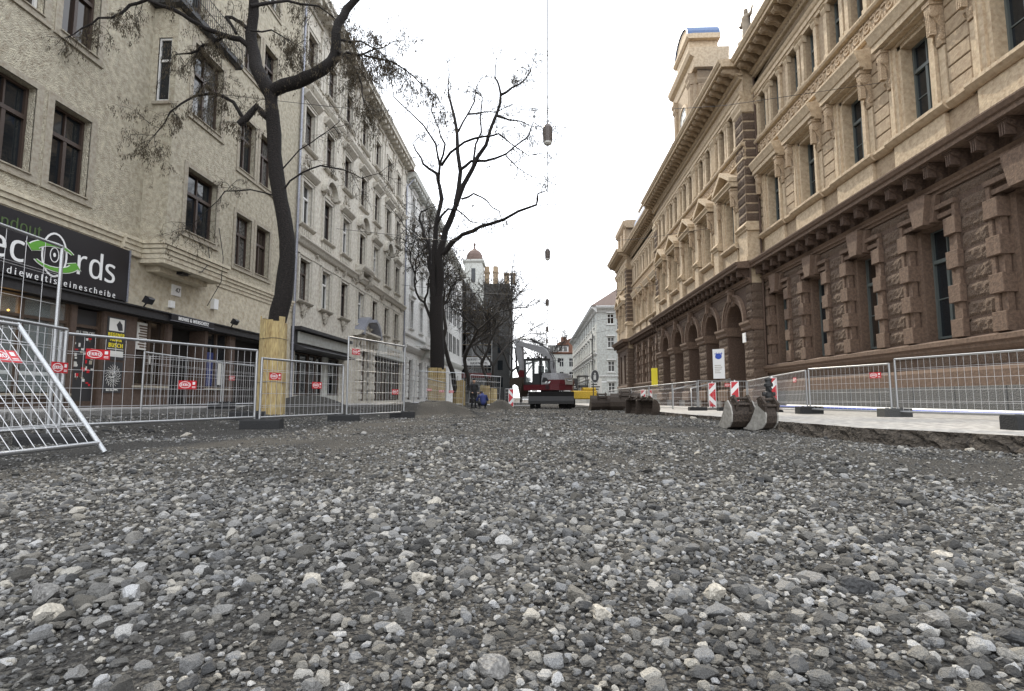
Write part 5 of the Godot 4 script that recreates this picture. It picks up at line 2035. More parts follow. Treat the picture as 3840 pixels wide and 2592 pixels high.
# ---------------------------------------------------------------- far houses
func far_buildings() -> void:
	# pale green grey corner house beyond the side street on the right
	var f := facade("corner_building", "pale grey corner house with white framed windows and brown tiled roof beyond the ornate building", 9.1, true, 105.0)
	var mb := MB.new()
	var ops := []
	for i in 12:
		for y in [[1.1, 2.7], [4.3, 6.0], [7.85, 9.6], [11.3, 12.9]]:
			ops.append([82.5 + i * 4.0, 83.9 + i * 4.0, y[0], y[1]])
	f.wall(mb, 80.0, 132.0, -1.5, 13.4, ops, 0.25)
	made("wall", mb, M.pale_grey, f.root)
	body(f, 80.4, 132.0, 13.4, 9.0, 0.5, "shop_dark")
	for o in ops:
		window(f, f.root, (o[0] + o[1]) / 2, 1.38, o[2] + 0.01, o[3] - o[2] - 0.02, -0.2, "white_frame", 0.66, 2, "glass_dark")
		mb = MB.new()
		f.mould(mb, [0.15, o[3] + 0.25, 0.3, o[3] + 0.4, 0.3, o[3] + 0.5], o[0] - 0.3, o[1] + 0.3)
		var sb := MB.new()
		f.mould(sb, [0.15, o[2] - 0.15, 0.15, o[2]], o[0] - 0.2, o[1] + 0.2)
		made("window_sill", sb, M.pale, f.root)
		made("window_hood", mb, M.pale, f.root)
	mb = MB.new()
	f.mould(mb, [0.1, 13.2, 0.3, 13.5, 0.7, 13.8, 0.8, 14.0, 0.8, 14.15, 0.2, 14.2], 79.4, 132.0)
	f.mould(mb, [0.1, 3.5, 0.18, 3.6, 0.18, 3.75], 79.9, 132.0)
	f.mould(mb, [0.1, 6.9, 0.25, 7.1, 0.25, 7.2], 79.9, 132.0)
	mb.t = Transform3D(Basis(Vector3.UP, PI / 2), Vector3(f.x(80.0), 0, 0))
	mb.mould([0.1, 13.2, 0.3, 13.5, 0.7, 13.8, 0.8, 14.0, 0.8, 14.15, 0.2, 14.2], -0.1, 12.0)
	mb.mould([0.03, 3.5, 0.12, 3.6, 0.12, 3.75], -0.1, 12.0)
	mb.t = Transform3D()
	made("cornice", mb, M.pale, f.root)
	# its front across the side street
	var g := Fac.new()
	g.root = Node3D.new()
	g.root.name = "front_wall"
	f.root.add_child(g.root, true)
	g.root.position = Vector3(f.x(80.0), 0, 0)
	g.root.rotation.y = PI / 2
	g.s = 1.0
	g.uc = 0.0
	mb = MB.new()
	var fo := []
	for x in [2.15, 5.4, 8.6]:
		for y in [[1.1, 2.7], [4.28, 5.9], [7.86, 9.5], [11.45, 13.0]]:
			fo.append([x - 0.52, x + 0.52, y[0], y[1]])
	g.wall(mb, 0.0, 12.0, -1.5, 13.4, fo, 0.25)
	made("wall", mb, M.pale_grey, g.root)
	for o in fo:
		var w := MB.new()
		var c: float = (o[0] + o[1]) / 2
		for k in 2:
			w.box(o[0] if k == 0 else o[1] - 0.1, o[0] + 0.1 if k == 0 else o[1], o[2], o[3], -0.2, -0.1)
			w.box(o[0], o[1], o[2] if k == 0 else o[3] - 0.1, o[2] + 0.1 if k == 0 else o[3], -0.21, -0.11)
		w.box(c - 0.04, c + 0.04, o[2], o[3], -0.2, -0.12)
		w.box(o[0], o[1], o[2] + 0.95, o[2] + 1.03, -0.2, -0.12)
		w.box(o[0] - 0.12, o[1] + 0.12, o[2] - 0.14, o[2] - 0.02, 0.0, 0.12)
		w.box(o[0] - 0.16, o[1] + 0.16, o[3] + 0.12, o[3] + 0.26, 0.0, 0.18)
		w.box(o[0], o[1], o[2], o[3], -0.3, -0.24)
		var wn := part("window", w.mesh(M.white_frame), g.root)
		w = MB.new()
		w.box(o[0] + 0.06, o[1] - 0.06, o[2] + 0.06, o[3] - 0.06, -0.2, -0.17)
		made("pane", w, M[["glass_dark", "glass_warm", "glass_curtain"][R.randi() % 3]], wn)
	mb = MB.new()
	mb.quad(Vector3(f.x(79.2), 14.15, 0.85), Vector3(f.x(132.0), 14.15, 0.85), Vector3(f.x(132.0), 18.5, -5.0), Vector3(f.x(85.0), 18.5, -5.0))
	mb.quad(Vector3(f.x(79.2), 14.15, -11.5), Vector3(f.x(79.2), 14.15, 0.85), Vector3(f.x(85.0), 18.5, -5.0), Vector3(f.x(85.0), 18.5, -6.5))
	mb.quad(Vector3(f.x(132.0), 14.15, -11.5), Vector3(f.x(79.2), 14.15, -11.5), Vector3(f.x(85.0), 18.5, -6.5), Vector3(f.x(132.0), 18.5, -6.5))
	made("roof", mb, M.roof_brown, f.root)
	mb = MB.new()
	mb.box(1.0 - 12.0 + 12.0, 2.0, 3.3, 3.45, 0.0, 0.04)
	var ns := part("street_name_plate", mb.mesh(M.white_paint), g.root)
	ns.position = Vector3(-0.6, -0.6, 0)
	# closing house at the end of the street
	f = Fac.new()
	f.root = thing("end_building", "pale house with dormer band and red tiled roof closing the far end of the street", "building", Vector3(7.0, 0, -150))
	mb = MB.new()
	ops = []
	for x in [-2.5, 0.2, 2.9, 5.6]:
		for y in [[1.5, 4.0], [5.2, 7.6], [9.0, 11.4]]:
			ops.append([x - 0.6, x + 0.6, y[0], y[1]])
	f.wall(mb, -3.6, 8.0, -2.0, 12.8, ops, 0.25)
	mb.box(-3.6, 8.0, -2.0, 12.8, -10.0, -0.5)
	made("wall", mb, M.pale_grey, f.root)
	for o in ops:
		window(f, f.root, (o[0] + o[1]) / 2, 1.18, o[2], o[3] - o[2], -0.2, "white_frame", 0.66, 2, "glass_dark")
	mb = MB.new()
	f.mould(mb, [0.2, 12.6, 0.5, 12.9, 0.5, 13.1, 0.0, 13.2], -3.8, 8.2)
	made("cornice", mb, M.roof_tile, f.root)
	mb = MB.new()
	mb.box(-3.4, 2.2, 13.1, 14.9, -5.0, -0.2)
	made("dormer", mb, M.pale, f.root)
	mb = MB.new()
	mb.box(-3.6, 2.4, 14.9, 15.1, -5.0, 0.1)
	made("dormer_roof", mb, M.iron, f.root)
	for k in 4:
		mb = MB.new()
		mb.box(-3.0 + k * 1.3, -2.1 + k * 1.3, 13.4, 14.6, -0.2, -0.12)
		made("window", mb, M.glass_curtain, f.root)
	mb = MB.new()
	mb.plate(PackedVector2Array([Vector2(-3.5, 13.2), Vector2(8.2, 13.2), Vector2(8.2, 15.0), Vector2(3.2, 17.3), Vector2(-0.5, 16.0)]), -9.0, -1.2)
	mb.box(0.2, 1.8, 15.5, 17.6, -3.0, -1.1)
	made("roof", mb, M.roof_tile, f.root)
	# towers rising behind the trees on the left
	var t := thing("domed_tower", "grey church like tower with rounded dome and finial behind the left trees", "tower", Vector3(-15.2, 0, -130))
	mb = MB.new()
	mb.box(-2.2, 2.2, -2, 33.8, -2.2, 2.2)
	mb.mould([2.2, 33.3, 2.6, 33.8, 2.6, 34.2], -2.6, 2.6, -2.6)
	made("tower_shaft", mb, M.pale_grey, t)
	mb = MB.new()
	mb.lathe([Vector2(2.1, 34.1), Vector2(2.15, 34.8), Vector2(1.95, 35.8), Vector2(1.5, 36.6), Vector2(0.7, 37.2), Vector2(0.25, 37.6), Vector2(0.2, 38.2), Vector2(0.4, 38.5), Vector2(0.0, 39.2)], 14)
	made("dome", mb, M.roof_brown, t)
	for k in 2:
		mb = MB.new()
		mb.box([-0.5, -0.5][k], 0.5, 29.5 - 1.0, 32.0, 2.2, 2.24)
		if k == 0:
			made("tower_window", mb, M.glass_dark, t)
	t = thing("turreted_house", "sand coloured house front with square turrets behind the left trees", "building", Vector3(-12.5, 0, -132))
	mb = MB.new()
	mb.box(-12.0, 6.0, -2, 29.0, -9, 0)
	made("wall", mb, M.concrete_block, t)
	for x in [-0.4, 1.8, 4.6, 6.2]:
		mb = MB.new()
		mb.box(x, x + 1.2, 29.0, 33.5 if x < 3.0 else 31.5, -1.6, 0.1)
		mb.box(x - 0.15, x + 1.35, 31.8 if x < 3.0 else 31.3, 32.2 if x < 3.0 else 31.7, -1.7, 0.25)
		made("turret", mb, M.sand_dark, t)
	for i in 6:
		for j in 6:
			mb = MB.new()
			mb.box(-10.5 + i * 2.7, -9.2 + i * 2.7, 3.0 + j * 4.2, 5.4 + j * 4.2, -0.1, 0.03)
			made("window", mb, M.glass_dark, t)
	t = thing("crane_mast", "thin slanting crane jib above the turrets far away", "crane", Vector3(-5.9, 0, -131))
	mb = MB.new()
	mb.bar(Vector3(0, -1, 0), Vector3(0, 31.0, 0), 0.25, 4)
	mb.bar(Vector3(-0.3, 30.0, 0), Vector3(0.75, 36.5, 0), 0.12, 4)
	made("jib", mb, M.iron, t)
	# brick house with a scaffold over its pavement
	f = facade("scaffolded_house", "dark house front behind the row of bare trees far left", -11.5, false, 106.0)
	mb = MB.new()
	ops = []
	for i in 11:
		for y in [[1.0, 3.8], [5.4, 7.8], [9.2, 11.6], [13.0, 15.2], [16.8, 18.8]]:
			ops.append([88.5 + i * 3.6, 90.0 + i * 3.6, y[0], y[1]])
	f.wall(mb, 87.0, 128.0, -1.5, 20.0, ops, 0.3)
	made("wall", mb, M.concrete_block, f.root)
	body(f, 87.0, 128.0, 20.0, 8.0, 0.4, "shop_dark")
	for o in ops:
		window(f, f.root, (o[0] + o[1]) / 2, 1.48, o[2], o[3] - o[2], -0.2, "dark_frame", 0.7, 2, "glass_dark")
	t = thing("scaffold", "steel scaffold tower with white banner spanning the left pavement beyond the trees", "scaffold", Vector3(-9.4, 0, -86))
	mb = MB.new()
	for x in [-2.6, -0.9, 0.9, 2.2]:
		for z in [0.0, -1.2]:
			mb.bar(Vector3(x, -0.8, z), Vector3(x, 15.0, z), 0.035, 5)
	for k in 8:
		for z in [0.0, -1.2]:
			mb.bar(Vector3(-2.6, 1.5 + k * 1.9, z), Vector3(2.2, 1.5 + k * 1.9, z), 0.03, 5)
		mb.bar(Vector3(-2.6, 1.5 + k * 1.9, 0), Vector3(-2.6, 1.5 + k * 1.9, -1.2), 0.03, 5)
		if k < 7:
			mb.bar(Vector3(-2.6, 1.5 + k * 1.9, 0), Vector3(-0.9, 3.4 + k * 1.9, 0), 0.025, 5)
	made("tubes", mb, M.galvanised, t)
	mb = MB.new()
	for k in 8:
		mb.box(-2.6, 2.2, 1.46 + k * 1.9, 1.5 + k * 1.9, -1.15, -0.05)
	made("deck", mb, M.plank_2, t)
	mb = MB.new()
	mb.box(-2.7, 2.0, 5.65, 6.95, 0.06, 0.09)
	var bn := made("banner", mb, M.white_paint, t)
	letters("GERÜST + PLANE", 0.46, M.black_board, bn, Vector3(0.1, 6.58, 0.095), 0, "Droid Sans", true)
	letters("HASENHÜTL", 0.5, M.black_board, bn, Vector3(0.2, 5.98, 0.095), 0, "Droid Sans", true)
	mb = MB.new()
	mb.mould([0.0, 4.2, 0.6, 3.6, 0.62, 3.66, 0.05, 4.4], -2.6, 2.2, -1.2)
	made("red_awning", mb, M.red_awning, t)
	# pale tower block on the horizon
	t = thing("tower_block", "faint pale high rise block on the horizon left of the excavator arm", "building", Vector3(-7.2, 0, -420))
	mb = MB.new()
	mb.box(-4, 3.0, -4, 16, -10, 0)
	made("wall", mb, M.pale, t)
	mb = MB.new()
	for k in 9:
		mb.box(-3.6, 2.6, -2.6 + k * 2.0, -1.5 + k * 2.0, 0.0, 0.05)
	made("window_band", mb, M.glass_curtain, t)


# ---------------------------------------------------------------- trees
func wiggle(p: Array, k: float) -> Array:
	# finer points along a limb, bent a little between its knees
	var out := []
	for i in p.size() - 1:
		var a: Vector3 = p[i]
		var b: Vector3 = p[i + 1]
		out.append(a)
		var o := Vector3(R.randfn(), R.randfn() * 0.5, R.randfn()) * k * (b - a).length()
		out.append((a + b) / 2 + o)
	out.append(p[-1])
	return out


func limb(mb: MB, p: Array, r0: float, r1: float, sides := 7) -> void:
	var rad := []
	for i in p.size():
		rad.append(lerpf(r0, r1, float(i) / (p.size() - 1)) * (1.0 + R.randfn() * 0.05))
	mb.tube(p, rad, sides)


# twigs growing from a point; hanging seed pods along the thin ends
func twig(mb: MB, pods: Array, p: Vector3, dir: Vector3, length: float, r: float, depth: int, pod_share: float, droop: float) -> void:
	var n := 4
	var pts := [p]
	var d := dir.normalized()
	var at := p
	for i in n:
		d = (d + Vector3(R.randfn(), R.randfn(), R.randfn()) * 0.24 + Vector3(0, -droop * 0.12 * (i + 1), 0)).normalized()
		at += d * length / n
		pts.append(at)
	mb.tube(pts, [r, r * 0.85, r * 0.7, r * 0.55, r * 0.35], 3 if r < 0.012 else 4, false)
	if depth > 0:
		for i in range(1, n + 1):
			var k := 1 if R.randf() < 0.75 else 2
			for q in k:
				var side := Vector3(R.randfn(), R.randfn() * 0.7, R.randfn()).normalized()
				twig(mb, pods, pts[i], d * 0.55 + side * 0.8, length * R.randf_range(0.45, 0.72), r * 0.55, depth - 1, pod_share, droop)
	elif R.randf() < pod_share:
		for i in 7:
			pods.append(pts[1 + R.randi() % n] + Vector3(R.randfn() * 0.02, -R.randf() * 0.1, R.randfn() * 0.02))


func pod_cloud(parent: Node, pods: Array, size: float) -> void:
	if pods.is_empty():
		return
	var mb := MB.new()
	mb.quad(Vector3(-0.16, 0, 0), Vector3(0.0, -1, 0.08), Vector3(0.16, 0, 0), Vector3(0, 0.15, 0.02))
	mb.quad(Vector3(0, 0.1, -0.15), Vector3(0.03, -1, 0.0), Vector3(0, 0.1, 0.15), Vector3(0, 0.15, 0.0))
	var mm := MultiMesh.new()
	mm.transform_format = MultiMesh.TRANSFORM_3D
	mm.mesh = mb.mesh(M.pods)
	mm.instance_count = pods.size()
	for i in pods.size():
		var b := Basis(Vector3.UP, R.randf() * TAU) * Basis(Vector3.RIGHT, R.randfn() * 0.35)
		mm.set_instance_transform(i, Transform3D(b.scaled(Vector3.ONE * size * R.randf_range(0.6, 1.3)), pods[i]))
	var o := MultiMeshInstance3D.new()
	o.name = "seed_pods"
	o.multimesh = mm
	stuff(o)
	parent.add_child(o, true)


func along(p: Array, t: float) -> Vector3:
	var q := clampf(t, 0.0, 0.999) * (p.size() - 1)
	var i := int(q)
	return (p[i] as Vector3).lerp(p[i + 1], q - i)


# limbs: [ [[x, y, z] ...], radius at the start, radius at the end, twigs, pods ]
func traced_tree(root: Node3D, limbs: Array, bark: String, tw_len: float, tw_r: float, droop: float, pod_size: float, depth := 2) -> void:
	var tw := MB.new()
	var pods := []
	for l in limbs:
		var p := []
		for q in l[0]:
			p.append(Vector3(q[0], q[1], q[2]) - root.position)
		var trunk: bool = l[5] if l.size() > 5 else false
		p = wiggle(p, 0.015 if trunk else 0.05)
		var mb := MB.new()
		limb(mb, p, l[1], l[2], 12 if l[1] > 0.12 else 7)
		made("trunk" if trunk else "limb", mb, M[bark], root)
		for k in int(l[3]):
			var t := R.randf_range(0.25, 1.0)
			var at := along(p, t)
			var along_dir := (along(p, t + 0.05) - along(p, t - 0.05)).normalized()
			var dir := along_dir * 0.5 + Vector3(R.randfn(), R.randfn() * 0.8, R.randfn())
			twig(tw, pods, at, dir, tw_len * R.randf_range(0.5, 1.3), tw_r * R.randf_range(0.7, 1.2), depth, l[4], droop)
		# the limb's own tip runs out in twigs
		if l[2] < 0.05:
			var tip: Vector3 = p[-1]
			var d := (tip - (p[-2] as Vector3)).normalized()
			for k in 3:
				twig(tw, pods, tip, d + Vector3(R.randfn(), R.randfn(), R.randfn()) * 0.5, tw_len, minf(l[2], tw_r), depth, l[4], droop)
	stuff(made("twigs", tw, M[bark], root))
	pod_cloud(root, pods, pod_size)
	print(root.name, " twig tris ", tw.v.size() / 3, " pods ", pods.size())


func grow(root: Node3D, tw: MB, pods: Array, bark: String, p: Vector3, dir: Vector3, length: float, r: float, level: int) -> void:
	var pts := [p]
	var d := dir.normalized()
	var at := p
	for i in 5:
		d = (d + Vector3(R.randfn(), R.randfn() * 0.6, R.randfn()) * (0.17 + 0.05 * level) + Vector3(0, 0.06, 0)).normalized()
		at += d * length / 5
		pts.append(at)
	var mb := MB.new() if level <= 2 else tw
	limb(mb, pts, r, r * 0.62, 9 if level < 2 else 5)
	if level <= 2:
		made("trunk" if level == 0 else "limb", mb, M[bark], root)
	if level >= 4:
		for k in 4:
			twig(tw, pods, pts[2 + k], d + Vector3(R.randfn(), R.randfn(), R.randfn()) * 0.8, length * 0.75, r * 0.5, 1, 0.3, 0.2)
		return
	var n := 2 if level == 0 else 3
	for k in n:
		var w := TAU * k / n + R.randf() * 1.5
		var out := Vector3(cos(w), 0, sin(w))
		var from: Vector3 = pts[5] if level == 0 or k < 2 else pts[3]
		grow(root, tw, pods, bark, from, d * 0.9 + out * R.randf_range(0.45, 0.95) + Vector3(0, 0.15, 0), length * R.randf_range(0.62, 0.9), r * 0.62, level + 1)
	if level == 3:
		for k in 4:
			twig(tw, pods, pts[1 + k], d + Vector3(R.randfn(), R.randfn(), R.randfn()), length * 0.6, r * 0.4, 1, 0.3, 0.2)


func guard(label: String, at: Vector3, r: float, h: float, n: int) -> void:
	# planks stood round a trunk and tied with wire
	var g := thing("tree_guard", label, "tree guard", at, 0.0, "plank guards round the street trees")
	for k in n:
		var w := TAU * k / n
		var width := TAU * r / n * R.randf_range(0.93, 1.02)
		var hh := h * R.randf_range(0.95, 1.03)
		var mb := MB.new()
		mb.cbox(-width / 2, width / 2, -0.15, hh, -0.014, 0.014, 0.004)
		var o := made("plank", mb, M["plank_%d" % (R.randi() % 3)], g)
		o.position = Vector3(sin(w) * r, 0, cos(w) * r)
		o.rotation = Vector3(0, w, 0)
		o.rotate_object_local(Vector3.FORWARD, R.randfn() * 0.006)
		o.rotate_object_local(Vector3.RIGHT, -0.012 + R.randfn() * 0.006)
	for y in [0.33, 0.78]:
		var mb := MB.new()
		var ring := []
		for k in 25:
			var w := TAU * k / 24
			ring.append(Vector3(sin(w) * (r + 0.026), h * y + sin(w * 3) * 0.012, cos(w) * (r + 0.026)))
		mb.tube(ring, [0.006], 4, false)
		made("tie_wire", mb, M.iron, g)


func trees() -> void:
	var z := -12.6
	var b := thing("big_tree", "large dark bare tree with forked trunk standing in front of the beige bay", "tree", Vector3(-6.4, 0.1, z))
	traced_tree(b, [
		[[[-6.42, -0.2, z], [-6.4, 1.2, z], [-6.3, 2.26, z], [-6.16, 2.95, z], [-6.1, 3.91, z], [-6.2, 4.8, z], [-6.34, 5.4, z], [-6.54, 6.62, z], [-6.64, 7.63, z], [-6.72, 8.3, z]], 0.22, 0.16, 0, 0.0, true],
		[[[-6.7, 8.2, z], [-6.92, 8.53, z], [-7.19, 9.0, z - 0.1], [-7.38, 9.67, z - 0.2], [-7.39, 10.22, z - 0.2], [-7.33, 10.9, z - 0.1], [-7.2, 12.2, z], [-7.5, 13.6, z + 0.2], [-7.3, 15.0, z]], 0.19, 0.06, 5, 0.5],
		[[[-6.7, 8.25, z], [-5.98, 8.42, z + 0.1], [-5.59, 8.6, z + 0.1], [-5.17, 9.0, z], [-5.06, 9.43, z], [-5.02, 10.05, z], [-4.86, 10.5, z - 0.1], [-4.5, 10.9, z - 0.1], [-3.9, 12.1, z], [-3.6, 13.6, z + 0.3]], 0.17, 0.06, 6, 0.6],
		[[[-7.37, 9.45, z - 0.2], [-7.63, 9.76, z - 0.1], [-8.08, 9.84, z], [-8.4, 9.87, z + 0.2], [-8.65, 9.96, z + 0.4], [-9.07, 10.19, z + 0.5], [-9.66, 10.38, z + 0.6], [-10.1, 10.25, z + 0.6], [-10.27, 9.93, z + 0.7], [-10.7, 9.78, z + 0.8], [-11.0, 9.45, z + 0.9], [-11.2, 9.3, z + 0.9]], 0.075, 0.012, 12, 0.8],
		[[[-8.03, 9.82, z], [-8.27, 9.64, z], [-8.68, 9.71, z - 0.2], [-9.08, 9.56, z - 0.3], [-9.57, 9.61, z - 0.4]], 0.06, 0.014, 12, 0.9],
		[[[-7.69, 9.85, z], [-7.98, 10.32, z], [-7.9, 10.38, z - 0.1], [-7.44, 10.05, z - 0.2]], 0.04, 0.05, 4, 0.7],
		[[[-6.7, 7.5, z], [-7.01, 7.8, z + 0.1], [-7.19, 7.44, z + 0.2], [-7.36, 7.26, z + 0.25]], 0.09, 0.075, 4, 0.8],
		[[[-7.27, 7.42, z + 0.2], [-7.49, 7.81, z + 0.3], [-7.98, 8.05, z + 0.3], [-8.45, 7.92, z + 0.4], [-8.95, 7.48, z + 0.5], [-9.3, 6.9, z + 0.5]], 0.05, 0.012, 14, 0.9],
		[[[-6.5, 5.5, z], [-7.06, 5.63, z + 0.1], [-7.65, 5.56, z + 0.2], [-8.02, 5.13, z + 0.2], [-8.46, 4.59, z + 0.3]], 0.022, 0.007, 8, 0.2],
		[[[-6.3, 5.6, z], [-5.77, 6.04, z + 0.1], [-5.27, 6.17, z + 0.2], [-4.64, 6.0, z + 0.3], [-4.17, 5.74, z + 0.4], [-3.72, 5.81, z + 0.5]], 0.026, 0.008, 6, 0.1],
		[[[-6.4, 6.1, z], [-5.91, 6.68, z], [-5.46, 7.07, z - 0.1], [-5.0, 7.5, z - 0.2]], 0.02, 0.007, 4, 0.1],
		[[[-5.02, 9.3, z], [-4.82, 9.09, z + 0.1], [-4.74, 9.17, z + 0.1], [-4.34, 9.02, z + 0.2], [-3.95, 9.11, z + 0.3], [-3.64, 9.2, z + 0.3]], 0.05, 0.012, 14, 0.85],
		[[[-4.26, 9.01, z + 0.2], [-3.63, 8.97, z], [-3.28, 8.84, z - 0.2], [-2.9, 8.55, z - 0.4], [-2.55, 8.3, z - 0.5]], 0.026, 0.008, 10, 0.6],
		[[[-4.8, 9.1, z + 0.1], [-4.5, 8.71, z + 0.2], [-4.26, 8.17, z + 0.3], [-4.2, 7.7, z + 0.3]], 0.03, 0.01, 12, 0.9],
		[[[-5.0, 9.6, z], [-4.6, 9.9, z - 0.5], [-4.2, 9.9, z - 1.0], [-3.9, 9.7, z - 1.6]], 0.035, 0.01, 12, 0.9],
		[[[-7.31, 9.92, z], [-6.66, 9.77, z + 0.2], [-6.25, 9.47, z + 0.3], [-5.9, 9.2, z + 0.4]], 0.025, 0.008, 10, 0.8],
		[[[-7.35, 10.6, z], [-6.7, 11.2, z - 0.6], [-6.1, 11.5, z - 1.2], [-5.6, 11.3, z - 1.8]], 0.05, 0.012, 12, 0.8],
	], "bark", 0.62, 0.0085, 0.55, 0.055, 2)
	guard("tall yellow plank guard round the dark foreground tree", Vector3(-6.36, 0.1, z), 0.3, 2.3, 11)
	z = -34.0
	b = thing("spreading_tree", "tall bare tree with many upright limbs standing in front of the cream and white houses", "tree", Vector3(-6.35, 0.15, z))
	traced_tree(b, [
		[[[-6.3, -0.2, z], [-6.33, 2.37, z], [-6.38, 4.48, z], [-6.45, 6.3, z], [-6.45, 7.0, z]], 0.5, 0.42, 0, 0.0, true],
		[[[-6.6, 6.8, z], [-6.7, 7.9, z], [-6.62, 9.2, z], [-6.57, 10.81, z], [-6.45, 12.56, z - 0.2], [-6.42, 14.65, z - 0.4], [-6.64, 15.6, z - 0.6], [-7.68, 16.47, z - 1.0], [-8.33, 17.66, z - 1.3], [-8.54, 18.2, z - 1.4]], 0.24, 0.03, 6, 0.2],
		[[[-6.48, 14.8, z - 0.4], [-6.34, 15.91, z], [-6.56, 17.2, z + 0.4], [-7.3, 18.28, z + 0.8], [-9.21, 20.06, z + 1.2], [-9.39, 21.48, z + 1.4]], 0.1, 0.02, 9, 0.3],
		[[[-6.39, 15.9, z], [-5.94, 17.18, z + 0.4], [-6.31, 18.15, z + 0.8], [-6.74, 19.13, z + 1.2], [-6.7, 20.0, z + 1.4]], 0.08, 0.02, 8, 0.4],
		[[[-6.4, 12.0, z], [-5.68, 12.75, z + 0.4], [-5.07, 12.59, z + 0.7], [-4.15, 11.69, z + 1.0], [-3.35, 11.42, z + 1.3]], 0.09, 0.02, 7, 0.2],
		[[[-6.4, 6.7, z], [-6.2, 8.5, z + 0.1], [-5.97, 10.8, z + 0.2], [-5.57, 12.02, z + 0.2], [-5.13, 13.16, z + 0.3], [-4.08, 15.34, z + 0.6], [-3.17, 16.8, z + 0.9], [-2.46, 18.81, z + 1.1], [-2.2, 20.1, z + 1.2], [-2.57, 21.19, z + 1.3], [-2.47, 22.38, z + 1.4]], 0.28, 0.025, 6, 0.2],
		[[[-5.2, 13.1, z + 0.3], [-5.0, 15.57, z - 0.3], [-5.34, 18.67, z - 0.8], [-5.88, 21.06, z - 1.2], [-6.11, 22.49, z - 1.4], [-6.13, 24.03, z - 1.5]], 0.17, 0.02, 6, 0.2],
		[[[-5.24, 18.66, z - 0.8], [-4.53, 20.16, z - 1.0], [-4.12, 21.78, z - 1.2], [-3.71, 22.86, z - 1.4]], 0.08, 0.02, 6, 0.3],
		[[[-4.05, 15.5, z + 0.6], [-3.94, 17.35, z], [-3.7, 19.49, z - 0.5], [-3.6, 21.11, z - 0.8], [-4.02, 21.45, z - 0.9]], 0.09, 0.02, 6, 0.3],
		[[[-4.95, 15.57, z], [-4.18, 15.92, z + 0.5], [-3.16, 15.69, z + 1.0], [-1.84, 15.93, z + 1.4], [-0.42, 16.85, z + 1.8], [-0.11, 17.69, z + 2.0], [0.6, 17.04, z + 2.2]], 0.11, 0.02, 9, 0.3],
		[[[-6.23, 15.91, z], [-5.52, 16.38, z + 0.8], [-4.5, 16.73, z + 1.5], [-3.27, 16.81, z + 2.0], [-2.25, 16.78, z + 2.4], [-1.54, 16.03, z + 2.7], [-0.42, 15.06, z + 3.0], [0.69, 15.09, z + 3.2]], 0.1, 0.02, 9, 0.3],
		[[[-4.63, 19.94, z - 0.9], [-3.49, 20.35, z - 1.4], [-2.67, 20.54, z - 1.8], [-1.43, 21.37, z - 2.2], [0.0, 21.12, z - 2.5]], 0.07, 0.015, 8, 0.3],
		[[[-2.25, 19.99, z + 1.2], [-1.43, 20.4, z + 1.4], [-0.6, 20.8, z + 1.6], [-0.1, 21.9, z + 1.7]], 0.09, 0.02, 10, 0.8],
		[[[-2.46, 18.65, z + 1.1], [-1.64, 18.15, z + 1.5], [-0.82, 17.81, z + 1.9], [-0.01, 17.26, z + 2.2]], 0.08, 0.02, 8, 0.4],
		[[[-4.8, 13.4, z + 0.4], [-3.96, 13.56, z + 0.9], [-3.05, 12.92, z + 1.3], [-2.24, 12.08, z + 1.7], [-2.04, 11.46, z + 1.8]], 0.07, 0.02, 5, 0.2],
		[[[-6.0, 9.8, z + 0.2], [-5.4, 10.5, z + 0.5], [-4.65, 10.87, z + 0.9], [-3.44, 11.17, z + 1.5], [-1.94, 11.4, z + 2.1], [0.07, 12.04, z + 2.8], [0.17, 12.66, z + 3.0], [0.67, 12.75, z + 3.2]], 0.17, 0.03, 8, 0.2],
		[[[-6.65, 8.0, z], [-7.0, 9.4, z - 0.4], [-7.18, 10.82, z - 0.8], [-7.6, 11.74, z - 1.0], [-7.92, 12.58, z - 1.2], [-7.83, 13.2, z - 1.3], [-7.43, 13.41, z - 1.4]], 0.14, 0.04, 6, 0.1],
		[[[-1.84, 15.82, z + 1.4], [-1.03, 14.76, z + 1.9], [-0.03, 13.91, z + 2.4]], 0.05, 0.015, 6, 0.2],
	], "bark", 1.15, 0.02, 0.15, 0.09, 2)
	guard("pale plank guard round the tall spreading tree", Vector3(-6.35, 0.15, z), 0.55, 2.2, 13)
	var others := [
		[-6.35, -44.0, 5.4, 0.26, "first thin tree with crooked double trunk beyond the tall spreading tree", 21],
		[-6.4, -54.0, 5.0, 0.28, "bare tree with pale knotty forks, second beyond the tall spreading tree", 33],
		[-6.5, -68.0, 5.8, 0.3, "bare tree leaning to the street, third beyond the tall spreading tree", 48],
		[-6.4, -79.0, 6.0, 0.32, "bare tree before the scaffold banner, fourth beyond the tall spreading tree", 57],
		[-6.2, -92.0, 6.4, 0.34, "bare tree just beyond the scaffold, left of the excavator arm", 61],
		[-5.2, -112.0, 7.0, 0.36, "bare tree seen under the bent excavator boom", 73],
		[-3.6, -128.0, 6.0, 0.32, "farthest bare tree, seen through the excavator arm", 84],
	]
	for e in others:
		R.seed = e[5]
		var o := thing("street_tree", e[4], "tree", Vector3(e[0], gy(e[1]), e[1]), 0.0, "bare trees in a row along the left pavement")
		var tw := MB.new()
		var pods := []
		grow(o, tw, pods, "bark_grey", Vector3(0, -0.3, 0), Vector3(R.randfn() * 0.12, 1, R.randfn() * 0.1), e[2], e[3], 0)
		stuff(made("twigs", tw, M.bark_grey, o))
		pod_cloud(o, pods, 0.14)
	guard("short plank guard round the first thin tree beyond the spreading tree", Vector3(-6.35, -0.2, -44.0), 0.5, 2.1, 11)
	guard("narrow plank guard beside the crouching worker", Vector3(-6.5, -0.4, -68.0), 0.6, 2.4, 10)
	guard("small brownish plank guard right of the crouching worker", Vector3(-6.4, -0.5, -79.0), 0.6, 2.3, 9)


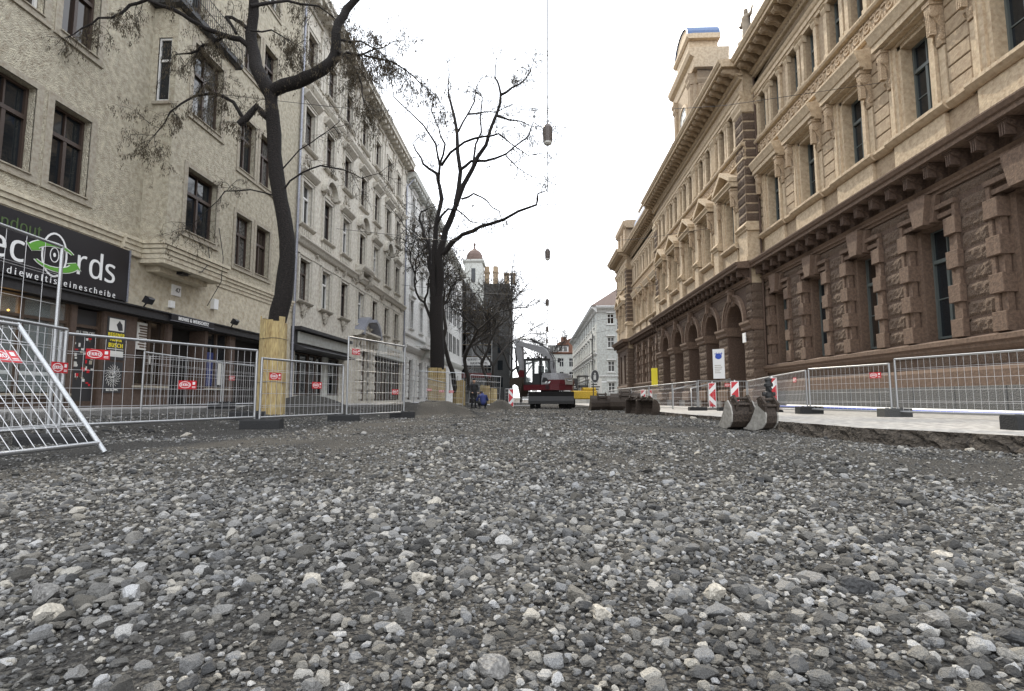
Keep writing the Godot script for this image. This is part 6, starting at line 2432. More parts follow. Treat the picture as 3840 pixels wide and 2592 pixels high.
# ---------------------------------------------------------------- fences
func plate_sign(parent: Node, at: Vector3, turn := 0.0) -> void:
	var mb := MB.new()
	mb.box(-0.14, 0.14, -0.065, 0.065, -0.003, 0.003)
	var o := part("name_plate", kept("ekro_plate", func() -> Mesh: return mb.mesh(M.red_sheet)), parent, at, turn)
	part("plate_oval", kept("ekro_oval", func() -> Mesh:
		var q := MB.new()
		disc(q, Vector2(-0.04, 0), 0.088, 0.05, 0.003, 0.005, 0.008)
		q.box(0.075, 0.115, 0.005, 0.045, 0.003, 0.005)
		q.box(0.068, 0.122, -0.03, -0.022, 0.003, 0.005)
		q.box(0.068, 0.122, -0.046, -0.038, 0.003, 0.005)
		return q.mesh(M.white_paint)), o)
	letters("EKRO", 0.056, M.white_paint, o, Vector3(-0.04, 0, 0.004), 0, "Droid Sans", true, "lettering", 0.003)


# a mesh panel between two posts; top = where the first post's top stands relative to its foot
func fence(label: String, a: Vector3, b: Vector3, h: float, plates: Array, called := "site_fence", lean := Vector3.ZERO, step := 0.12, tall_bars := 4) -> Node3D:
	var o := thing(called, label, "site fence", a, 0.0, "mesh site fence panels")
	var along_v := b - a
	var w := along_v.length()
	var xa := along_v.normalized()
	var up := (Vector3.UP * h + lean)
	var ya := (up - xa * up.dot(xa)).normalized()
	var za := xa.cross(ya)
	o.basis = Basis(xa, ya, za)
	var hh := up.length()
	var mb := MB.new()
	mb.bar(Vector3(0, 0.0, 0), Vector3(0, hh, 0), 0.021, 8)
	made("post", mb, M.galvanised, o)
	mb = MB.new()
	mb.bar(Vector3(w, 0.0, 0), Vector3(w, hh, 0), 0.021, 8)
	made("post", mb, M.galvanised, o)
	for y in [0.1, hh - 0.015]:
		mb = MB.new()
		mb.bar(Vector3(0, y, 0), Vector3(w, y, 0), 0.02, 8)
		made("rail", mb, M.galvanised, o)
	mb = MB.new()
	var n := int(w / step)
	for i in range(1, n):
		mb.bar(Vector3(w * i / n, 0.1, 0.004), Vector3(w * i / n, hh, 0.004), 0.0032, 3)
	for i in range(1, tall_bars + 1):
		var y := 0.1 + (hh - 0.1) * i / (tall_bars + 1)
		mb.bar(Vector3(0, y, -0.003), Vector3(w, y, -0.003), 0.0036, 3)
		if i == tall_bars or i == 1:
			mb.bar(Vector3(0, y - 0.03, -0.003), Vector3(w, y - 0.03, -0.003), 0.0036, 3)
	made("wire_mesh", mb, M.wire, o)
	for p in plates:
		plate_sign(o, Vector3(w * p[0], hh * p[1], 0.03), p[2] if p.size() > 2 else 0.0)
	return o


func block(label: String, at: Vector3, turn: float, m := "rubber_block") -> void:
	var o := thing("fence_weight", label, "fence weight", at, turn, "block feet of the site fences")
	part("block", kept("footblock" + m, func() -> Mesh:
		var q := MB.new()
		var p := [Vector2(-0.11, -0.06), Vector2(0.11, -0.06), Vector2(0.11, 0.1), Vector2(0.095, 0.125), Vector2(-0.095, 0.125), Vector2(-0.11, 0.1)]
		q.prof(p, -0.31, 0.31)
		return q.mesh(M[m])), o)
	part("socket", kept("footsocket", func() -> Mesh:
		var q := MB.new()
		for s in [-0.16, 0.0, 0.16]:
			q.lathe([Vector2(0.034, 0.125), Vector2(0.034, 0.135), Vector2(0.024, 0.135), Vector2(0.024, 0.127)], 8, Vector3(s, 0, 0))
		return q.mesh(M[m])), o)


func fences() -> void:
	# left row
	fence("nearest upright left panel, running from the toppled panel towards the plank guard", Vector3(-5.9, 0.05, -6.35), Vector3(-4.82, 0.06, -9.0), 1.26, [[0.14, 0.8], [0.57, 0.5]])
	fence("left panel in front of the plank guard with red plate at its left post", Vector3(-4.76, 0.05, -9.06), Vector3(-4.12, 0.05, -11.25), 1.14, [[0.13, 0.72], [0.62, 0.6]])
	fence("taller left panel in front of the shop with the ribbed sign", Vector3(-4.06, 0.02, -11.35), Vector3(-3.38, 0.02, -13.6), 1.8, [[0.1, 0.82], [0.8, 0.34]], "tall_site_fence", Vector3.ZERO, 0.12, 6)
	fence("tall panel at the left picture edge standing before the record shop sign", Vector3(-5.62, 0.04, -4.35), Vector3(-5.86, 0.05, -6.22), 2.32, [], "tall_site_fence", Vector3.ZERO, 0.26, 5)
	fence("low panel at the left picture edge behind the toppled panel", Vector3(-5.25, 0.04, -3.4), Vector3(-5.78, 0.05, -6.28), 1.3, [[0.96, 0.62]])
	fence("toppled panel leaning towards the record shop at the left picture edge", Vector3(-3.78, 0.02, -4.58), Vector3(-3.62, 0.02, -1.9), 1.1, [[0.12, 0.74, PI]], "toppled_site_fence", Vector3(-0.85, 0, -0.3), 0.1, 5)
	fence("back panel on the left pavement behind the nearest upright panel", Vector3(-7.9, 0.22, -10.4), Vector3(-8.2, 0.22, -13.6), 1.2, [])
	fence("back panel on the left pavement with red plate before the blue window blind", Vector3(-8.2, 0.22, -13.7), Vector3(-8.3, 0.22, -17.0), 1.2, [[0.1, 0.66]])
	fence("left panel standing across before the second plank guard", Vector3(-6.9, 0.1, -30.0), Vector3(-4.2, 0.0, -30.6), 1.9, [[0.3, 0.45], [0.55, 0.42], [0.75, 0.42]])
	fence("left panel with red plate right of the second plank guard", Vector3(-4.15, 0.0, -33.0), Vector3(-2.3, -0.1, -33.4), 1.9, [])
	fence("left panel behind the dirt heaps before the white house", Vector3(-4.6, 0.1, -22.0), Vector3(-4.3, 0.0, -25.4), 1.2, [])
	fence("farthest left panel behind the striped board", Vector3(-2.2, -0.2, -38.0), Vector3(0.0, -0.2, -38.6), 1.3, [])
	fence("thin panel just right of the excavator", Vector3(1.9, -0.2, -36.0), Vector3(4.2, -0.2, -36.5), 1.3, [])
	# right row
	fence("right panel nearest the camera, cut by the right picture edge", Vector3(7.64, 0.1, -11.7), Vector3(8.7, 0.1, -8.4), 1.22, [[0.9, 0.72]])
	fence("right panel with red plate in front of the plinth, second from the camera", Vector3(6.96, 0.1, -13.95), Vector3(7.58, 0.1, -11.8), 1.13, [[0.86, 0.78]])
	fence("right panel behind the hydrant", Vector3(7.5, 0.05, -17.4), Vector3(6.94, 0.08, -14.05), 1.12, [[0.75, 0.8]])
	fence("right panel ending behind the excavator buckets", Vector3(8.0, 0.0, -20.6), Vector3(7.5, 0.05, -17.5), 1.12, [])
	fence("right panel across the pavement behind the striped boards", Vector3(5.95, 0.0, -19.9), Vector3(7.95, 0.0, -20.6), 1.12, [[0.6, 0.85]])
	fence("right panel along the broken kerb before the second arch", Vector3(5.7, -0.02, -22.6), Vector3(5.93, 0.0, -20.0), 1.1, [])
	fence("right panel along the broken kerb before the third arch", Vector3(5.45, -0.05, -26.0), Vector3(5.7, -0.02, -22.7), 1.1, [])
	fence("right panel along the broken kerb before the fourth arch", Vector3(5.2, -0.08, -29.4), Vector3(5.44, -0.05, -26.1), 1.1, [])
	fence("right panel along the broken kerb before the far windows", Vector3(5.0, -0.1, -32.8), Vector3(5.2, -0.08, -29.5), 1.1, [])
	fence("farthest right panel along the kerb", Vector3(4.9, -0.14, -36.3), Vector3(5.0, -0.12, -32.9), 1.1, [])
	block("dark block under the toppled panel at the left picture edge", Vector3(-4.95, 0.0, -5.35), 0.35)
	block("dark block under the joint at the plank guard", Vector3(-4.45, 0.02, -8.55), 0.15)
	block("dark block where the tall left panel begins", Vector3(-3.95, 0.02, -10.9), 0.2)
	block("dark block at the far end of the tall left panel", Vector3(-3.4, 0.02, -13.55), 0.15)
	block("dark block on the left pavement under the back panels", Vector3(-8.2, 0.26, -13.65), 0.1)
	block("dark block on the left behind the joint at the plank guard", Vector3(-5.6, 0.1, -10.2), 0.3)
	block("grey block on the right pavement under the middle post", Vector3(7.6, 0.14, -11.75), 0.1, "concrete_block")
	block("dark block on the right pavement behind the hydrant", Vector3(6.95, 0.14, -14.0), 0.1)
	block("black block lying on the pavement at the right picture edge", Vector3(6.25, 0.15, -7.1), 0.15)
	block("dark block by the striped boards, left of two", Vector3(5.75, 0.03, -19.4), 0.05)
	block("dark block by the striped boards, right of two", Vector3(6.6, 0.03, -18.9), 0.05)


# ---------------------------------------------------------------- boards, buckets, hydrant and so on
func board(label: String, at: Vector3, turn: float, flip: bool) -> void:
	var o := thing("warning_board", label, "warning board", at, turn, "red and white warning boards")
	part("board", kept("bake", func() -> Mesh:
		var q := MB.new()
		q.box(-0.14, 0.14, 0.12, 1.08, -0.02, 0.02)
		q.box(-0.02, 0.02, 1.08, 1.13, -0.015, 0.015)
		return q.mesh(M.white_paint)), o)
	part("red_stripe", kept("bake_red%s" % flip, func() -> Mesh:
		var q := MB.new()
		var s := -1.0 if flip else 1.0
		for p in [[[-0.12, 1.06], [0.12, 1.06], [0.12, 0.8]], [[-0.12, 0.86], [0.12, 0.6], [-0.12, 0.34]], [[0.12, 0.4], [0.12, 0.14], [-0.12, 0.14]]]:
			var poly := PackedVector2Array()
			for e in p:
				poly.push_back(Vector2(e[0] * s, e[1]))
			q.plate(poly, 0.02, 0.023)
		return q.mesh(M.red_sheet)), o)
	part("foot", kept("bake_foot", func() -> Mesh:
		var q := MB.new()
		q.cbox(-0.22, 0.22, -0.36, 0.36, -0.02, 0.09, 0.02)
		return q.mesh(M.rubber_block)), o, Vector3.ZERO).rotation.x = -PI / 2
	part("socket", kept("bake_post", func() -> Mesh:
		var q := MB.new()
		q.box(-0.03, 0.03, 0.05, 0.14, -0.03, 0.03)
		return q.mesh(M.iron)), o)


func bucket(label: String, at: Vector3, turn: float, w: float, k: float, pale: bool, tilt := 0.0) -> void:
	var o := thing("excavator_bucket", label, "excavator bucket", at, turn, "excavator buckets lying by the kerb")
	o.rotation.x = tilt
	var out := [Vector2(-0.38, 0.0), Vector2(-0.1, -0.01), Vector2(0.05, 0.03), Vector2(0.13, 0.12), Vector2(0.15, 0.24), Vector2(0.12, 0.36), Vector2(0.02, 0.46)]
	var inn := [Vector2(0.0, 0.44), Vector2(0.1, 0.35), Vector2(0.125, 0.24), Vector2(0.11, 0.13), Vector2(0.04, 0.05), Vector2(-0.1, 0.012), Vector2(-0.38, 0.016)]
	var pts := []
	for p in out + inn:
		pts.append(p * k)
	var mb := MB.new()
	mb.prof(pts, -w / 2, w / 2)
	made("shell", mb, M.rusty_steel, o)
	for s in [-1.0, 1.0]:
		mb = MB.new()
		var side := [Vector2(-0.38, -0.005), Vector2(-0.1, -0.015), Vector2(0.055, 0.028), Vector2(0.136, 0.118), Vector2(0.156, 0.24), Vector2(0.126, 0.362), Vector2(0.02, 0.47), Vector2(-0.05, 0.44), Vector2(-0.12, 0.3), Vector2(-0.22, 0.14)]
		var q := []
		for p in side:
			q.append(p * k)
		mb.prof(q, s * w / 2 - 0.012, s * w / 2 + 0.012)
		made("side_plate", mb, M.worn_steel if pale else M.rusty_steel, o)
	mb = MB.new()
	for s in [-0.12, 0.12]:
		mb.prof([Vector2(0.0, 0.4) * k, Vector2(0.15, 0.3) * k, Vector2(0.17, 0.44) * k, Vector2(0.06, 0.56) * k, Vector2(-0.03, 0.52) * k], s * k - 0.02, s * k + 0.02)
	mb.bar(Vector3(-0.16 * k, 0.5 * k, 0.06 * k), Vector3(0.16 * k, 0.5 * k, 0.06 * k), 0.025 * k, 8)
	mb.bar(Vector3(-0.16 * k, 0.4 * k, 0.13 * k), Vector3(0.16 * k, 0.4 * k, 0.13 * k), 0.025 * k, 8)
	made("hitch", mb, M.rusty_steel, o)
	mb = MB.new()
	mb.box(-w / 2, w / 2, 0.0, 0.02, -0.42 * k, -0.36 * k)
	made("cutting_edge", mb, M.worn_steel, o)


func site() -> void:
	board("striped board left of the excavator, before the dirt heap", Vector3(-1.38, -0.13, -29.6), 0.0, false)
	board("leftmost of the three striped boards in front of the arches", Vector3(7.0, -0.01, -21.6), -0.25, true)
	board("middle one of the three striped boards in front of the arches", Vector3(7.3, 0.0, -20.0), -0.25, true)
	board("rightmost of the three striped boards, just above the pale bucket", Vector3(7.35, 0.03, -17.0), -0.25, true)
	board("far striped board, left one of the close pair beyond the buckets", Vector3(6.6, -0.12, -33.3), -0.1, true)
	board("far striped board, right one of the close pair beyond the buckets", Vector3(7.05, -0.12, -33.5), 0.25, false)
	bucket("pale sided excavator bucket, left of the near pair by the kerb", Vector3(3.42, -0.02, -9.2), 0.14, 0.42, 1.0, true)
	bucket("narrow pale sided bucket leaning at the hydrant, right of the near pair", Vector3(3.68, -0.02, -8.8), 0.3, 0.22, 0.96, true)
	bucket("large dark bucket, leftmost of the far row by the kerb", Vector3(3.05, -0.11, -25.2), 0.1, 1.0, 1.5, false)
	bucket("wide dark bucket with worn lip, second of the far row by the kerb", Vector3(4.0, -0.11, -24.2), -0.2, 1.3, 1.7, false)
	bucket("flat lying dark bucket, third of the far row by the kerb", Vector3(3.5, -0.05, -18.6), 2.4, 0.6, 1.2, false, -0.5)
	bucket("flat lying rusty bucket nearest the camera in the far row", Vector3(3.62, -0.04, -17.3), 2.2, 0.7, 1.1, false, -0.4)
	# hydrant
	var o := thing("hydrant", "grey cast iron hydrant standing at the broken pavement edge", "hydrant", Vector3(4.32, 0.09, -10.15))
	var mb := MB.new()
	mb.lathe([Vector2(0.085, -0.1), Vector2(0.085, 0.03), Vector2(0.06, 0.05), Vector2(0.06, 0.42), Vector2(0.075, 0.43), Vector2(0.075, 0.5), Vector2(0.05, 0.52), Vector2(0.05, 0.6)], 14)
	made("barrel", mb, M.machine_dark, o)
	mb = MB.new()
	mb.lathe([Vector2(0.05, 0.6), Vector2(0.08, 0.61), Vector2(0.08, 0.66), Vector2(0.06, 0.68), Vector2(0.055, 0.72), Vector2(0.07, 0.73), Vector2(0.06, 0.76), Vector2(0.0, 0.78)], 14)
	made("cap", mb, M.machine_dark, o)
	mb = MB.new()
	mb.bar(Vector3(-0.11, 0.47, 0), Vector3(0.11, 0.47, 0), 0.04, 10)
	mb.bar(Vector3(0, 0.56, 0), Vector3(0, 0.56, 0.1), 0.03, 10)
	made("outlet", mb, M.machine_dark, o)
	# information banner on the second pier
	o = thing("info_sign", "narrow white upright sign with blue emblem on the pier between the first two arches", "sign", Vector3(9.9, 1.5, -29.3), -0.55)
	mb = MB.new()
	mb.box(-0.3, 0.3, 0, 1.6, -0.04, 0.04)
	made("panel", mb, M.white_paint, o)
	mb = MB.new()
	disc(mb, Vector2(0, 1.2), 0.17, 0.15, 0.04, 0.05)
	mb.box(-0.2, 0.2, 1.32, 1.36, 0.04, 0.05)
	for k in 3:
		mb.bar(Vector3(-0.15 + k * 0.14, 1.1, 0.045), Vector3(-0.1 + k * 0.14, 1.42, 0.045), 0.012, 4)
	made("blue_emblem", mb, M.blue_print, o)
	mb = MB.new()
	for k in 5:
		mb.box(-0.22, 0.02 + R.randf() * 0.2, 0.3 + k * 0.1, 0.33 + k * 0.1, 0.04, 0.046)
	made("small_print", mb, M.surround, o)
	o = thing("yellow_sign", "slim yellow upright sign beside the farthest arch", "sign", Vector3(9.8, 1.4, -44.6), -0.4)
	mb = MB.new()
	mb.box(-0.25, 0.25, 0, 1.5, -0.04, 0.04)
	made("panel", mb, M.yellow_print, o)
	# traffic sign by the corner house
	o = thing("traffic_sign", "round dark traffic sign with pale rim on thin pole right of the excavator", "sign", Vector3(3.3, -0.25, -31.0))
	mb = MB.new()
	mb.bar(Vector3(0, -0.2, 0), Vector3(0, 4.4, 0), 0.03, 8)
	made("pole", mb, M.iron, o)
	mb = MB.new()
	disc(mb, Vector2(0.1, 1.95), 0.24, 0.38, 0.04, 0.06)
	made("disc", mb, M.iron, o)
	mb = MB.new()
	disc(mb, Vector2(0.1, 1.95), 0.25, 0.39, 0.055, 0.07, 0.03)
	mb.box(0.02, 0.16, 1.75, 2.02, 0.06, 0.066)
	disc(mb, Vector2(0.1, 2.1), 0.05, 0.06, 0.06, 0.066)
	made("rim", mb, M.dirty_white, o)
	# handrails at the arcade steps
	for k in 2:
		o = thing("handrail", ["steel handrail at the first arch", "steel handrail at the second arch"][k], "handrail", Vector3(8.6, 0.0, -28.0 - 3.6 * k), 0.0, "handrails at the arches")
		mb = MB.new()
		mb.tube([Vector3(-0.6, 0, 0), Vector3(-0.6, 0.95, 0), Vector3(1.4, 1.45, 0), Vector3(1.4, 0.2, 0)], [0.03], 6)
		made("rail", mb, M.galvanised, o)
	# blue and white pipe along the plinth
	o = thing("pipe", "pale blue pipe lying along the stone plinth on the right pavement", "pipe", Vector3(10.55, 0.09, -16))
	mb = MB.new()
	mb.tube([Vector3(-0.25, 0.06, -6.5), Vector3(0.0, 0.06, -4), Vector3(-0.02, 0.05, 0), Vector3(0.0, 0.06, 4), Vector3(-0.05, 0.06, 8)], [0.055], 8)
	made("tube", mb, M.white_paint, o)
	mb = MB.new()
	mb.tube([Vector3(-0.45, 0.04, -6.8), Vector3(-0.2, 0.04, -4), Vector3(-0.22, 0.04, 0), Vector3(-0.2, 0.04, 4), Vector3(-0.25, 0.04, 8)], [0.03], 8)
	made("hose", mb, M.blue_print, o)
	# yellow loader behind the excavator
	o = thing("loader", "small yellow loader with black cab parked right of the excavator", "loader", Vector3(3.1, gy(-35), -35))
	mb = MB.new()
	mb.cbox(-0.75, 0.8, 0.55, 1.1, -1.0, 0.6, 0.06)
	mb.cbox(-0.1, 0.75, 1.1, 1.3, -0.9, 0.5, 0.06)
	made("body", mb, M.yellow_paint, o)
	mb = MB.new()
	mb.box(-0.35, 0.25, 1.3, 1.45, -0.8, 0.4)
	for x in [-0.35, 0.2]:
		for z in [-0.8, 0.35]:
			mb.box(x, x + 0.05, 1.1, 2.0, z, z + 0.05)
	mb.box(-0.4, 0.3, 2.0, 2.08, -0.85, 0.45)
	made("cab", mb, M.iron, o)
	mb = MB.new()
	mb.prof([Vector2(-0.3, 0.35), Vector2(0.35, 0.35), Vector2(0.35, 0.45), Vector2(0.0, 0.5), Vector2(-0.2, 0.9), Vector2(-0.3, 0.9)], -1.3, -0.75)
	mb.bar(Vector3(-0.75, 0.8, 0.0), Vector3(-1.2, 0.5, 0.0), 0.08, 6)
	made("loader_arm", mb, M.yellow_paint, o)
	for x in [-0.85, 0.65]:
		for z in [-0.6, 0.35]:
			mb = MB.new()
			mb.t = Transform3D(Basis(Vector3.FORWARD, PI / 2), Vector3(x, 0.36, z))
			mb.lathe([Vector2(0, 0.0), Vector2(0.3, 0.0), Vector2(0.37, 0.06), Vector2(0.37, 0.2), Vector2(0.3, 0.26), Vector2(0, 0.26)], 16)
			mb.t = Transform3D()
			made("wheel", mb, M.tyre, o)
	for k in 2:
		o = thing("site_sign", ["cream site sign on a post right of the loader", "black site board above the loader"][k], "sign", Vector3([4.1, 2.45][k], -0.3, -37.0))
		mb = MB.new()
		mb.bar(Vector3(0, -0.2, -0.04), Vector3(0, 1.9, -0.04), 0.04, 6)
		made("post", mb, M.galvanised, o)
		mb = MB.new()
		mb.box(-0.42, 0.42, 1.1, 2.1, 0, 0.03)
		made("panel", mb, M.paper if k == 0 else M.iron, o)
		mb = MB.new()
		for j in 4:
			mb.box(-0.3, 0.05 + R.randf() * 0.25, 1.3 + j * 0.17, 1.38 + j * 0.17, 0.03, 0.036)
		made("print", mb, M.iron if k == 0 else M.paper, o)


# ---------------------------------------------------------------- excavator
func ring_plate(mb: MB, p: Array, y0: float, y1: float) -> void:
	# an outline in (x, z) extruded upwards
	var poly := PackedVector2Array()
	for q in p:
		poly.push_back(Vector2(q[0], -q[1]))
	var keep := mb.t
	mb.t = keep * Transform3D(Basis(Vector3.RIGHT, -PI / 2), Vector3.ZERO)
	mb.plate(poly, y0, y1)
	mb.t = keep


func excavator() -> void:
	var o := thing("excavator", "wheeled excavator in dark red and grey with bent boom in the middle of the street", "excavator", Vector3(0.82, -0.145, -31.2))
	# undercarriage
	var mb := MB.new()
	mb.cbox(-0.6, 0.6, 0.45, 0.95, -2.2, 1.9, 0.05)
	mb.box(-1.0, 1.0, 0.42, 0.6, 1.1, 1.4)
	mb.box(-1.0, 1.0, 0.42, 0.6, -1.5, -1.2)
	mb.lathe([Vector2(0.55, 0.9), Vector2(0.55, 1.05)], 20)
	made("chassis", mb, M.machine_dark, o)
	for x in [-1.16, 0.56]:
		for z in [1.3, -1.4]:
			mb = MB.new()
			mb.t = Transform3D(Basis(Vector3.FORWARD, PI / 2), Vector3(x, 0.46, z))
			for q in [0.0, 0.31]:
				mb.lathe([Vector2(0.26, q), Vector2(0.4, q), Vector2(0.47, q + 0.05), Vector2(0.47, q + 0.24), Vector2(0.4, q + 0.29), Vector2(0.26, q + 0.29)], 22)
			for k in 22:
				var a := TAU * k / 22
				for q in [0.02, 0.33]:
					mb.box(cos(a) * 0.47 - 0.02, cos(a) * 0.47 + 0.02, q, q + 0.24, sin(a) * 0.47 - 0.02, sin(a) * 0.47 + 0.02)
			var wh := made("tyre", mb, M.tyre, o)
			mb = MB.new()
			mb.t = Transform3D(Basis(Vector3.FORWARD, PI / 2), Vector3(x, 0.46, z))
			mb.lathe([Vector2(0, 0.08), Vector2(0.1, 0.06), Vector2(0.26, 0.1), Vector2(0.26, 0.5), Vector2(0.1, 0.54), Vector2(0, 0.52)], 14)
			made("rim", mb, M.machine_grey, wh)
	mb = MB.new()
	mb.prof([Vector2(1.95, 0.3), Vector2(2.05, 0.28), Vector2(2.06, 0.45), Vector2(2.0, 0.7), Vector2(2.1, 0.95), Vector2(2.04, 0.95), Vector2(1.93, 0.7), Vector2(1.95, 0.4)], -1.24, 1.24)
	for s in [-1.2, -0.4, 0.4, 1.2]:
		mb.box(s - 0.03, s + 0.03, 0.32, 0.92, 1.8, 1.97)
	for s in [-0.5, 0.5]:
		mb.box(s - 0.06, s + 0.06, 0.5, 0.66, 1.2, 1.9)
	made("dozer_blade", mb, M.machine_dark, o)
	mb = MB.new()
	for x in [-1.05, 0.75]:
		mb.box(x, x + 0.3, 0.96, 1.02, 1.98, 2.06)
	made("tail_lamp", mb, M.dirty_white, o)
	# upper carriage, turned to the left and away
	var u := Node3D.new()
	u.name = "upper_carriage"
	o.add_child(u, true)
	u.rotation.y = -0.62
	u.position = Vector3(-0.05, 0, 0.1)
	mb = MB.new()
	ring_plate(mb, [[-1.15, 0.95], [-1.15, -0.95], [0.7, -0.98], [1.2, -0.75], [1.35, -0.3], [1.35, 0.35], [1.2, 0.8], [0.7, 0.98]], 1.04, 1.36)
	made("red_skirt", mb, M.machine_red, u)
	mb = MB.new()
	ring_plate(mb, [[0.1, 0.94], [0.1, 0.05], [0.1, -0.95], [0.7, -0.96], [1.18, -0.73], [1.32, -0.28], [1.32, 0.33], [1.18, 0.78], [0.7, 0.95]], 1.36, 1.72)
	ring_plate(mb, [[0.1, 0.9], [0.1, -0.9], [0.7, -0.9], [1.08, -0.66], [1.2, -0.26], [1.2, 0.3], [1.08, 0.7], [0.7, 0.88]], 1.72, 1.9)
	ring_plate(mb, [[0.1, 0.84], [0.1, -0.84], [0.6, -0.84], [0.95, -0.6], [1.06, -0.2], [1.06, 0.25], [0.95, 0.62], [0.6, 0.8]], 1.9, 2.0)
	made("engine_cover", mb, M.machine_grey, u)
	mb = MB.new()
	ring_plate(mb, [[0.62, 1.0], [1.24, 0.8], [1.39, 0.36], [1.39, -0.3], [1.24, -0.76], [1.2, -0.7], [1.3, -0.28], [1.3, 0.33], [1.17, 0.75], [0.62, 0.93]], 1.36, 1.62)
	made("counterweight", mb, M.machine_red, u)
	# name badge, grilles, warning chevrons at the rear
	var badge := Node3D.new()
	badge.name = "rear_badge"
	u.add_child(badge, true)
	badge.position = Vector3(1.405, 1.6, 0.05)
	badge.rotation.y = PI / 2
	mb = MB.new()
	mb.plate(PackedVector2Array([Vector2(-0.42, 0.12), Vector2(0.42, 0.12), Vector2(0.36, -0.24), Vector2(-0.36, -0.24)]), -0.05, 0.0)
	made("badge_panel", mb, M.worn_steel, badge)
	mb = MB.new()
	mb.box(-0.28, 0.28, -0.06, 0.07, 0.0, 0.012)
	var plate := made("badge_plate", mb, M.iron, badge)
	letters("Takeuchi", 0.11, M.white_paint, plate, Vector3(0, 0.005, 0.013), 0, "Droid Sans", true)
	mb = MB.new()
	for k in 2:
		mb.plate(PackedVector2Array([Vector2(-0.08 + k * 0.22, 0.0), Vector2(0.02 + k * 0.22, 0.0), Vector2(0.1 + k * 0.22, 0.12), Vector2(0.0 + k * 0.22, 0.12)]), 0, 0.012)
	var ch := part("warning_stripe", mb.mesh(M.white_paint), u)
	ch.position = Vector3(0.45, 1.42, 0.99)
	mb = MB.new()
	for k in 4:
		mb.box(0.42, 0.66, 1.1 + k * 0.06, 1.13 + k * 0.06, 0.97, 1.0)
	for k in 3:
		mb.box(0.2, 0.55, 1.5 + k * 0.07, 1.53 + k * 0.07, 0.935, 0.955)
	made("grille", mb, M.iron, u)
	# cab on the left side
	mb = MB.new()
	var c0 := -1.1
	var c1 := 0.06
	var z0 := 0.02
	var z1 := 0.96
	for x in [c0, c1 - 0.09]:
		for z in [z0, z1 - 0.08]:
			mb.box(x, x + 0.09, 1.36, 2.78, z, z + 0.08)
	mb.box(-0.52, -0.44, 1.36, 2.78, z1 - 0.07, z1)
	mb.cbox(c0 - 0.02, c1 + 0.02, -z1 - 0.02, -z0 + 0.02, 2.74, 2.9, 0.05) if false else mb.box(c0 - 0.02, c1 + 0.02, 2.76, 2.88, z0 - 0.02, z1 + 0.02)
	mb.box(c0, c1, 1.36, 1.5, z0, z1)
	mb.box(-0.44, c1, 1.5, 2.0, z1 - 0.06, z1 - 0.01)
	mb.box(c1 - 0.06, c1, 1.5, 2.05, z0, z1)
	made("cab_frame", mb, M.iron, u)
	mb = MB.new()
	mb.box(c0 + 0.09, -0.52, 1.5, 2.76, z1 - 0.04, z1 - 0.03)
	mb.box(-0.44, c1 - 0.09, 2.0, 2.76, z1 - 0.04, z1 - 0.03)
	mb.box(c1 - 0.05, c1 - 0.04, 2.05, 2.76, z0 + 0.08, z1 - 0.08)
	mb.box(c0 + 0.03, c0 + 0.04, 1.5, 2.76, z0 + 0.08, z1 - 0.08)
	mb.box(c0 + 0.09, c1 - 0.09, 1.5, 2.76, z0 + 0.03, z0 + 0.04)
	made("cab_window", mb, M.clear_glass, u)
	mb = MB.new()
	mb.cbox(-0.62, -0.22, 1.5, 1.8, 0.25, 0.75, 0.05)
	mb.cbox(-0.3, -0.16, 1.75, 2.45, 0.27, 0.73, 0.05)
	mb.cbox(-0.28, -0.18, 2.48, 2.66, 0.38, 0.62, 0.03)
	made("seat", mb, M.machine_dark, u)
	mb = MB.new()
	for x in [-0.9, -0.15]:
		mb.cbox(x - 0.07, x + 0.07, 2.88, 2.98, z1 - 0.2, z1 - 0.06, 0.02)
	mb.lathe([Vector2(0.06, 2.88), Vector2(0.06, 3.02), Vector2(0, 3.04)], 10, Vector3(-0.1, 0, 0.2))
	made("work_lamp", mb, M.machine_dark, u)
	mb = MB.new()
	mb.bar(Vector3(c1, 2.7, 0.1), Vector3(0.45, 2.8, -0.3), 0.015, 5)
	mb.cbox(0.38, 0.52, 2.66, 2.92, -0.36, -0.32, 0.01)
	mb.bar(Vector3(c0, 2.2, z1), Vector3(c0 - 0.3, 2.25, z1 + 0.15), 0.015, 5)
	mb.cbox(c0 - 0.38, c0 - 0.26, 2.1, 2.4, z1 + 0.12, z1 + 0.16, 0.01)
	made("mirror", mb, M.iron, u)
	mb = MB.new()
	mb.plate(PackedVector2Array([Vector2(0.15, 2.0), Vector2(0.5, 2.0), Vector2(0.42, 2.22)]), 0.5, 0.54)
	made("exhaust", mb, M.iron, u)
	mb = MB.new()
	mb.plate(PackedVector2Array([Vector2(0.15, 1.5), Vector2(0.7, 1.5), Vector2(0.45, 1.74), Vector2(0.25, 1.76)]), 0.95, 0.965)
	made("side_vent", mb, M.iron, u)
	# boom, stick, bucket with their rams
	var bz := -0.38
	mb = MB.new()
	mb.plate(PackedVector2Array([Vector2(0.1, 1.3), Vector2(0.22, 1.8), Vector2(0.08, 2.6), Vector2(-0.18, 3.2), Vector2(-0.62, 3.62), Vector2(-2.42, 4.1), Vector2(-2.56, 3.95), Vector2(-2.45, 3.82), Vector2(-0.85, 3.28), Vector2(-0.5, 2.9), Vector2(-0.3, 2.3), Vector2(-0.25, 1.3)]), bz - 0.14, bz + 0.14)
	made("boom", mb, M.machine_grey, u)
	mb = MB.new()
	mb.plate(PackedVector2Array([Vector2(-2.7, 4.28), Vector2(-2.35, 4.1), Vector2(-2.2, 3.6), Vector2(-2.12, 2.1), Vector2(-2.32, 2.06), Vector2(-2.66, 3.5)]), bz - 0.11, bz + 0.11)
	made("stick", mb, M.machine_grey, u)
	mb = MB.new()
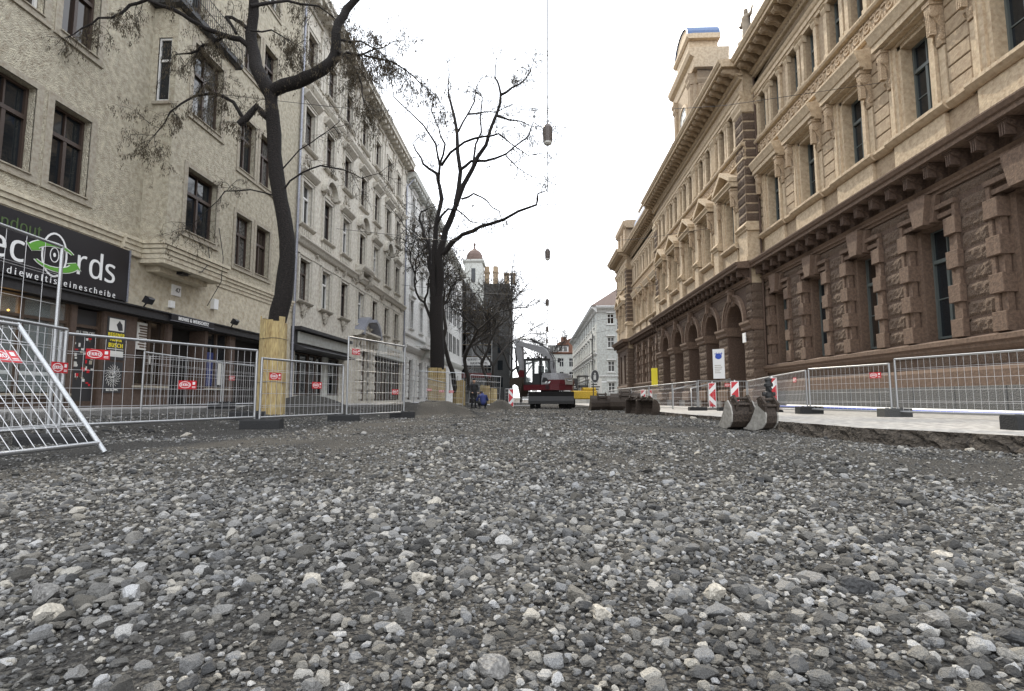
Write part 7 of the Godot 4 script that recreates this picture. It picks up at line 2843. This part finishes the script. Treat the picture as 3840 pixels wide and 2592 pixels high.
	for s in [-0.2, 0.2]:
		mb.bar(Vector3(-0.6, 1.5, bz + s), Vector3(-0.62, 2.3, bz + s), 0.075, 8)
		mb.bar(Vector3(-0.62, 2.3, bz + s), Vector3(-0.66, 3.2, bz + s), 0.04, 8)
	mb.bar(Vector3(-0.7, 3.75, bz), Vector3(-1.6, 4.18, bz), 0.08, 8)
	mb.bar(Vector3(-1.6, 4.18, bz), Vector3(-2.6, 4.25, bz), 0.045, 8)
	mb.bar(Vector3(-2.75, 3.7, bz), Vector3(-2.7, 2.9, bz), 0.065, 8)
	mb.bar(Vector3(-2.7, 2.9, bz), Vector3(-2.6, 2.2, bz), 0.04, 8)
	made("hydraulic_ram", mb, M.machine_dark, u)
	mb = MB.new()
	for s in [-0.1, 0.1]:
		mb.tube([Vector3(0.12, 2.0, bz + s), Vector3(0.1, 2.9, bz + s), Vector3(-0.3, 3.5, bz + s), Vector3(-1.0, 3.86, bz + s), Vector3(-2.3, 4.22, bz + s), Vector3(-2.5, 4.0, bz + s * 1.4)], [0.03], 6)
	made("hose", mb, M.iron, u)
	mb = MB.new()
	mb.plate(PackedVector2Array([Vector2(-2.5, 2.3), Vector2(-2.1, 2.3), Vector2(-2.02, 1.85), Vector2(-2.4, 1.8)]), bz - 0.16, bz + 0.16)
	mb.bar(Vector3(-2.6, 2.2, bz), Vector3(-2.35, 1.95, bz), 0.06, 8)
	made("quick_hitch", mb, M.machine_red, u)
	mb = MB.new()
	var shell := PackedVector2Array([Vector2(-2.5, 1.86), Vector2(-2.05, 1.86), Vector2(-1.98, 1.4), Vector2(-2.1, 0.78), Vector2(-2.16, 0.78), Vector2(-2.3, 1.3), Vector2(-2.55, 1.42), Vector2(-2.85, 1.3), Vector2(-2.98, 1.55), Vector2(-2.8, 1.8)])
	mb.plate(shell, bz - 0.38, bz - 0.35)
	mb.plate(shell, bz + 0.35, bz + 0.38)
	var outer := [Vector2(-2.16, 0.78), Vector2(-2.1, 0.78), Vector2(-1.98, 1.4), Vector2(-2.05, 1.86), Vector2(-2.5, 1.86), Vector2(-2.8, 1.8), Vector2(-2.98, 1.55), Vector2(-2.95, 1.52), Vector2(-2.78, 1.75), Vector2(-2.48, 1.8), Vector2(-2.1, 1.8), Vector2(-2.03, 1.4)]
	var op := PackedVector2Array()
	for q in outer:
		op.push_back(q)
	mb.plate(op, bz - 0.36, bz + 0.36)
	for k in 4:
		mb.box(-2.2, -2.08, 0.66, 0.82, bz - 0.34 + k * 0.2, bz - 0.26 + k * 0.2)
	made("digging_bucket", mb, M.rusty_steel, u)


# ---------------------------------------------------------------- people and statues
# one continuous skin round a skeleton of tapered bones: [from, to, radius, radius]
func skin(bones: Array, cell: float, blend: float, m: String) -> Mesh:
	var lo := Vector3.INF
	var hi := -Vector3.INF
	for b in bones:
		for k in 2:
			var r := Vector3.ONE * (float(b[2 + k]) + cell * 2.5)
			lo = lo.min((b[k] as Vector3) - r)
			hi = hi.max((b[k] as Vector3) + r)
	var n := Vector3i(((hi - lo) / cell).ceil()) + Vector3i.ONE
	var f := PackedFloat32Array()
	f.resize(n.x * n.y * n.z)
	f.fill(1.0)
	var near := PackedFloat32Array()
	for b in bones:
		var a: Vector3 = b[0]
		var ba: Vector3 = b[1] - a
		var r0: float = b[2]
		var r1: float = b[3]
		var l2 := maxf(ba.length_squared(), 1e-8)
		var pad := Vector3.ONE * (maxf(r0, r1) + blend + cell * 2.0)
		var i0 := Vector3i(((a.min(b[1]) - pad - lo) / cell).floor()).clamp(Vector3i.ZERO, n - Vector3i.ONE)
		var i1 := Vector3i(((a.max(b[1]) + pad - lo) / cell).ceil()).clamp(Vector3i.ZERO, n - Vector3i.ONE)
		for z in range(i0.z, i1.z + 1):
			for y in range(i0.y, i1.y + 1):
				for x in range(i0.x, i1.x + 1):
					var pa := lo + Vector3(x, y, z) * cell - a
					var t := clampf(pa.dot(ba) / l2, 0.0, 1.0)
					var d := (pa - ba * t).length() - lerpf(r0, r1, t)
					var q := (z * n.y + y) * n.x + x
					var e := f[q]
					var h := maxf(blend - absf(e - d), 0.0) / blend
					f[q] = minf(e, d) - h * h * blend * 0.25
	var st := SurfaceTool.new()
	st.begin(Mesh.PRIMITIVE_TRIANGLES)
	st.set_smooth_group(0)
	var id := {}
	var count := 0
	for z in n.z - 1:
		for y in n.y - 1:
			for x in n.x - 1:
				var s := Vector3.ZERO
				var c := 0
				for k in 12:
					var ax := k / 4
					var p := Vector3i(x, y, z)
					var k2 := k % 4
					p[(ax + 1) % 3] += k2 & 1
					p[(ax + 2) % 3] += k2 >> 1
					var q := p
					q[ax] += 1
					var v0 := f[(p.z * n.y + p.y) * n.x + p.x]
					var v1 := f[(q.z * n.y + q.y) * n.x + q.x]
					if (v0 < 0.0) != (v1 < 0.0):
						s += Vector3(p).lerp(Vector3(q), v0 / (v0 - v1))
						c += 1
				if c:
					id[Vector3i(x, y, z)] = count
					count += 1
					st.add_vertex(lo + s / c * cell)
	for key in id:
		var p: Vector3i = key
		var v0 := f[(p.z * n.y + p.y) * n.x + p.x]
		for ax in 3:
			var q := p
			q[ax] += 1
			var v1 := f[(q.z * n.y + q.y) * n.x + q.x]
			if (v0 < 0.0) == (v1 < 0.0):
				continue
			var d1 := Vector3i.ZERO
			var d2 := Vector3i.ZERO
			d1[(ax + 1) % 3] = 1
			d2[(ax + 2) % 3] = 1
			if not (id.has(p - d1) and id.has(p - d2) and id.has(p - d1 - d2)):
				continue
			var a: int = id[p]; var b: int = id[p - d1]; var c: int = id[p - d1 - d2]; var d: int = id[p - d2]
			var order := [a, b, c, a, c, d] if v0 < 0.0 else [a, c, b, a, d, c]
			for e in [order[0], order[2], order[1], order[3], order[5], order[4]]:
				st.add_index(e)
	st.generate_normals()
	st.set_material(M[m])
	return st.commit()


func people() -> void:
	# worker in a blue jacket crouching by the plank guard, seen from behind, bent to the left
	var o := thing("person", "person in dark blue jacket crouching and bent forward at the fence", "person", Vector3(-3.0, gy(-30.5), -30.5))
	part("trousers", skin([
		[Vector3(0.1, 0.3, 0.0), Vector3(-0.12, 0.3, 0.0), 0.13, 0.13],
		[Vector3(0.1, 0.3, 0.0), Vector3(0.12, 0.42, -0.36), 0.11, 0.08],
		[Vector3(0.12, 0.42, -0.36), Vector3(0.1, 0.09, -0.12), 0.075, 0.05],
		[Vector3(-0.12, 0.3, 0.0), Vector3(-0.34, 0.36, -0.26), 0.11, 0.08],
		[Vector3(-0.34, 0.36, -0.26), Vector3(-0.22, 0.09, -0.06), 0.075, 0.05],
	], 0.022, 0.05, "cloth_black"), o)
	part("jacket", skin([
		[Vector3(0.0, 0.34, 0.02), Vector3(-0.04, 0.62, -0.12), 0.17, 0.19],
		[Vector3(-0.04, 0.62, -0.12), Vector3(-0.1, 0.76, -0.28), 0.18, 0.13],
		[Vector3(0.12, 0.72, -0.24), Vector3(0.2, 0.5, -0.4), 0.075, 0.06],
		[Vector3(0.2, 0.5, -0.4), Vector3(0.06, 0.42, -0.58), 0.055, 0.042],
		[Vector3(-0.26, 0.72, -0.22), Vector3(-0.4, 0.5, -0.32), 0.075, 0.06],
		[Vector3(-0.4, 0.5, -0.32), Vector3(-0.3, 0.36, -0.5), 0.055, 0.042],
	], 0.022, 0.05, "jacket_blue"), o)
	part("head", skin([
		[Vector3(-0.12, 0.78, -0.3), Vector3(-0.15, 0.84, -0.38), 0.06, 0.06],
		[Vector3(-0.16, 0.87, -0.4), Vector3(-0.17, 0.9, -0.43), 0.095, 0.09],
		[Vector3(-0.2, 0.84, -0.48), Vector3(-0.2, 0.83, -0.52), 0.04, 0.015],
		[Vector3(0.06, 0.42, -0.58), Vector3(0.02, 0.38, -0.64), 0.038, 0.02],
		[Vector3(-0.3, 0.36, -0.5), Vector3(-0.3, 0.3, -0.56), 0.038, 0.02],
	], 0.015, 0.02, "skin"), o)
	part("hair", skin([[Vector3(-0.15, 0.91, -0.37), Vector3(-0.16, 0.94, -0.41), 0.09, 0.085]], 0.02, 0.02, "hair"), o)
	var mb := MB.new()
	for s in [Vector3(0.1, 0, -0.16), Vector3(-0.22, 0, -0.1)]:
		mb.box(s.x - 0.05, s.x + 0.05, 0.0, 0.11, s.z - 0.16, s.z + 0.1)
	made("shoes", mb, M.iron, o)
	# worker in black standing behind the fence
	o = thing("person", "person in black work clothes standing left of the crouching worker", "person", Vector3(-3.75, gy(-33), -32.2), 0.5)
	part("clothes", skin([
		[Vector3(0.1, 0.9, 0), Vector3(0.11, 0.5, 0.02), 0.1, 0.075], [Vector3(0.11, 0.5, 0.02), Vector3(0.11, 0.1, 0), 0.075, 0.05],
		[Vector3(-0.1, 0.9, 0), Vector3(-0.11, 0.5, 0.03), 0.1, 0.075], [Vector3(-0.11, 0.5, 0.03), Vector3(-0.12, 0.1, -0.02), 0.075, 0.05],
		[Vector3(0, 0.92, 0), Vector3(0, 1.15, 0.01), 0.15, 0.14], [Vector3(0, 1.15, 0.01), Vector3(0, 1.38, 0.0), 0.14, 0.13],
		[Vector3(-0.12, 1.4, 0), Vector3(0.12, 1.4, 0), 0.08, 0.08],
		[Vector3(0.2, 1.4, 0), Vector3(0.27, 1.12, 0.03), 0.06, 0.05], [Vector3(0.27, 1.12, 0.03), Vector3(0.2, 0.95, 0.2), 0.045, 0.035],
		[Vector3(-0.2, 1.4, 0), Vector3(-0.27, 1.12, 0.03), 0.06, 0.05], [Vector3(-0.27, 1.12, 0.03), Vector3(-0.2, 0.95, 0.2), 0.045, 0.035],
	], 0.024, 0.05, "cloth_black"), o)
	part("head", skin([
		[Vector3(0, 1.45, 0), Vector3(0, 1.55, 0.01), 0.05, 0.05], [Vector3(0, 1.6, 0.02), Vector3(0, 1.66, 0.02), 0.085, 0.09],
		[Vector3(0, 1.58, 0.1), Vector3(0, 1.575, 0.12), 0.02, 0.012],
		[Vector3(0.2, 0.95, 0.2), Vector3(0.16, 0.92, 0.27), 0.032, 0.025], [Vector3(-0.2, 0.95, 0.2), Vector3(-0.16, 0.92, 0.27), 0.032, 0.025],
	], 0.016, 0.02, "skin"), o)
	part("cap", skin([[Vector3(0, 1.7, 0.0), Vector3(0, 1.71, 0.02), 0.09, 0.09]], 0.02, 0.02, "cloth_black"), o)
	mb = MB.new()
	for s in [0.11, -0.12]:
		mb.box(s - 0.05, s + 0.05, 0, 0.1, -0.08, 0.18)
	made("shoes", mb, M.iron, o)
	# statues on the cornice
	var robe := [
		[Vector3(0, 0.1, 0), Vector3(0, 0.8, 0), 0.24, 0.2], [Vector3(0.12, 0.1, 0.1), Vector3(0.1, 0.7, 0.05), 0.14, 0.14], [Vector3(0, 0.8, 0), Vector3(0, 1.25, 0.02), 0.18, 0.2],
		[Vector3(-0.15, 1.32, 0), Vector3(0.15, 1.32, 0), 0.1, 0.1], [Vector3(0, 1.4, 0), Vector3(0, 1.5, 0.02), 0.07, 0.07], [Vector3(0, 1.58, 0.03), Vector3(0, 1.66, 0.03), 0.11, 0.1],
		[Vector3(-0.22, 1.32, 0), Vector3(-0.34, 1.0, 0.05), 0.08, 0.06], [Vector3(-0.34, 1.0, 0.05), Vector3(-0.2, 0.9, 0.25), 0.06, 0.045],
	]
	var hold: Array = robe + [[Vector3(0.22, 1.32, 0), Vector3(0.42, 1.2, 0.1), 0.08, 0.06], [Vector3(0.42, 1.2, 0.1), Vector3(0.62, 1.45, 0.15), 0.055, 0.04], [Vector3(-0.1, 0.9, -0.1), Vector3(-0.2, 0.2, -0.2), 0.14, 0.16]]
	var rest: Array = robe + [[Vector3(0.22, 1.32, 0), Vector3(0.36, 1.05, 0.02), 0.08, 0.06], [Vector3(0.36, 1.05, 0.02), Vector3(0.3, 0.75, 0.12), 0.055, 0.045], [Vector3(0.36, 0.1, 0.1), Vector3(0.36, 0.8, 0.1), 0.06, 0.05]]
	var meshes := [skin(hold, 0.035, 0.07, "statue"), skin(rest, 0.035, 0.07, "statue")]
	for e in [[-25.0, 0, "robed stone statue on the cornice nearest the camera"], [-29.5, 0, "stone statue with outstretched arm at the corner of the middle block"], [-39.0, 0, "stone statue with raised arm on the cornice beyond the clock gable"], [-42.3, 1, "small looking stone statue farthest along the cornice"]]:
		var s := thing("statue", e[2], "statue", Vector3(10.4, 17.75, e[0]), -PI / 2 + 0.3, "stone statues on the cornice")
		part("figure", meshes[e[1]], s)
		mb = MB.new()
		mb.cbox(-0.32, 0.32, -0.05, 0.14, -0.32, 0.32, 0.03)
		made("statue_base", mb, M.statue, s)


# ---------------------------------------------------------------- wires and lamps
func overhead() -> void:
	var spots := [[0.4, 8.75, -16.0], [0.7, 8.72, -30.0], [1.0, 8.6, -45.0], [1.34, 8.5, -62.0], [1.58, 8.44, -75.0]]
	var names := ["nearest brown hanging street lamp, largest over the street", "second hanging street lamp from the camera", "third hanging street lamp from the camera", "fourth hanging street lamp, small in the distance", "farthest hanging street lamp, tiny above the excavator"]
	var pts := [Vector3(-0.1, 9.2, 6.0)]
	for i in spots.size():
		var at := Vector3(spots[i][0], spots[i][1], spots[i][2])
		var o := thing("hanging_lamp", names[i], "street lamp", at, 0.0, "street lamps hung over the middle of the street")
		part("lamp_hood", kept("hood", func() -> Mesh:
			var q := MB.new()
			q.lathe([Vector2(0.135, -0.32), Vector2(0.15, 0.02), Vector2(0.14, 0.16), Vector2(0.09, 0.25), Vector2(0.03, 0.28), Vector2(0.0, 0.32)], 16)
			for k in 16:
				var a := TAU * k / 16
				q.bar(Vector3(cos(a) * 0.139, -0.32, sin(a) * 0.139), Vector3(cos(a) * 0.152, 0.12, sin(a) * 0.152), 0.007, 3)
			return q.mesh(M.lamp_body)), o)
		part("lamp_glass", kept("lglass", func() -> Mesh:
			var q := MB.new()
			q.lathe([Vector2(0.0, -0.42), Vector2(0.08, -0.41), Vector2(0.125, -0.37), Vector2(0.135, -0.32)], 16)
			return q.mesh(M.lamp_glass)), o)
		part("hanger", kept("hanger", func() -> Mesh:
			var q := MB.new()
			q.bar(Vector3(0, 0.3, 0), Vector3(0, 0.5, 0), 0.015, 5)
			return q.mesh(M.iron)), o)
		pts.append(at + Vector3(0, 0.5, 0))
		var w := thing("span_wire", "thin span wire across the street carrying the %s hanging lamp" % ["nearest", "second", "third", "fourth", "farthest"][i], "wire", at + Vector3(0, 0.5, 0), 0.0, "span wires of the street lamps")
		var mb := MB.new()
		mb.tube([Vector3(-11.5 - at.x, 1.0, 0.4), Vector3(-6 - at.x * 0.5, 0.32, 0.2), Vector3(0, 0, 0), Vector3(5.5, 0.35, -0.2), Vector3(10.9 - at.x, 1.1, -0.4)], [0.009 + 0.003 * i], 4)
		made("cable", mb, M.iron, w)
	var c := thing("lamp_cable", "long dark cable running over the middle of the street from lamp to lamp", "cable", Vector3.ZERO)
	pts.append(Vector3(1.9, 9.0, -100))
	var rad := []
	for p in pts:
		rad.append(0.009 + maxf(0.0, -p.z) * 0.00025)
	var mb := MB.new()
	mb.tube(pts, rad, 4)
	made("cable", mb, M.iron, c)


func rocks() -> void:
	var list := [
		[-1.21, -1.31, 0.056, "grey", "large angular grey rock near the lower left picture edge"],
		[-1.08, -1.20, 0.038, "pale", "flat pale slab just in front of the large angular grey rock"],
		[0.14, -1.23, 0.034, "pale", "pale blunt rock low in the picture, right of the middle"],
		[-0.58, -1.42, 0.039, "pale", "long brownish rock on the gravel left of the lower middle"],
		[-0.31, -1.46, 0.035, "pale", "flat whitish rock to the right of the long brownish rock"],
		[-0.32, -1.38, 0.023, "dark", "small dark pebble just in front of the flat whitish rock"],
		[-0.46, -2.49, 0.044, "pale", "light topped flat rock alone in the finer gravel left of the middle"],
		[1.29, -3.24, 0.055, "dark", "sharp black rock on the right, straight below the pale excavator bucket"],
		[-2.72, -2.97, 0.047, "dark", "black lump leftmost on the packed gravel below the toppled panel"],
		[-2.62, -3.40, 0.038, "dark", "dark brown lump, left one of two close together below the toppled panel"],
		[-2.48, -3.37, 0.030, "dark", "dark lump, right one of two close together below the toppled panel"],
		[-1.79, -2.57, 0.031, "dark", "little dark stone alone on the left, nearer than the two close dark lumps"],
		[-2.22, -3.63, 0.027, "grey", "light grey cube like stone on the packed gravel at the left"],
		[-1.75, -4.04, 0.044, "dark", "dark jagged stone below the plank guard, nearer of two"],
		[-1.81, -4.52, 0.038, "dark", "dark jagged stone below the plank guard, farther of two"],
		[-0.36, -2.86, 0.048, "dark", "long dark flat stone just beyond the light topped flat rock"],
		[0.82, -1.46, 0.050, "dark", "jagged dark rock in the coarse gravel right of the lower middle"],
		[0.74, -1.52, 0.042, "grey", "grey rock touching the jagged dark rock on its left"],
		[0.83, -1.20, 0.056, "grey", "biggest flat grey rock near the lower right corner"],
		[0.95, -1.15, 0.036, "dark", "dark rock right of the biggest flat grey rock"],
		[1.15, -1.53, 0.028, "dark", "small black stone near the right picture edge, alone among pale gravel"],
		[0.44, -1.40, 0.037, "pale", "flat sandy slab sunk in the coarse gravel right of the middle"],
		[-0.08, -0.99, 0.036, "grey", "smooth grey rock cut by the bottom picture edge at the middle"],
		[1.26, -1.77, 0.032, "pale", "pale chip of rock on the right, beyond the small black stone"],
		[1.72, -2.64, 0.055, "dark", "flat slate like slab on the right, halfway to the broken kerb"],
		[4.02, -5.19, 0.056, "pale", "pale lump of rubble at the foot of the broken kerb"],
		[-0.85, -5.41, 0.031, "dark", "distant dark stone in the middle of the street before the tall panel"],
		[3.55, -12.3, 0.13, "pale", "pale chunk of broken kerb lying left of the near buckets"],
		[-4.6, -6.9, 0.09, "pale", "round pale cobble behind the nearest upright panel"]
	]
	for i in list.size():
		var e: Array = list[i]
		var size: float = e[2]
		var m: String = {"grey": "rock_grey", "pale": "rock_pale", "dark": "rock_dark"}[e[3]]
		var me := stone_mesh(200 + i, 1)
		me.surface_set_material(0, M[m])
		var flat := 0.55 if size > 0.04 else 0.7
		var o := part("rock", me, self, Vector3(e[0], height(e[0], e[1]) + size * 0.22, e[1]), R.randf() * TAU)
		o.scale = Vector3(size, size * flat, size * 0.85)
		tag(o, e[4], "rock", "single rocks lying on the gravel")
